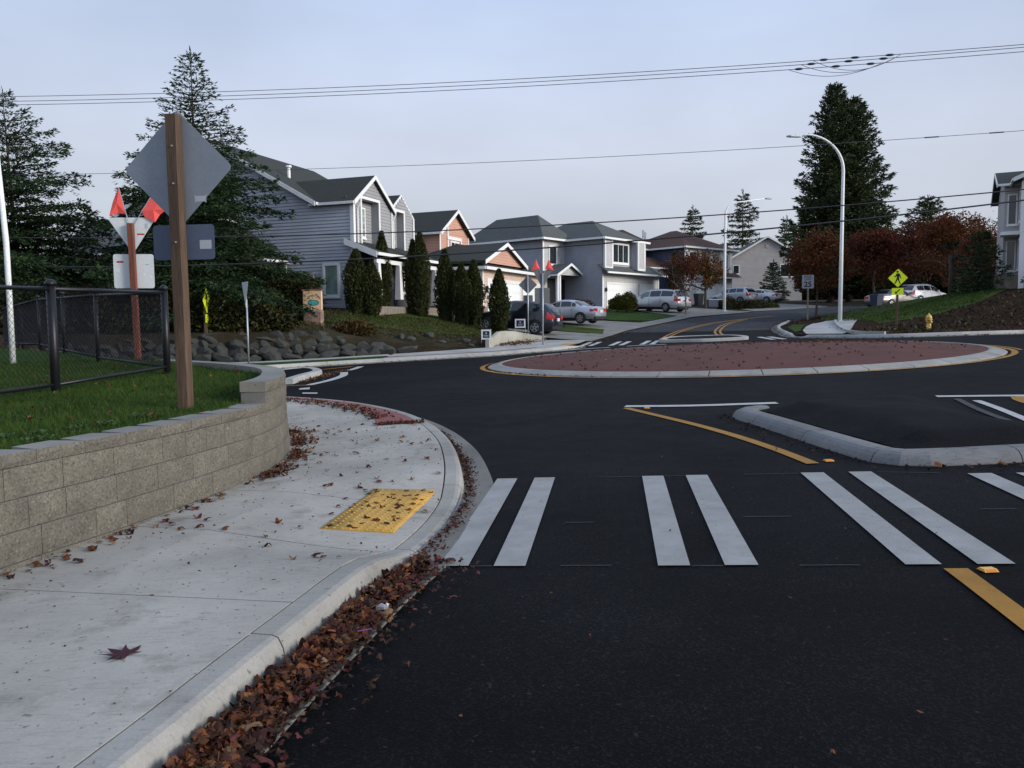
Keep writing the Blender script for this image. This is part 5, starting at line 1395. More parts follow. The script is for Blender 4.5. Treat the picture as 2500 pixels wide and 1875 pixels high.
# ------------------------------------------------------------------ cars
m_tyre = mat('tyre', (.012, .012, .013), .85, var=.2)
m_rim = mat('alloy', (.38, .39, .41), .35, .7, var=.1)
m_cglass = glassmat('car_glass', (.012, .016, .018), .06)
m_cgl2 = glassmat('car_glass_seen_through', (.16, .26, .23), .08)
m_tail = plain('tail_light', (.50, .02, .02), .25, coat=.5)
m_head = plain('head_light', (.6, .62, .65), .15, coat=.5)
m_platem = plain('number_plate', (.65, .67, .70), .5)
m_plast = mat('black_plastic', (.015, .015, .016), .6, var=.15)
def carpaint(name, col, metal=.5, rough=.32): return mat(name, col, rough, metal, var=.05, scale=1.5, fine=200, fvar=.03, bump=0, spec=.5, coat=.6)
CARS = {
 'suv': dict(L=4.7, W=1.86, zs=.30, top=[(0, .60), (.015, .80), (.05, .93), (.14, 1.02), (.27, 1.10), (.34, 1.34), (.42, 1.58), (.50, 1.67), (.65, 1.69), (.80, 1.66), (.88, 1.60), (.925, 1.42), (.965, 1.16), (.985, .98), (1, .80)],
             belt=[(0, .7), (.25, 1.04), (.9, 1.12), (1, .9)], win=[(.335, .50), (.52, .685), (.70, .86)], ws=(.285, .43), rw=(.885, .962), wr=.36, ax=(.19, .80), roofrail=True),
 'sedan': dict(L=4.75, W=1.80, zs=.26, top=[(0, .55), (.012, .70), (.05, .80), (.15, .89), (.28, .96), (.36, 1.20), (.44, 1.39), (.52, 1.44), (.62, 1.43), (.70, 1.34), (.78, 1.14), (.82, 1.04), (.90, 1.03), (.965, 1.0), (.988, .86), (1, .66)],
             belt=[(0, .6), (.27, .92), (.8, .98), (1, .8)], win=[(.36, .505), (.52, .665), (.675, .73)], ws=(.295, .44), rw=(.70, .80), wr=.32, ax=(.185, .80), roofrail=False),
 'minivan': dict(L=5.08, W=1.96, zs=.27, top=[(0, .60), (.012, .78), (.05, .92), (.12, 1.03), (.19, 1.12), (.27, 1.38), (.36, 1.63), (.44, 1.73), (.60, 1.76), (.78, 1.74), (.90, 1.67), (.945, 1.45), (.975, 1.14), (.99, .95), (1, .72)],
             belt=[(0, .7), (.2, 1.04), (.92, 1.12), (1, .9)], win=[(.275, .44), (.46, .66), (.675, .89)], ws=(.205, .37), rw=(.905, .972), wr=.34, ax=(.175, .78), roofrail=True),
}
def car(label, kind, loc, direction, paint, name='parked_car', clear=False, pitch=0., group=None):
    c = CARS[kind]; L, W2, zs = c['L'], c['W'] / 2, c['zs']
    t = thing(name, label, 'car', loc, math.atan2(direction[1], direction[0]), group)
    t.rotation_euler = (0, -pitch, math.atan2(direction[1], direction[0]))
    tf = [a for a, _ in c['top']]; F = sorted(set(tf + [.08, .22, .46, .57, .72, .84, .95])); F = np.array(F)
    zt = np.interp(F, tf, [b for _, b in c['top']]); zb = np.interp(F, [a for a, _ in c['belt']], [b for _, b in c['belt']])
    grid = []
    for f_, z, b in zip(F, zt, zb):
        w = W2 * (1 - .16 * abs(2 * f_ - 1) ** 5); x = L / 2 - f_ * L; lo = zs + (.10 if f_ < .02 or f_ > .985 else 0)
        gh = max(0, z - b - .06)
        bz = min(b, z - .04)
        we = w * .93 - gh * .34
        grid.append([(x, w * .88, lo), (x, w * .985, lo + .10), (x, w, lo + .30), (x, w * .985, bz), (x, we, z - (.05 if gh > 0 else .015)), (x, we * .78, z), (x, 0, z + .018)])
    G = np.array(grid)
    def ring(r_): return [tuple(p) for p in r_] + [(p[0], -p[1], p[2]) for p in r_[-2::-1]]
    mb = MB(); mb.loft([ring(r_) for r_ in grid], True, True, True)
    body = mb.build('body', paint, t, True)
    def surf(f_, tt):
        s_ = np.interp(f_, F, np.arange(len(F))); i = min(int(s_), len(F) - 2); u = s_ - i; j = min(int(tt), 5); w = tt - j
        return G[i, j] * (1 - u) * (1 - w) + G[i + 1, j] * u * (1 - w) + G[i, j + 1] * (1 - u) * w + G[i + 1, j + 1] * u * w
    def patch(nm, f0, f1, t0, t1, mt, sy=1, off=.012, nu=8, nv_=4, full=False, par=None):
        v = []; f = []
        ts = np.linspace(t0, t1, nv_ + 1)
        for i in range(nu + 1):
            fi = f0 + (f1 - f0) * i / nu
            row = []
            for q in ts:
                p = surf(fi, q); du = surf(min(fi + .004, 1), q) - surf(max(fi - .004, 0), q); dv = surf(fi, min(q + .05, 6)) - surf(fi, max(q - .05, 0))
                n = np.cross(du, dv); n = n / (np.linalg.norm(n) + 1e-9)
                if n @ (p - np.array([p[0], 0, .8])) < 0: n = -n
                p = p + n * off; row.append((p[0], p[1] * sy, p[2]))
            if full: row = row + [(a, -b, c_) for a, b, c_ in row[-2::-1]]
            v += row; k = len(row)
        for i in range(nu):
            for j in range(k - 1): f.append((i * k + j, i * k + j + 1, (i + 1) * k + j + 1, (i + 1) * k + j))
        return mesh_obj(nm, v, f, mt, par or t, True)
    gm = m_cglass
    for sy in (1, -1):
        for k, (a, b) in enumerate(c['win']): patch('side_window', a, b, 3.16, 3.88, m_cgl2 if (clear and k == 0) else gm, sy)
        patch('tail_light', .925, .985, 2.55, 3.05 if kind == 'sedan' else 3.5, m_tail, sy, .012, 4, 3)
        patch('head_light', .015, .07, 2.5, 3.2, m_head, sy, .012, 4, 3)
        patch('sill_trim', .26, .72, .2, 1.0, m_plast, sy, .01, 6, 2)
        for k, fx in enumerate((.42, .62)):
            p = surf(fx + .06, 2.75); MB().bbox(p[0] - .09, sy * p[1] - .02, p[2] - .015, p[0] + .09, sy * p[1] + .02, p[2] + .02, .006).build('door_handle', paint, t)
        for fx in (c['win'][0][1] + .01, c['win'][1][1] + .01):      # door shut lines
            v = [surf(fx, q) + np.array([0, .004, 0]) for q in np.linspace(1, 3.1, 8)]
            mesh_obj('door_seam', [(p[0] + d, p[1] * sy + (.003 * sy), p[2]) for p in v for d in (-.008, .008)], [(2 * i, 2 * i + 1, 2 * i + 3, 2 * i + 2) for i in range(7)], m_plast, body)
        p = surf(c['win'][0][0] + .03, 3.05); MB().bbox(p[0] - .06, sy * (p[1] + .10) - .09, p[2], p[0] + .06, sy * (p[1] + .10) + .09, p[2] + .14, .03).build('mirror', paint, t)
        # tail lamp face
        yr = W2 * .84; MB().bbox(-L / 2 - .012 + (.03 if kind != 'sedan' else 0), min(sy * yr * .62, sy * yr), .82 if kind != 'sedan' else .72, -L / 2 + .12, max(sy * yr * .62, sy * yr), 1.02 if kind != 'sedan' else .90, .02).build('tail_light', m_tail, t)
        if c['roofrail']:
            MB().tube([surf(q, 4.55) * np.array([1, sy, 1]) + np.array([0, 0, .035]) for q in np.linspace(.46, .86, 8)], .016, 6).build('roof_rail', m_rim if kind == 'suv' else m_plast, t)
        for fx in c['ax']:
            x = L / 2 - fx * L; wr = c['wr']; yo = W2 * 1.0 + .004
            n = 16; arch = [(x + (wr + .06) * math.cos(a), (wr + .06) * math.sin(a) + wr) for a in np.linspace(-.35, math.pi + .35, n)]
            arch = [(a, max(b, zs)) for a, b in arch]
            MB().prism([(a, sy * (yo - .06), b) for a, b in arch], (0, sy * .072, 0)).build('wheel_arch', m_plast, t)
            wh = MB(); prof = [(wr * .62, -.10), (wr * .95, -.11), (wr, -.08), (wr, .08), (wr * .95, .11), (wr * .66, .112), (wr * .62, .09)]
            wh.loft([[(x + r_ * math.cos(a), sy * (yo - .085 + q), wr + r_ * math.sin(a)) for a in [2 * math.pi * k / 20 for k in range(20)]] for r_, q in prof], True, True, False)
            wo = wh.build('wheel', m_tyre, t, True)
            rm = MB(); yr_ = sy * (yo + .012)
            rm.loft([[(x + r_ * math.cos(a), sy * (yo + q), wr + r_ * math.sin(a)) for a in [2 * math.pi * k / 20 for k in range(20)]] for r_, q in ((wr * .655, .028), (wr * .60, .03), (wr * .57, .005))], True, False, False)
            for k in range(5):
                a = 2 * math.pi * k / 5 + .3; d = np.array([math.cos(a), math.sin(a)]); s_ = np.array([-d[1], d[0]])
                q = [d * .03 + s_ * .05, d * wr * .6 + s_ * .035, d * wr * .6 - s_ * .035, d * .03 - s_ * .05]
                rm.prism([(x + e[0], yr_, wr + e[1]) for e in q], (0, sy * .012, 0))
            rm.build('rim', m_rim, wo); MB().tube([(x, sy * (yo - .02), wr), (x, sy * (yo + .004), wr)], wr * .57, 20).build('brake_disc', m_plast, wo)
    patch('windshield', c['ws'][0], c['ws'][1], 4.15, 6, gm, 1, .012, 6, 4, True)
    patch('rear_window', c['rw'][0], c['rw'][1], 4.2, 6, gm, 1, .012, 6, 4, True)
    zpl = .80 if kind != 'sedan' else .70
    MB().box(-L / 2 - .03, -.17, zpl - .06, -L / 2 + .05, .17, zpl + .10).build('number_plate', m_platem, t)
    MB().bbox(-L / 2 - .03, -W2 * .82, zs + .02, -L / 2 + .2, W2 * .82, zs + .16, .03).build('bumper_skirt', m_plast, t)
    MB().bbox(L / 2 - .16, -W2 * .6, zs + .06, L / 2 + .02, W2 * .6, zs + .24, .03).build('grille', m_plast, t)
    MB().box(-L / 2 + .25, -W2 * .8, zs - .1, L / 2 - .25, W2 * .8, zs + .05).build('underbody', m_plast, t)
    return t
silver = carpaint('silver_paint', (.42, .45, .50)); silver2 = carpaint('silver_paint_warm', (.50, .51, .53)); dark = carpaint('midnight_paint', (.006, .008, .016), .0, .3); taupe = carpaint('taupe_paint', (.20, .185, .165)); whitec = carpaint('white_paint', (.75, .77, .80), 0.)
car('dark navy SUV nosed into the driveway of the peach house', 'suv', (.25, 43.1, tl(.25, 43.1) + .03), (-.92, .39), dark, clear=True, pitch=R(4))
car('silver sedan parked behind the dark navy SUV', 'sedan', (3.35, 49.3, tl(3.35, 49.3) + .03), (-.85, .52), silver)
car('silver minivan parked before the white triple garage', 'minivan', (11.75, 64.0, tl(11.75, 64.0) + .03), (-.66, .75), silver2, clear=True, pitch=R(1.5))
car('silver SUV parked before the navy house', 'suv', (22.1, 80.0, tl(22.1, 80.0) + .05), (-.656, .755), silver)
car('silver sedan partly behind the silver SUV at the navy house', 'sedan', (25.6, 83.0, tl(25.6, 83.0) + .05), (-.656, .755), silver2)
car('taupe sedan parked by the grassy mound and crossing sign', 'sedan', (29.4, 61.8, h1(29.4, 61.8)), (.87, .49), taupe)
car('white SUV parked beyond the taupe sedan', 'suv', (34.3, 67.0, h1(34.3, 67.0)), (.9, .44), whitec)

# ------------------------------------------------------------------ bins, yard signs, monument sign
m_bin = mat('bin_plastic', (.03, .032, .035), .55, var=.2)
m_binb = mat('bin_plastic_blue', (.02, .03, .06), .55, var=.2)
def bin_(label, x, y, z, rz, mt, s=1.):
    t = thing('wheelie_bin', label, 'bin', (x, y, z), rz)
    MB().loft([[(-w, -d, z_), (w, -d, z_), (w, d, z_), (-w, d, z_)] for w, d, z_ in ((.22 * s, .24 * s, .05), (.29 * s, .34 * s, .98 * s))], True, True, True).build('body', mt, t)
    MB().bbox(-.31 * s, -.37 * s, .985 * s, .31 * s, .37 * s, 1.06 * s, .03).build('lid', mt, t)
    for sx in (-1, 1): MB().tube([(sx * .22 * s, .26 * s, .1), (sx * .28 * s, .26 * s, .1)], .1, 10).build('wheel', m_tyre, t)
bin_('dark wheelie bin standing before the navy house garage', 18.1, 77.5, tl(18.1, 77.5) + .03, .4, m_bin, 1.15)
bin_('dark blue wheelie bin standing behind the taupe sedan', 27.4, 60.2, h1(27.4, 60.2), .4, m_binb, 1.1)
t = thing('storage_box', 'low gray storage box beside the dark bin', 'box', (18.9, 74.5, tl(18.9, 74.5) + .03), .3)
MB().bbox(-.9, -.4, 0, .9, .4, .62, .04).build('box_body', m_alu2, t); MB().bbox(-.94, -.44, .625, .94, .44, .72, .03).build('lid', m_galv, t)
m_navy = mat('yard_sign_navy', (.012, .016, .05), .5, var=.1)
def yard_sign(label, x, y, z, rz, w=.62, h_=.52, zc=.55):
    t = thing('yard_sign', label, 'yard sign', (x, y, z), rz)
    for q in (w / 2, -w / 2): MB().tube([(q, 0, -.1), (q, 0, zc)], .012, 6).build('stake', m_galv, t)
    mb = MB(); b = .07
    for a0, a1, c0, c1 in ((-w / 2, w / 2, zc + h_ / 2 - b, zc + h_ / 2), (-w / 2, w / 2, zc - h_ / 2, zc - h_ / 2 + b), (-w / 2, -w / 2 + b, zc - h_ / 2 + b, zc + h_ / 2 - b), (w / 2 - b, w / 2, zc - h_ / 2 + b, zc + h_ / 2 - b)): mb.box(a0, -.012, c0, a1, .012, c1)
    mb.build('white_border', m_trim, t)
    p = MB().box(-w / 2 + b, -.006, zc - h_ / 2 + b, w / 2 - b, .006, zc + h_ / 2 - b).build('panel', m_navy, t)
    plate('print_mark', rounded(.07, .09, .02, 2), m_sticker, p, -.009, .002, (-.0, 0, zc + .06)); plate('print_mark', rounded(.24, .03, .006, 2), m_sticker, p, -.009, .002, (0, 0, zc - .04)); plate('print_mark', rounded(.2, .02, .006, 2), m_sticker, p, -.009, .002, (0, 0, zc - .1))
yard_sign('small white-framed navy yard sign at the end of the low concrete wall', -1.17, 36.95, .72, R(-12), .46, .46, .30)
yard_sign('white-framed navy yard sign leaning before the dark SUV', .45, 41.25, tl(.45, 41.25), R(-10), .54, .46, .62)
t = thing('monument_sign', 'peach neighborhood sign with a teal oval picture beside the hedge', 'sign', (-8.95, 36.2, tl(-8.95, 36.2)), R(-4))
m_peachp = mat('sign_peach', (.58, .40, .24), .6, var=.08, scale=3)
m_teal = mat('sign_teal', (.05, .33, .30), .5, var=.2, scale=5); m_brownp = plain('sign_lettering', (.20, .13, .06), .6); m_dkgreen = plain('sign_green', (.02, .10, .07), .6)
MB().bbox(-.42, -.2, -.4, .45, .2, .55, .05).build('stone_base', m_stone, t)
bd = MB().bbox(-.44, -.07, .56, .44, .07, 1.42, .03).build('sign_board', m_peachp, t)
MB().box(-.47, -.085, 1.425, .47, .085, 1.47).build('sign_cap', mat('sign_cap', (.35, .14, .07), .6), t)
plate('picture_oval', [(.26 * math.cos(a), .13 * math.sin(a)) for a in np.linspace(0, 2 * math.pi, 24)[:-1]], m_dkgreen, bd, -.074, .003, (.05, 0, .88))
plate('picture_oval', [(.22 * math.cos(a), .10 * math.sin(a)) for a in np.linspace(0, 2 * math.pi, 24)[:-1]], m_teal, bd, -.078, .003, (.05, 0, .88))
for pts in ([(-.36, 1.22), (-.30, 1.27), (-.28, 1.18), (-.34, 1.14)], [(-.2, 1.16), (-.12, 1.2), (-.02, 1.17), (.05, 1.22), (.1, 1.15)], [(.14, 1.2), (.2, 1.28), (.27, 1.2), (.36, 1.12)], [(.18, 1.12), (.3, 1.16), (.38, 1.06)], [(-.36, 1.0), (-.3, .96), (-.24, 1.02)], [(-.36, .72), (-.28, .78), (-.22, .70), (-.3, .66)], [(-.36, .86), (-.3, .8), (-.22, .84)]):
    MB().tube([(x, -.076, z) for x, z in pts], .014, 5).build('lettering', m_brownp, bd)
# ------------------------------------------------------------------ trees and shrubs
m_bark = mat('bark', (.06, .045, .035), .9, var=.35, scale=5, fine=20, fvar=.2, bump=.6, aniso=(3, 3, .6))
m_bark2 = mat('pale_bark', (.13, .12, .105), .9, var=.3, scale=5, fine=20, fvar=.2, bump=.4)
m_spruce = leafmat('spruce_needles', (.010, .026, .012), (.030, .058, .022), (.05, .075, .03), .9, .6, .12)
m_fir = leafmat('fir_needles', (.026, .044, .020), (.058, .082, .032), (.09, .098, .045), .5, .6, .12)
m_thuja = leafmat('thuja_sprays', (.016, .026, .008), (.038, .050, .014), (.065, .058, .02), 1.1, .7, .1)
m_hedge = leafmat('hedge_leaves', (.014, .020, .006), (.035, .042, .012), (.06, .045, .018), 1.2, .6, .1)
m_autumn = leafmat('autumn_orange', (.095, .026, .011), (.17, .044, .015), (.06, .05, .018), 1.0, .6, .3)
m_autred = leafmat('autumn_red', (.07, .018, .012), (.14, .032, .016), (.08, .035, .018), 1.0, .6, .3)
m_autmix = leafmat('autumn_mixed', (.03, .05, .012), (.13, .06, .018), (.26, .08, .02), .9, .6, .25)
m_bush = leafmat('bush_leaves', (.05, .07, .01), (.10, .10, .015), (.13, .10, .02), 2, .6, .15)
m_palm = leafmat('palm_fronds', (.012, .025, .010), (.03, .045, .016), None, 2, .6, .1)

def sprays(C, Dv, L, Wd, g):
    """kites at C pointing along Dv, each a small leaf-sized face turned at random"""
    n = len(C); Dv = Dv / (np.linalg.norm(Dv, axis=1)[:, None] + 1e-9)
    r_ = g.normal(size=(n, 3)); s_ = np.cross(Dv, r_); s_ /= np.linalg.norm(s_, axis=1)[:, None] + 1e-9
    L = np.asarray(L).reshape(-1, 1) * np.ones((n, 1)); Wd = np.asarray(Wd).reshape(-1, 1) * np.ones((n, 1))
    V = np.empty((n, 4, 3)); V[:, 0] = C; V[:, 1] = C + Dv * L * .45 + s_ * Wd / 2; V[:, 2] = C + Dv * L; V[:, 3] = C + Dv * L * .45 - s_ * Wd / 2
    return V.reshape(-1, 3)

def conifer(label, loc, hgt, rad, start, seed, mt, spacing=.30, per=6, droop=.35, up=.15, leaf=.20, lw=.055, dens=1., thin_top=0., pw=.85, group=None, irr=.3, lean=(0, 0), name='conifer_tree', twig=.26):
    g = np.random.default_rng(seed)
    t = thing(name, label, 'tree', loc, 0, group)
    MB().tube([(lean[0] * q * q, lean[1] * q * q, -.3 + (hgt + .25) * q) for q in (0, .15, .4, .7, 1)], [hgt * .018, hgt * .015, hgt * .010, hgt * .005, .01], 9).build('trunk', m_bark, t, True)
    Cs, Ds, Ls = [], [], []
    br = MB()
    z = start
    while z < hgt * .985:
        f_ = (z - start) / (hgt - start); n = max(3, int(per * (1 - .45 * f_)))
        a0 = g.uniform(0, 6.28)
        for k in range(n):
            a = a0 + 6.28 * k / n + g.normal(0, .25)
            L = rad * ((1 - f_) ** pw) * g.uniform(1 - irr, 1 + irr * .6) + .12
            if f_ < .12: L *= .75 + 2 * f_
            d = np.array([math.cos(a), math.sin(a), 0]); ct = lean[0] * (z / hgt) ** 2, lean[1] * (z / hgt) ** 2
            m_ = max(4, int(L / .14)); tt = np.linspace(.06, 1, m_)
            rise = up * (1 + 1.8 * f_) * L; dr = droop * L * (1 - f_ * .6)
            zz = z + rise * tt - dr * tt ** 1.5 + .10 * L * np.maximum(0, tt - .65) ** 1.4
            P = np.c_[ct[0] + d[0] * L * tt, ct[1] + d[1] * L * tt, zz]
            P += g.normal(0, .012 * L, P.shape)
            if L > .9: br.tube([P[0], P[m_ // 2], P[-1]], [.012 + .012 * L, .01 + .004 * L, .004], 4, False)
            T = np.gradient(P, axis=0); T /= np.linalg.norm(T, axis=1)[:, None]
            S_ = np.cross(T, [0, 0, 1.]); S_ /= np.linalg.norm(S_, axis=1)[:, None] + 1e-9
            keep = 1 - thin_top * f_
            for sd_ in (-1, 1):
                tl_ = (twig * L * np.sin(np.pi * np.clip(tt * .9 + .05, 0, 1)) + .10) * g.uniform(.6, 1.2, m_)
                q = max(2, int(1 + twig * L * .9 / leaf * 1.4 * dens))
                for u in np.linspace(.1, 1, q):
                    W_ = P + S_ * (sd_ * tl_ * u)[:, None] * .9 + T * (tl_ * u * .55)[:, None]
                    W_[:, 2] -= tl_ * u * .22
                    msk = g.random(m_) < keep
                    Cs.append(W_[msk]); dd = S_ * sd_ * .75 + T * .8 + g.normal(0, .28, (m_, 3)); dd[:, 2] -= .12
                    Ds.append(dd[msk]); Ls.append(np.full(msk.sum(), leaf) * g.uniform(.7, 1.25, msk.sum()))
            pk = g.random(m_) < 1 - thin_top * f_ * .6
            Cs.append(P[pk]); Ds.append((T + g.normal(0, .25, T.shape) + [0, 0, .1])[pk]); Ls.append(np.full(pk.sum(), leaf * .9))
            Cs.append(P[-2:]); Ds.append(T[-2:] + g.normal(0, .2, (2, 3))); Ls.append(np.full(2, leaf * 1.2))
        z += spacing * g.uniform(.7, 1.3) * (1.0 if f_ < .75 else .8)
    Cs.append(np.array([[lean[0], lean[1], hgt - .5 + .12 * i] for i in range(6)])); Ds.append(np.array([[.2 * math.cos(i * 2), .2 * math.sin(i * 2), 1] for i in range(6)])); Ls.append(np.full(6, leaf))
    C = np.vstack(Cs); Dv = np.vstack(Ds); L = np.concatenate(Ls)
    V = sprays(C, Dv, L, L * (lw / leaf), g)
    V2 = sprays(C + g.normal(0, leaf * .25, C.shape), Dv + g.normal(0, .35, Dv.shape), L * .8, L * (lw / leaf), g)
    fast_quads('crown', np.vstack([V, V2]), mt, t)
    if br.v: br.build('branches', m_bark, t)
    return t
T_ = lambda x, y: (x, y, tl(x, y) - .05)
TRz = lambda x, y: (x, y, float(TR(np.array([x]), np.array([y]))[0]) - .05)
conifer('tall dark spruce behind the diamond sign, before the gray house', T_(-14.1, 36.4), 11.8, 5.1, .6, 1, m_spruce, .21, 8, .46, .20, .21, .055, 1.4, .85, 1.0, irr=.45, name='spruce_tree')
conifer('dark spruce with a leaning double top near the frame edge', T_(-22.2, 36.2), 10.2, 5.6, .5, 2, m_spruce, .34, 8, .48, .26, .21, .055, 1.4, .6, .92, irr=.55, lean=(-.2, 0), name='spruce_tree')
conifer('lower spruce standing behind the fence corner', T_(-25.0, 35.6), 9.2, 4.6, .3, 12, m_spruce, .28, 7, .40, .2, .22, .06, 1.1, .2, .7, irr=.4, name='spruce_tree')
conifer('tall broad conifer with two close tops, taller left top', (32.6, 82, 3.1), 21.7, 4.5, 1.0, 3, m_fir, .40, 9, .10, .30, .42, .12, .8, .2, .66, irr=.3)
conifer('tall broad conifer with two close tops, lower right top', (34.7, 82.5, 3.2), 20.4, 4.9, 1.0, 4, m_fir, .40, 9, .10, .30, .42, .12, .8, .2, .66, irr=.3)
conifer('small pointed conifer behind the brown roof', (26.6, 118, 4.0), 14.0, 3.8, 2, 5, m_fir, .6, 6, .28, .12, .45, .12, .7, .1, .8)
conifer('ragged conifer behind the distant lamp arm', (33.3, 116, 4.0), 15.8, 3.9, 2, 6, m_fir, .62, 6, .36, .16, .45, .12, .7, .2, .7, irr=.5)
conifer('small conifer between the beige gable and the tall conifers', (41.0, 120, 4.2), 12.4, 3.2, 2, 7, m_fir, .55, 6, .25, .15, .45, .13, .7, .1, .8)
conifer('spreading conifer just beyond the tall pair', (50.5, 98, 4.0), 12.0, 5.2, 2, 8, m_fir, .5, 7, .22, .2, .45, .13, .7, .1, .7)
conifer('low conifer beyond the orange trees', (57.5, 100, 4.0), 9.6, 3.6, 1.5, 9, m_fir, .5, 6, .25, .2, .45, .13, .7, .1, .8)
conifer('small young conifer before the beige gable house', (30.0, 92, 3.5), 4.6, 1.7, .3, 10, m_spruce, .25, 6, .2, .2, .28, .08, .8, .1, .9)
conifer('dark narrow evergreen beside the tall beige building', TRz(27.5, 47.0), 3.6, 1.5, .2, 13, m_spruce, .2, 6, .25, .2, .22, .06, .8, .1, .9)
conifer('dark evergreen shrub at the foot of the beige building', TRz(29.3, 43.6), 2.0, 1.2, .1, 14, m_spruce, .2, 6, .2, .2, .2, .06, .8, .1, .8)

def column(label, loc, hgt, rad, seed, mt=None, n=9000, name='arborvitae', tip=.55, leaf=.13):
    g = np.random.default_rng(seed); t = thing(name, label, 'shrub', loc, 0, 'arborvitae before the houses')
    MB().tube([(0, 0, -.2), (0, 0, hgt * .8)], [.06, .02], 7).build('stem', m_bark, t, True)
    h_ = g.random(n) ** .9; a = g.uniform(0, 6.283, n)
    prof = np.sin(np.clip(h_, 0, 1) * np.pi * .55 + .55) * np.clip((1.02 - h_) / (1 - tip) if tip < 1 else 1, 0, 1) ** .75
    prof = np.minimum(prof, 1) * (1 + .10 * np.sin(a * 3 + h_ * 9 + seed) + .06 * np.sin(a * 7 - h_ * 17))
    r_ = rad * prof * g.uniform(.55, 1.12, n)
    C = np.c_[np.cos(a) * r_, np.sin(a) * r_, h_ * hgt]
    D = np.c_[np.cos(a) * .35, np.sin(a) * .35, np.ones(n)] + g.normal(0, .3, (n, 3))
    fast_quads('foliage', sprays(C, D, leaf * g.uniform(.7, 1.3, n), .055, g), mt or m_thuja, t)
    k = 9; MB().loft([[(rad * .62 * pr * math.cos(6.283 * i / k), rad * .62 * pr * math.sin(6.283 * i / k), hh * hgt) for i in range(k)] for hh, pr in ((.02, .8), (.2, 1), (.5, .85), (.75, .55), (.95, .12))], True, True, True).build('inner_foliage', m_thuja, t)
    return t
lab = ['arborvitae nearest the gray house window, a broad dark column', 'arborvitae just right of the broad one by the gray window', 'slim tall arborvitae before the gray house porch', 'tallest arborvitae of the pair before the peach upper storey', 'lower arborvitae of the pair before the peach upper storey', 'pointed arborvitae standing alone before the peach garage side', 'left arborvitae of the pair before the peach garage corner', 'right arborvitae of the pair before the peach garage corner', 'arborvitae before the white garage door, beside the dark SUV']
for i, (x, y, hgt, rad) in enumerate([(-7.5, 39.0, 3.05, .60), (-6.78, 39.1, 2.6, .52), (-6.5, 40.6, 4.05, .44), (-4.74, 42.0, 4.35, .50), (-5.12, 42.1, 3.9, .42), (-3.5, 42.6, 3.7, .52), (-2.61, 42.2, 3.2, .48), (-1.98, 42.6, 3.5, .52), (-.62, 40.9, 3.25, .50)]):
    column(lab[i], (x, y, tl(x, y) - .05), hgt, rad, 60 + i, n=7000)
column('small pointed evergreen beside the red tree', (15.35, 75.5, tl(15.35, 75.5)), 5.0, .62, 75, n=4000, leaf=.25)

def mound_plant(label, loc, size, n, mt, seed, leaf=.1, name='shrub', group=None, stems=True):
    g = np.random.default_rng(seed); t = thing(name, label, 'shrub', loc, 0, group)
    d = g.normal(size=(n, 3)); d /= np.linalg.norm(d, axis=1)[:, None]; d[:, 2] = np.abs(d[:, 2])
    r_ = g.uniform(.72, 1.04, n) * (1 + .13 * np.sin(d[:, 0] * 5 + seed) * np.cos(d[:, 1] * 6) + .10 * np.sin(d[:, 2] * 8 + d[:, 0] * 4))
    C = d * r_[:, None] * np.array(size)
    fast_quads('foliage', sprays(C, d + g.normal(0, .6, (n, 3)), leaf * g.uniform(.6, 1.3, n), leaf * .55, g), mt, t)
    k = 10; sx, sy, sz = size
    MB().loft([[(sx * .72 * q * math.cos(6.283 * i / k), sy * .72 * q * math.sin(6.283 * i / k), sz * z) for i in range(k)] for q, z in ((1, -.1), (1, .25), (.85, .5), (.4, .7))], True, True, True).build('inner_foliage', mt, t)
    if stems: MB().tube([(0, 0, -.3), (0, 0, sz * .3)], [.05, .03], 6).build('stem', m_bark, t)
    return t
mound_plant('round clipped olive bush before the white garage door', (9.0, 62.6, tl(9.0, 62.6) + .3), (.85, .85, 1.15), 5000, m_bush, 31, .11)
mound_plant('smaller clipped olive bush joined to the round one', (8.3, 62.8, tl(8.3, 62.8) + .3), (.7, .7, .95), 3500, m_bush, 32, .11)
# hedge
g = np.random.default_rng(21); hd = thing('hedge', 'dark olive hedge below the tan-railed board fence', 'hedge', (-10.6, 37.0, tl(-10.6, 37.0) - .2), R(-6))
n = 16000; C = np.c_[g.uniform(-2.0, 1.75, n), g.uniform(-.6, .6, n), g.uniform(0, 1.75, n)]
kx = (np.abs(C[:, 0] + .1) / 1.9) ** 6; top = 1.68 * (1 - .12 * kx) + .08 * np.sin(C[:, 0] * 4); C[:, 2] *= top / 1.75
fc = g.integers(0, 3, n); C[fc == 0, 1] = -.6 + g.normal(0, .05, (fc == 0).sum()); C[fc == 1, 2] = top[fc == 1] + g.normal(0, .04, (fc == 1).sum())
fast_quads('foliage', sprays(C, np.c_[np.zeros(n), -np.ones(n) * .6, np.ones(n)] + g.normal(0, .8, (n, 3)), .11 * g.uniform(.6, 1.3, n), .06, g), m_hedge, hd)
MB().bbox(-1.9, -.45, 0, 1.65, .45, 1.5, .15).build('inner_foliage', m_hedge, hd)

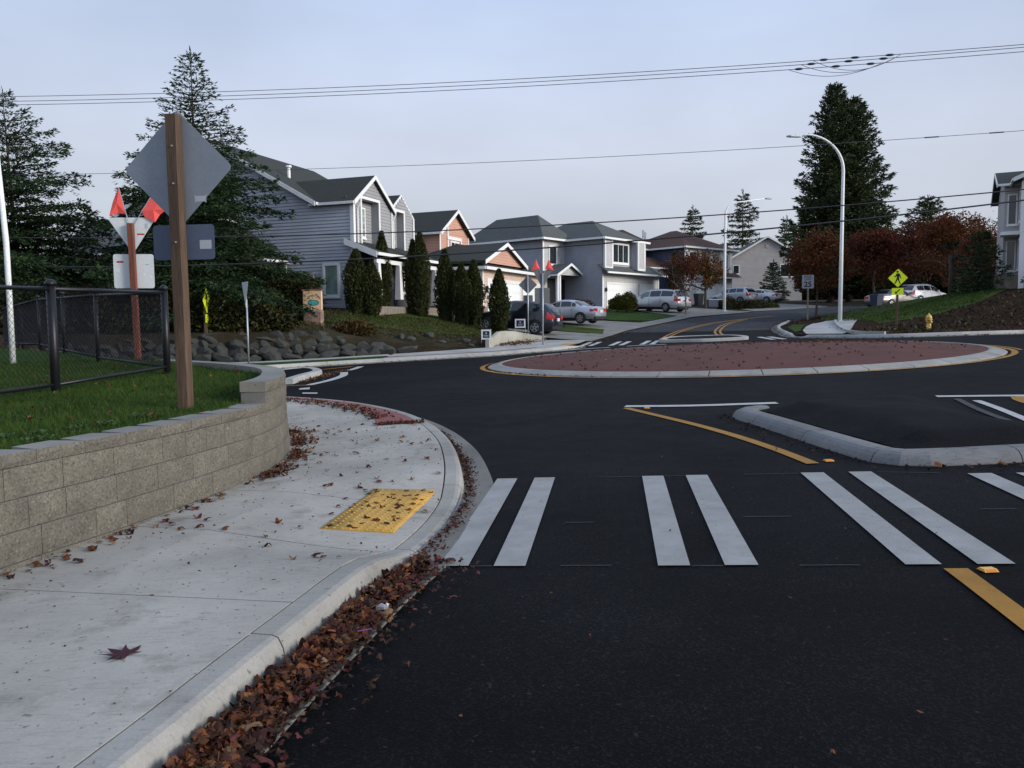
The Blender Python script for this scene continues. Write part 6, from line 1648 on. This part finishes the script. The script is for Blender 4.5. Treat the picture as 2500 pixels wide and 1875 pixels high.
def broadleaf(label, loc, hgt, crown_r, crown_z, seed, mt, n=6000, leaf=.16, trunk=.1, mb_=None, name='autumn_tree', group=None, gap=.25):
    g = np.random.default_rng(seed); t = thing(name, label, 'tree', loc, 0, group); rr_ = random.Random(seed)
    mb = MB(); tips = []
    def grow(p, d, L, r_, lv):
        q = p + d * L; mid = p + d * L * .5 + Vector((rr_.gauss(0, .04), rr_.gauss(0, .04), 0)) * L
        mb.tube([p, mid, q], [r_, r_ * .85, r_ * .65], 6 if lv < 2 else 4, False)
        if lv >= 1: tips.append(mid)
        tips.append(q)
        if lv < 4:
            for k in range(rr_.choice((2, 3)) if lv else 5):
                e = (d + Vector((rr_.gauss(0, .55), rr_.gauss(0, .55), rr_.gauss(.05, .35)))).normalized(); grow(q, e, L * rr_.uniform(.62, .82), r_ * .6, lv + 1)
    L0 = hgt * .34; grow(Vector((0, 0, -.2)), Vector((rr_.gauss(0, .03), rr_.gauss(0, .03), 1)).normalized(), L0, trunk, 0)
    mb.build('trunk', mb_ or m_bark, t, True)
    P = np.array([tuple(v) for v in tips]); c = P.mean(0)
    ctr = np.array([0, 0, crown_z]); sc = np.array([crown_r, crown_r, (hgt - crown_z)])
    d = (P - ctr) / sc; nr = np.linalg.norm(d, axis=1); P = P[nr < 1.15]
    k = g.integers(0, len(P), n); C = P[k] + g.normal(0, crown_r * .13, (n, 3))
    e = g.normal(size=(n // 2, 3)); e /= np.linalg.norm(e, axis=1)[:, None]; rr2 = g.uniform(.5, 1, (n // 2, 1)) ** .5
    E_ = ctr + e * rr2 * sc; cl = np.sin(E_[:, 0] * 2.3 / crown_r * 2 + seed) + np.sin(E_[:, 1] * 5 / crown_r) + np.sin(E_[:, 2] * 6 / crown_r + 1); E_ = E_[cl > gap * 2 - .6]
    C = np.vstack([C, E_])
    fast_quads('crown', sprays(C, g.normal(size=C.shape) + [0, 0, -.3], leaf * g.uniform(.6, 1.3, len(C)), leaf * .75, g), mt, t)
    return t
broadleaf('small dark red tree before the silver minivan', (13.1, 60.3, tl(13.1, 60.3)), 5.0, 1.75, 3.1, 41, m_autred, 1500, .16, .07, m_bark2, gap=.9)
broadleaf('green and orange tree before the navy house', (17.55, 72.5, tl(17.55, 72.5)), 5.3, 1.65, 3.7, 42, m_autmix, 4500, .18, .15)
broadleaf('orange tree beside the speed limit sign', TRz(20.0, 52.7), 5.9, 1.95, 3.7, 43, m_autumn, 6000, .15, .085, gap=.2)
broadleaf('dark red tree behind the white curved lamp', (32.3, 71.5, 2.9), 6.6, 2.9, 4.0, 44, m_autred, 8000, .2, .13)
broadleaf('bright orange tree above the grassy mound', (36.6, 66.0, 2.9), 7.4, 3.0, 4.2, 45, m_autumn, 9000, .2, .14)
broadleaf('tall thin red tree at the far end of the orange row', (42.4, 70, 3.2), 5.6, 2.4, 3.4, 46, m_autred, 6000, .2, .13)
broadleaf('red tree close beside the tall beige building', (45.2, 78, 3.4), 7.0, 3.0, 4.2, 47, m_autred, 6000, .2, .12)
broadleaf('brownish red tree between the dark red and bright orange ones', (37.2, 74, 3.0), 7.2, 2.8, 4.2, 48, m_autred, 6000, .2, .12)
# palm-like shrub tree
pt = thing('fan_palm', 'dark fan palm standing before the bright orange tree', 'tree', TRz(28.7, 52.5)); g = np.random.default_rng(9)
MB().tube([(0, 0, -.2), (.05, 0, 1.5), (0, 0, 2.7)], [.16, .15, .17], 10).build('trunk', m_bark, pt, True)
Q = []
for k in range(34):
    a = g.uniform(0, 6.28); el = g.uniform(-.3, 1.2); L = g.uniform(.9, 1.3); d = np.array([math.cos(a) * math.cos(el), math.sin(a) * math.cos(el), math.sin(el)])
    p0 = np.array([0, 0, 2.7]); c = p0 + d * L * .5; s_ = np.cross(d, [0, 0, 1.]); s_ /= np.linalg.norm(s_)
    for q in np.linspace(-1.1, 1.1, 9):
        e = d * math.cos(q) + s_ * math.sin(q); e = e + np.array([0, 0, -.25]); w = np.cross(e, [0, 0, 1.]) * .035
        Q += [tuple(c), tuple(c + e * .35 + w), tuple(c + e * .75), tuple(c + e * .35 - w)]
fast_quads('fronds', Q, m_palm, pt)
# background treeline mass behind the right-hand houses
g = np.random.default_rng(77); n = 26000
X = g.uniform(30, 80, n); Y = 104 + g.uniform(0, 6, n) + (X - 30) * -.2; Z = 4 + g.random(n) * (3.2 + 1.2 * np.sin(X * .9) + .8 * np.sin(X * 2.3))
tag(fast_quads('shrubbery', sprays(np.c_[X, Y, Z], g.normal(size=(n, 3)), .5, .35, g), m_hedge), 'dark shrub belt far behind the orange trees', 'shrubs', kind='stuff')
n = 60000; X = g.uniform(-34, -9.5, n); Y = np.interp(X, [-34, -16, -13, -10.9, -8.9], [31.2, 32.2, 32.6, 33.2, 34.2]) + .25 + g.random(n) ** 1.4 * 4.4; ZB = TL(X, Y); Z = ZB + g.random(n) * (1.5 + .5 * np.sin(X * 1.7) + .3 * np.sin(X * 4)) * np.clip((-9.0 - X) / 2.5, .3, 1)
tag(fast_quads('undergrowth', sprays(np.c_[X, Y, Z], g.normal(size=(n, 3)), .2, .12, g), m_hedge), 'dark undergrowth beneath the spruces behind the boulder wall', 'undergrowth', kind='stuff')
# boundary hedge far behind
# ground cover on the banks
def scatter(name, n, fn, zf, mt, size, label, up=.5, seed=1, hmax=.12):
    g = np.random.default_rng(seed); X = fn(g, n); Z = zf(X[:, 0], X[:, 1]) + .02 + g.random(len(X)) * hmax
    return tag(fast_quads(name, sprays(np.c_[X, Z], g.normal(size=(len(X), 3)) * [1, 1, .5] + [0, 0, up], size * g.uniform(.5, 1.4, len(X)), size * .5, g), mt), label, 'plants', kind='stuff')
m_dry = leafmat('dry_stalks', (.09, .055, .025), (.13, .085, .035), (.06, .06, .02), 1.5, .8, .1)
m_grassf = leafmat('bank_grass', (.035, .048, .012), (.07, .075, .022), (.10, .075, .035), .7, .8, .15)
def bank_pts(g, n):
    x = g.uniform(-10, -.2, n); lo = np.interp(x, [-10, -6.5, -4.2, -1.2, 0], [34.3, 35.6, 36.5, 37.2, 40]); y = lo + g.random(n) ** .8 * (3.5 + .2 * (x + 10)); return np.c_[x, y]
scatter('bank_grass', 9000, bank_pts, TL, m_grassf, .085, 'thin grass and weeds on the bare bank above the boulders', .9, 5, .05)
mound_plant('dry brown grass clump above the boulders beside the hedge', (-7.1, 35.9, tl(-7.1, 35.9) - .1), (.9, .5, .5), 2500, m_dry, 91, .18, 'dry_grass_clump', stems=False)
mound_plant('low reddish shrub against the gray-blue side wall', (5.2, 66.3, tl(5.2, 66.3)), (1.7, 1.0, .75), 2500, m_autred, 92, .14)
mound_plant('low shrub bed before the silver SUV at the navy house', (19.9, 68.5, tl(19.9, 68.5)), (1.9, .9, .65), 3000, m_hedge, 93, .15)
mound_plant('low light shrub next to the dark shrub bed by the lamp', (21.9, 69.5, tl(21.9, 69.5)), (1.3, .8, .5), 2000, m_grassf, 94, .15)
mound_plant('dark round shrub on the mulch before the distant lamp', (18.4, 68.2, tl(18.4, 68.2)), (.8, .7, 1.0), 2000, m_hedge, 95, .13)
def slope_pts(g, n):
    x = g.uniform(15.8, 40, n); y = 34.6 + g.random(n) * np.interp(x, [15.8, 19, 24, 30, 40], [2.4, 4.2, 7, 9.5, 10]); return np.c_[x, y]
scatter('slope_plants', 2600, slope_pts, TR, m_hedge, .17, 'low dark plants on the mulch slope behind the hydrant', .7, 6, .10)
def mound_pts(g, n):
    x = g.uniform(18.8, 31, n); y = np.interp(x, [18.8, 21, 24.5, 27.5, 31], [41, 40.5, 42, 45, 48.5]) + g.random(n) * 6; return np.c_[x, y]
scatter('mound_grass', 9000, mound_pts, TR, m_blade, .09, 'rough grass on the mound behind the crossing sign', 1.2, 8, .03)
# ------------------------------------------------------------------ fallen leaves
LM = [leafmat('leaf_brown', (.060, .024, .012), (.10, .038, .018), None, 9, .65, .1), leafmat('leaf_rust', (.095, .034, .015), (.155, .056, .022), None, 9, .65, .1), leafmat('leaf_dark', (.020, .010, .008), (.038, .017, .012), None, 9, .6, .05), leafmat('leaf_tan', (.14, .075, .038), (.20, .115, .06), None, 9, .7, .1), leafmat('leaf_wine', (.045, .014, .014), (.075, .022, .02), None, 9, .6, .05)]
base_outline = [(0, -.12), (.22, -.26), (.46, -.30), (.50, -.08), (.74, .06), (.84, .26), (.62, .34), (.56, .50), (.38, .50), (.30, .70), (.14, .80), (0, .98)]
outline = base_outline + [(-x, y) for x, y in base_outline[-2:0:-1]]
def leaf_geo(seed, curl):
    r_ = random.Random(seed); ph = r_.uniform(0, 6.28); fold = r_.uniform(.1, .5) * curl
    pts = [(x * r_.uniform(.8, 1.12) * .55, y * r_.uniform(.85, 1.1) * .55) for x, y in outline]
    def zf(x, y): return curl * (.16 * math.sin(5.5 * x + ph) + .14 * math.sin(6 * y + ph * 1.7) + .10 * math.sin(9 * (x + y) + ph)) + fold * abs(x) * .5
    n = len(pts); v = [(x, y, zf(x, y)) for x, y in pts]
    mid = [(x * .52, y * .52 + .06) for x, y in pts[::2]]; k = len(mid); v += [(x, y, zf(x, y) - .01) for x, y in mid]
    c = len(v); v.append((0, .12, zf(0, .12) - .02))
    f = []
    for i in range(k):
        j = (i + 1) % k; a0, a1, a2 = 2 * i, (2 * i + 1) % n, (2 * i + 2) % n
        f += [(a0, a1, n + i), (a1, a2, n + j), (a1, n + j, n + i), (n + i, n + j, c)]
    s0 = len(v); v += [(.014, -.05, 0), (-.014, -.05, 0), (.06, -.40, .04)]; f.append((s0, s0 + 1, s0 + 2))
    return np.array(v), f
LG = [leaf_geo(200 + k, c) for k, c in enumerate((.12, .5, .8, .6, 1.0, .35))]
LEAFMESH = {}
for gi, (v, f) in enumerate(LG):
    for mi, mm in enumerate(LM):
        me = bpy.data.meshes.new('leaf'); me.from_pydata([tuple(p) for p in v], [], f); me.materials.append(mm); LEAFMESH[gi, mi] = me
rl = random.Random(99)
def put_leaf(x, y, z, s, tilt, parent=None, name='leaf', mi=None, flat=False):
    o = bpy.data.objects.new(name, LEAFMESH[(0 if flat else rl.randrange(6)), mi if mi is not None else rl.choices(range(5), (4, 3, 3, 1.5, 1.5))[0]])
    o.location = (x, y, z); o.rotation_euler = (rl.gauss(0, tilt), rl.gauss(0, tilt), rl.uniform(0, 6.28)); o.scale = (s, s, s)
    COL.objects.link(o)
    if parent is not None: o.parent = parent
    return o
class Litter:
    """many leaves joined into one mass"""
    def __init__(s): s.V = {k: [] for k in range(5)}; s.F = {k: [] for k in range(5)}; s.n = {k: 0 for k in range(5)}
    def add(s, x, y, z, sc, tilt, mi=None):
        v, f = LG[rl.randrange(6)]; mi = mi if mi is not None else rl.choices(range(5), (4, 3, 4, 1.2, 1.5))[0]
        from mathutils import Euler
        Mx = np.array(Euler((rl.gauss(0, tilt), rl.gauss(0, tilt), rl.uniform(0, 6.28))).to_matrix())
        w = (v * sc) @ Mx.T + [x, y, z]; o = s.n[mi]
        s.V[mi].append(w); s.F[mi] += [tuple(i + o for i in q) for q in f]; s.n[mi] += len(v)
    def build(s, name, parent=None, label=None, cat=None):
        # one object with five materials
        V, F, MI = [], [], []; o = 0
        for k in range(5):
            if not s.V[k]: continue
            V.append(np.vstack(s.V[k])); F += [tuple(i + o for i in q) for q in s.F[k]]; MI += [k] * len(s.F[k]); o += s.n[k]
        ob = mesh_obj(name, np.vstack(V), F, LM, parent); ob.data.polygons.foreach_set('material_index', MI)
        ob['kind'] = 'stuff'
        if label: tag(ob, label, cat)
        return ob
CN = normals(CURB); cd = np.r_[0, np.cumsum(np.linalg.norm(np.diff(CURB, axis=0), axis=1))]
def curb_pt(s, off): return np.interp(s, cd, CURB[:, 0]) + np.interp(s, cd, CN[:, 0]) * off, np.interp(s, cd, CURB[:, 1]) + np.interp(s, cd, CN[:, 1]) * off
sA, sB = cd[near_i(CURB, (-1.6, 2.1))], cd[near_i(CURB, (-.86, 5.3))]
# the drift in the near gutter
drift = thing('leaf_drift', 'deep drift of brown maple leaves in the near gutter', 'leaves')
lit = Litter()
def drift_h(o_): return max(0., .075 * (1 - (o_ - .17) / .33))
cnt = 0
for k in range(3400):
    s = rl.uniform(sA, sB); fr = (s - sA) / (sB - sA)
    o_ = .20 + abs(rl.gauss(0, .5)) * (.24 - .08 * fr) + rl.uniform(0, .05)
    if o_ > .62 - .16 * fr or (o_ > .42 and rl.random() < .55) or (fr > .7 and rl.random() < (fr - .7) * 2.2): continue
    x, y = curb_pt(s, o_); z = h1(x, y) + .015
    top = drift_h(o_) * (1 - .72 * fr); lay = rl.random(); zz = z + top * lay + .006
    sc = rl.uniform(.045, .115) * (1.0 if lay > .4 else .8)
    if lay > .60 and cnt < 300 and y < 4.9: put_leaf(x, y, zz, sc, .38, drift); cnt += 1
    else: lit.add(x, y, zz, sc, .38 if o_ < .4 else .16, rl.choice((2, 2, 0, 4)) if o_ > .42 else None)
# fine dark debris beyond the drift and further along the gutter
for k in range(4200):
    s = rl.uniform(sA, sB + 6.2); o_ = .24 + abs(rl.gauss(0, .17)); fr = (s - sA) / (sB - sA)
    if fr > 1 and rl.random() < .62: continue
    if fr > 1: o_ = .19 + abs(rl.gauss(0, .055))
    if .95 < fr < 1.6 and rl.random() < .45: continue
    x, y = curb_pt(s, o_); lit.add(x, y, h1(x, y) + .018 + rl.random() * .012, rl.uniform(.02, .055), .25, rl.choice((2, 2, 2, 0, 4)))
lit.build('leaf_litter', drift)
# small litter in the drift
t = thing('litter_scrap', 'crumpled clear plastic scrap lying in the gutter leaves', 'litter', (-.70, 4.15, h1(-.7, 4.15) + .085), .4)
MB().loft([[(.034 * math.cos(a) * q, .018 * math.sin(a) * q + .006 * math.sin(5 * a), z + .006 * math.cos(3 * a)) for a in [k * .785 for k in range(8)]] for q, z in ((1, 0), (1.05, .012), (.6, .022))], True, True, True).build('scrap', plain('clear_plastic', (.22, .23, .26), .2), t)
t = thing('litter_stick', 'thin pink straw in the gutter leaves', 'litter', (-.74, 3.85, h1(-.74, 3.85) + .085), .2)
MB().tube([(-.035, 0, 0), (.035, .005, .004)], .003, 6).build('straw', plain('pink_plastic', (.22, .04, .18), .4), t)

# the single maple leaf and the scattered ones
def swz(x, y): return float(SW(np.array([x]), np.array([y]))[0])
deep = [(0, -.08), (.20, -.16), (.62, -.34), (.40, -.04), (.66, .02), (1.0, .20), (.62, .22), (.44, .28), (.56, .62), (.80, .96), (.36, .66), (.18, .56), (.12, .84), (0, 1.25)]
deep = deep + [(-x * .95, y * 1.04) for x, y in deep[-2:0:-1]]
dv = [(x * .5, y * .5 - .1, .02 * math.sin(7 * x) + .05 * (x * x + y * y) * .5) for x, y in deep]; nd = len(dv); dv.append((0, .06, 0)); dv += [(.012, -.1, 0), (-.012, -.1, 0), (.10, -.62, .05), (.12, -.61, .05)]
dm = bpy.data.meshes.new('leaf'); dm.from_pydata(dv, [], [(i, (i + 1) % nd, nd) for i in range(nd)] + [(nd + 1, nd + 2, nd + 3, nd + 4)]); dm.materials.append(leafmat('leaf_purple', (.028, .010, .016), (.05, .014, .02), None, 9, .55, .0)); LEAFMESH[0, 9] = dm
o = put_leaf(-1.78, 3.53, swz(-1.78, 3.53) + .006, .20, .03, None, 'maple_leaf', 9, True); o.rotation_euler = (.02, .02, 1.15)
tag(o, 'single wine-colored maple leaf lying flat on the nearest slab', 'leaf')
GRP = 'brown leaves scattered on the near sidewalk'
spots = []
for k in range(85):
    y = rl.uniform(4.9, 11.5); a = np.interp(y, WALL[:, 1][:150], WALL[:, 0][:150]); b = np.interp(y, CURB[:120, 1], CURB[:120, 0]); spots.append((rl.uniform(a + .1, b - .05), y, rl.uniform(.04, .10), 0))
for k in range(70):        # along the wall's foot
    s = rl.choice((wd[near_i(WALL, (-2.95, 5.8))], wd[near_i(WALL, (-2.75, 6.6))], wd[near_i(WALL, (-2.5, 8.0))], wd[near_i(WALL, (-2.6, 9.2))], wd[near_i(WALL, (-2.9, 10.3))], wd[near_i(WALL, (-3.1, 5.2))])) + rl.gauss(0, .25)
    x, y = wpos(s, .04 + abs(rl.gauss(0, .12))); spots.append((x, y, rl.uniform(.05, .10), 1))
for k in range(45): u, w = rl.random(), rl.random(); p = (pc[0] * (1 - u) + pc[1] * u) * (1 - w) + (pc[3] * (1 - u) + pc[2] * u) * w; spots.append((p.x, p.y, rl.uniform(.04, .085), 2))
LAB = (('brown fallen leaf lying out on the pale near sidewalk', GRP), ('brown fallen leaf lying along the foot of the block wall', 'brown leaves along the foot of the block wall'), ('brown fallen leaf lying on the yellow tactile pad', 'brown leaves on the yellow pad'))
for x, y, s, kq in spots:
    tag(put_leaf(x, y, swz(x, y) + .008 + s * .05, s, .07, None, 'fallen_leaf'), LAB[kq][0], 'leaf', LAB[kq][1])
lit = Litter()
for k in range(1500):       # heaps along the wall's foot, the red band and the pad
    m_ = rl.random()
    if m_ < .30:
        s = rl.choice((wd[near_i(WALL, (-2.5, 8.0))], wd[near_i(WALL, (-2.56, 8.9))], wd[near_i(WALL, (-2.8, 10.0))], wd[near_i(WALL, (-3.1, 10.9))])) + rl.gauss(0, .22); x, y = wpos(s, .03 + abs(rl.gauss(0, .12))); sc = rl.uniform(.04, .09)
    elif m_ < .62:
        s = rl.uniform(cd[near_i(CURB, (-1.6, 12.1))], cd[near_i(CURB, (-6, 17.3))]); x, y = curb_pt(s, -.42 + rl.gauss(0, .12)); sc = rl.uniform(.05, .10)
    elif m_ < .70:
        u = rl.random(); x, y = -1.95 + .65 * u + rl.gauss(0, .03), 11.3 + rl.gauss(0, .08); sc = rl.uniform(.04, .09)
    else: y = rl.uniform(4.2, 15); a = np.interp(y, WALL[:170, 1], WALL[:170, 0]); b = np.interp(y, CURB[:150, 1], CURB[:150, 0]); x = rl.uniform(a, b); sc = rl.uniform(.012, .035)
    lit.add(x, y, swz(x, y) + .01 + rl.random() * .02, sc, .2)
for k in range(420):        # twigs and crumbs on the slabs
    y = 2.4 + rl.random() ** 1.5 * 9; a = np.interp(y, WALL[:170, 1], WALL[:170, 0]); b = np.interp(y, CURB[:150, 1], CURB[:150, 0]); x = rl.uniform(a, b)
    lit.add(x, y, swz(x, y) + .004, rl.uniform(.006, .018), .1, rl.choice((2, 0, 2)))
lit.build('leaf_litter', None, 'small brown leaves and crumbs strewn over the near sidewalk', 'leaves')
# far litter: island, kerbs, verges, asphalt
lit = Litter()
def isl_z(x, y):
    d = math.hypot(x - ISL[0], y - ISL[1]); return h1(x, y) + float(np.interp(d, (.3, 2, 4.4, 6.6, 7.37), (.35, .325, .245, .14, .085))) + .012
for k in range(900):
    if rl.random() < .55: x, y = 11.2 + rl.gauss(0, 1.5) * 1.2, 27.5 + rl.gauss(0, 1.0)
    else: a, r_ = rl.uniform(0, 6.28), 7.05 * math.sqrt(rl.random()); x, y = ISL[0] + r_ * math.cos(a), ISL[1] + r_ * math.sin(a)
    if math.hypot(x - ISL[0], y - ISL[1]) < 7.15: lit.add(x, y, isl_z(x, y), rl.uniform(.06, .13), .25)
for k in range(220): a = rl.gauss(math.pi, .35); x, y = ISL[0] + 7.74 * math.cos(a), ISL[1] + 7.74 * math.sin(a); lit.add(x, y, h1(x, y) + .02, rl.uniform(.05, .1), .25)
for k in range(260):
    s = rl.random(); i = int(s * (len(SP) - 1)); p = SP[i] + normals(SP)[i] * (.05 + abs(rl.gauss(0, .14))); lit.add(p[0], p[1], h1(*p) + .015, rl.uniform(.02, .06), .25, rl.choice((2, 2, 0)))
for k in range(420):
    i = rl.randrange(40, len(FC)); p = FC[i] + normals(FC)[i] * (.2 + abs(rl.gauss(0, .15))); lit.add(p[0], p[1], h1(*p) + .02, rl.uniform(.05, .1), .25)
for k in range(420):
    i = rl.randrange(0, len(RC) // 3); p = RC[i] + normals(RC)[i] * (.1 + abs(rl.gauss(0, .4))); lit.add(p[0], p[1], h1(*p) + .03, rl.uniform(.06, .12), .25, rl.choice((1, 0, 1, 3)))
for k in range(420): x, y = .3 + rl.gauss(0, .5), 38.6 + rl.gauss(0, .7); lit.add(x + (y - 38.6) * .4, y, h1(x + (y - 38.6) * .4, y) + .16 + rl.random() * .08, rl.uniform(.07, .13), .3, rl.choice((1, 1, 0, 3)))
for k in range(260): x, y = -5.9 + rl.gauss(0, .12), rl.uniform(22.5, 28); lit.add(x, y, h1(x, y) + .02, rl.uniform(.05, .1), .25, rl.choice((1, 0, 3)))
for k in range(120): x, y = rl.uniform(-.3, 6), rl.uniform(2.2, 12); lit.add(x, y, h1(x, y) + .012, rl.uniform(.008, .03), .2)
for x, y, s in ((-.62, 3.45, .09), (-.35, 4.45, .06), (4.4, 6.6, .1), (4.0, 7.44, .1), (4.6, 7.42, .12), (5.0, 7.45, .13), (4.9, 5.9, .1), (1.55, 2.95, .035), (1.12, 2.7, .03)): lit.add(x, y, h1(x, y) + .02, s, .3, rl.choice((0, 1)))
lit.build('leaf_litter', None, 'scattered brown leaves on the road, the red island and the far curbs', 'leaves')
lit = Litter()
for k in range(120):
    y = rl.uniform(5, 13); x = np.interp(y, WALL[:170, 1], WALL[:170, 0]) - .4 - rl.random() * 3; lit.add(x, y, lz(x, y) + .05, rl.uniform(.04, .08), .35, rl.choice((0, 1, 0)))
lit.build('leaf_litter', None, 'few brown leaves lying in the lawn grass', 'leaves')
lit = Litter()
for k in range(900): x = rl.uniform(16, 36); y = 33.5 + rl.random() * 6; lit.add(x, y, float(np.interp(0, [0], [0])) + 0, .1, .3) if False else None
X = np.array([(rl.uniform(15.8, 38), 33.5 + rl.random() ** 1.3 * 7) for _ in range(900)] + [(rl.uniform(17, 24), rl.uniform(47, 52)) for _ in range(250)]); Zt = TR(X[:, 0], X[:, 1])
for (x, y), z in zip(X, Zt): lit.add(x, y, z + .06 + rl.random() * .05, rl.uniform(.07, .16), .4, rl.choice((0, 2, 2, 3, 4)))
lit.build('leaf_litter', None, 'brown leaves lying on the mulch slope behind the hydrant', 'leaves')
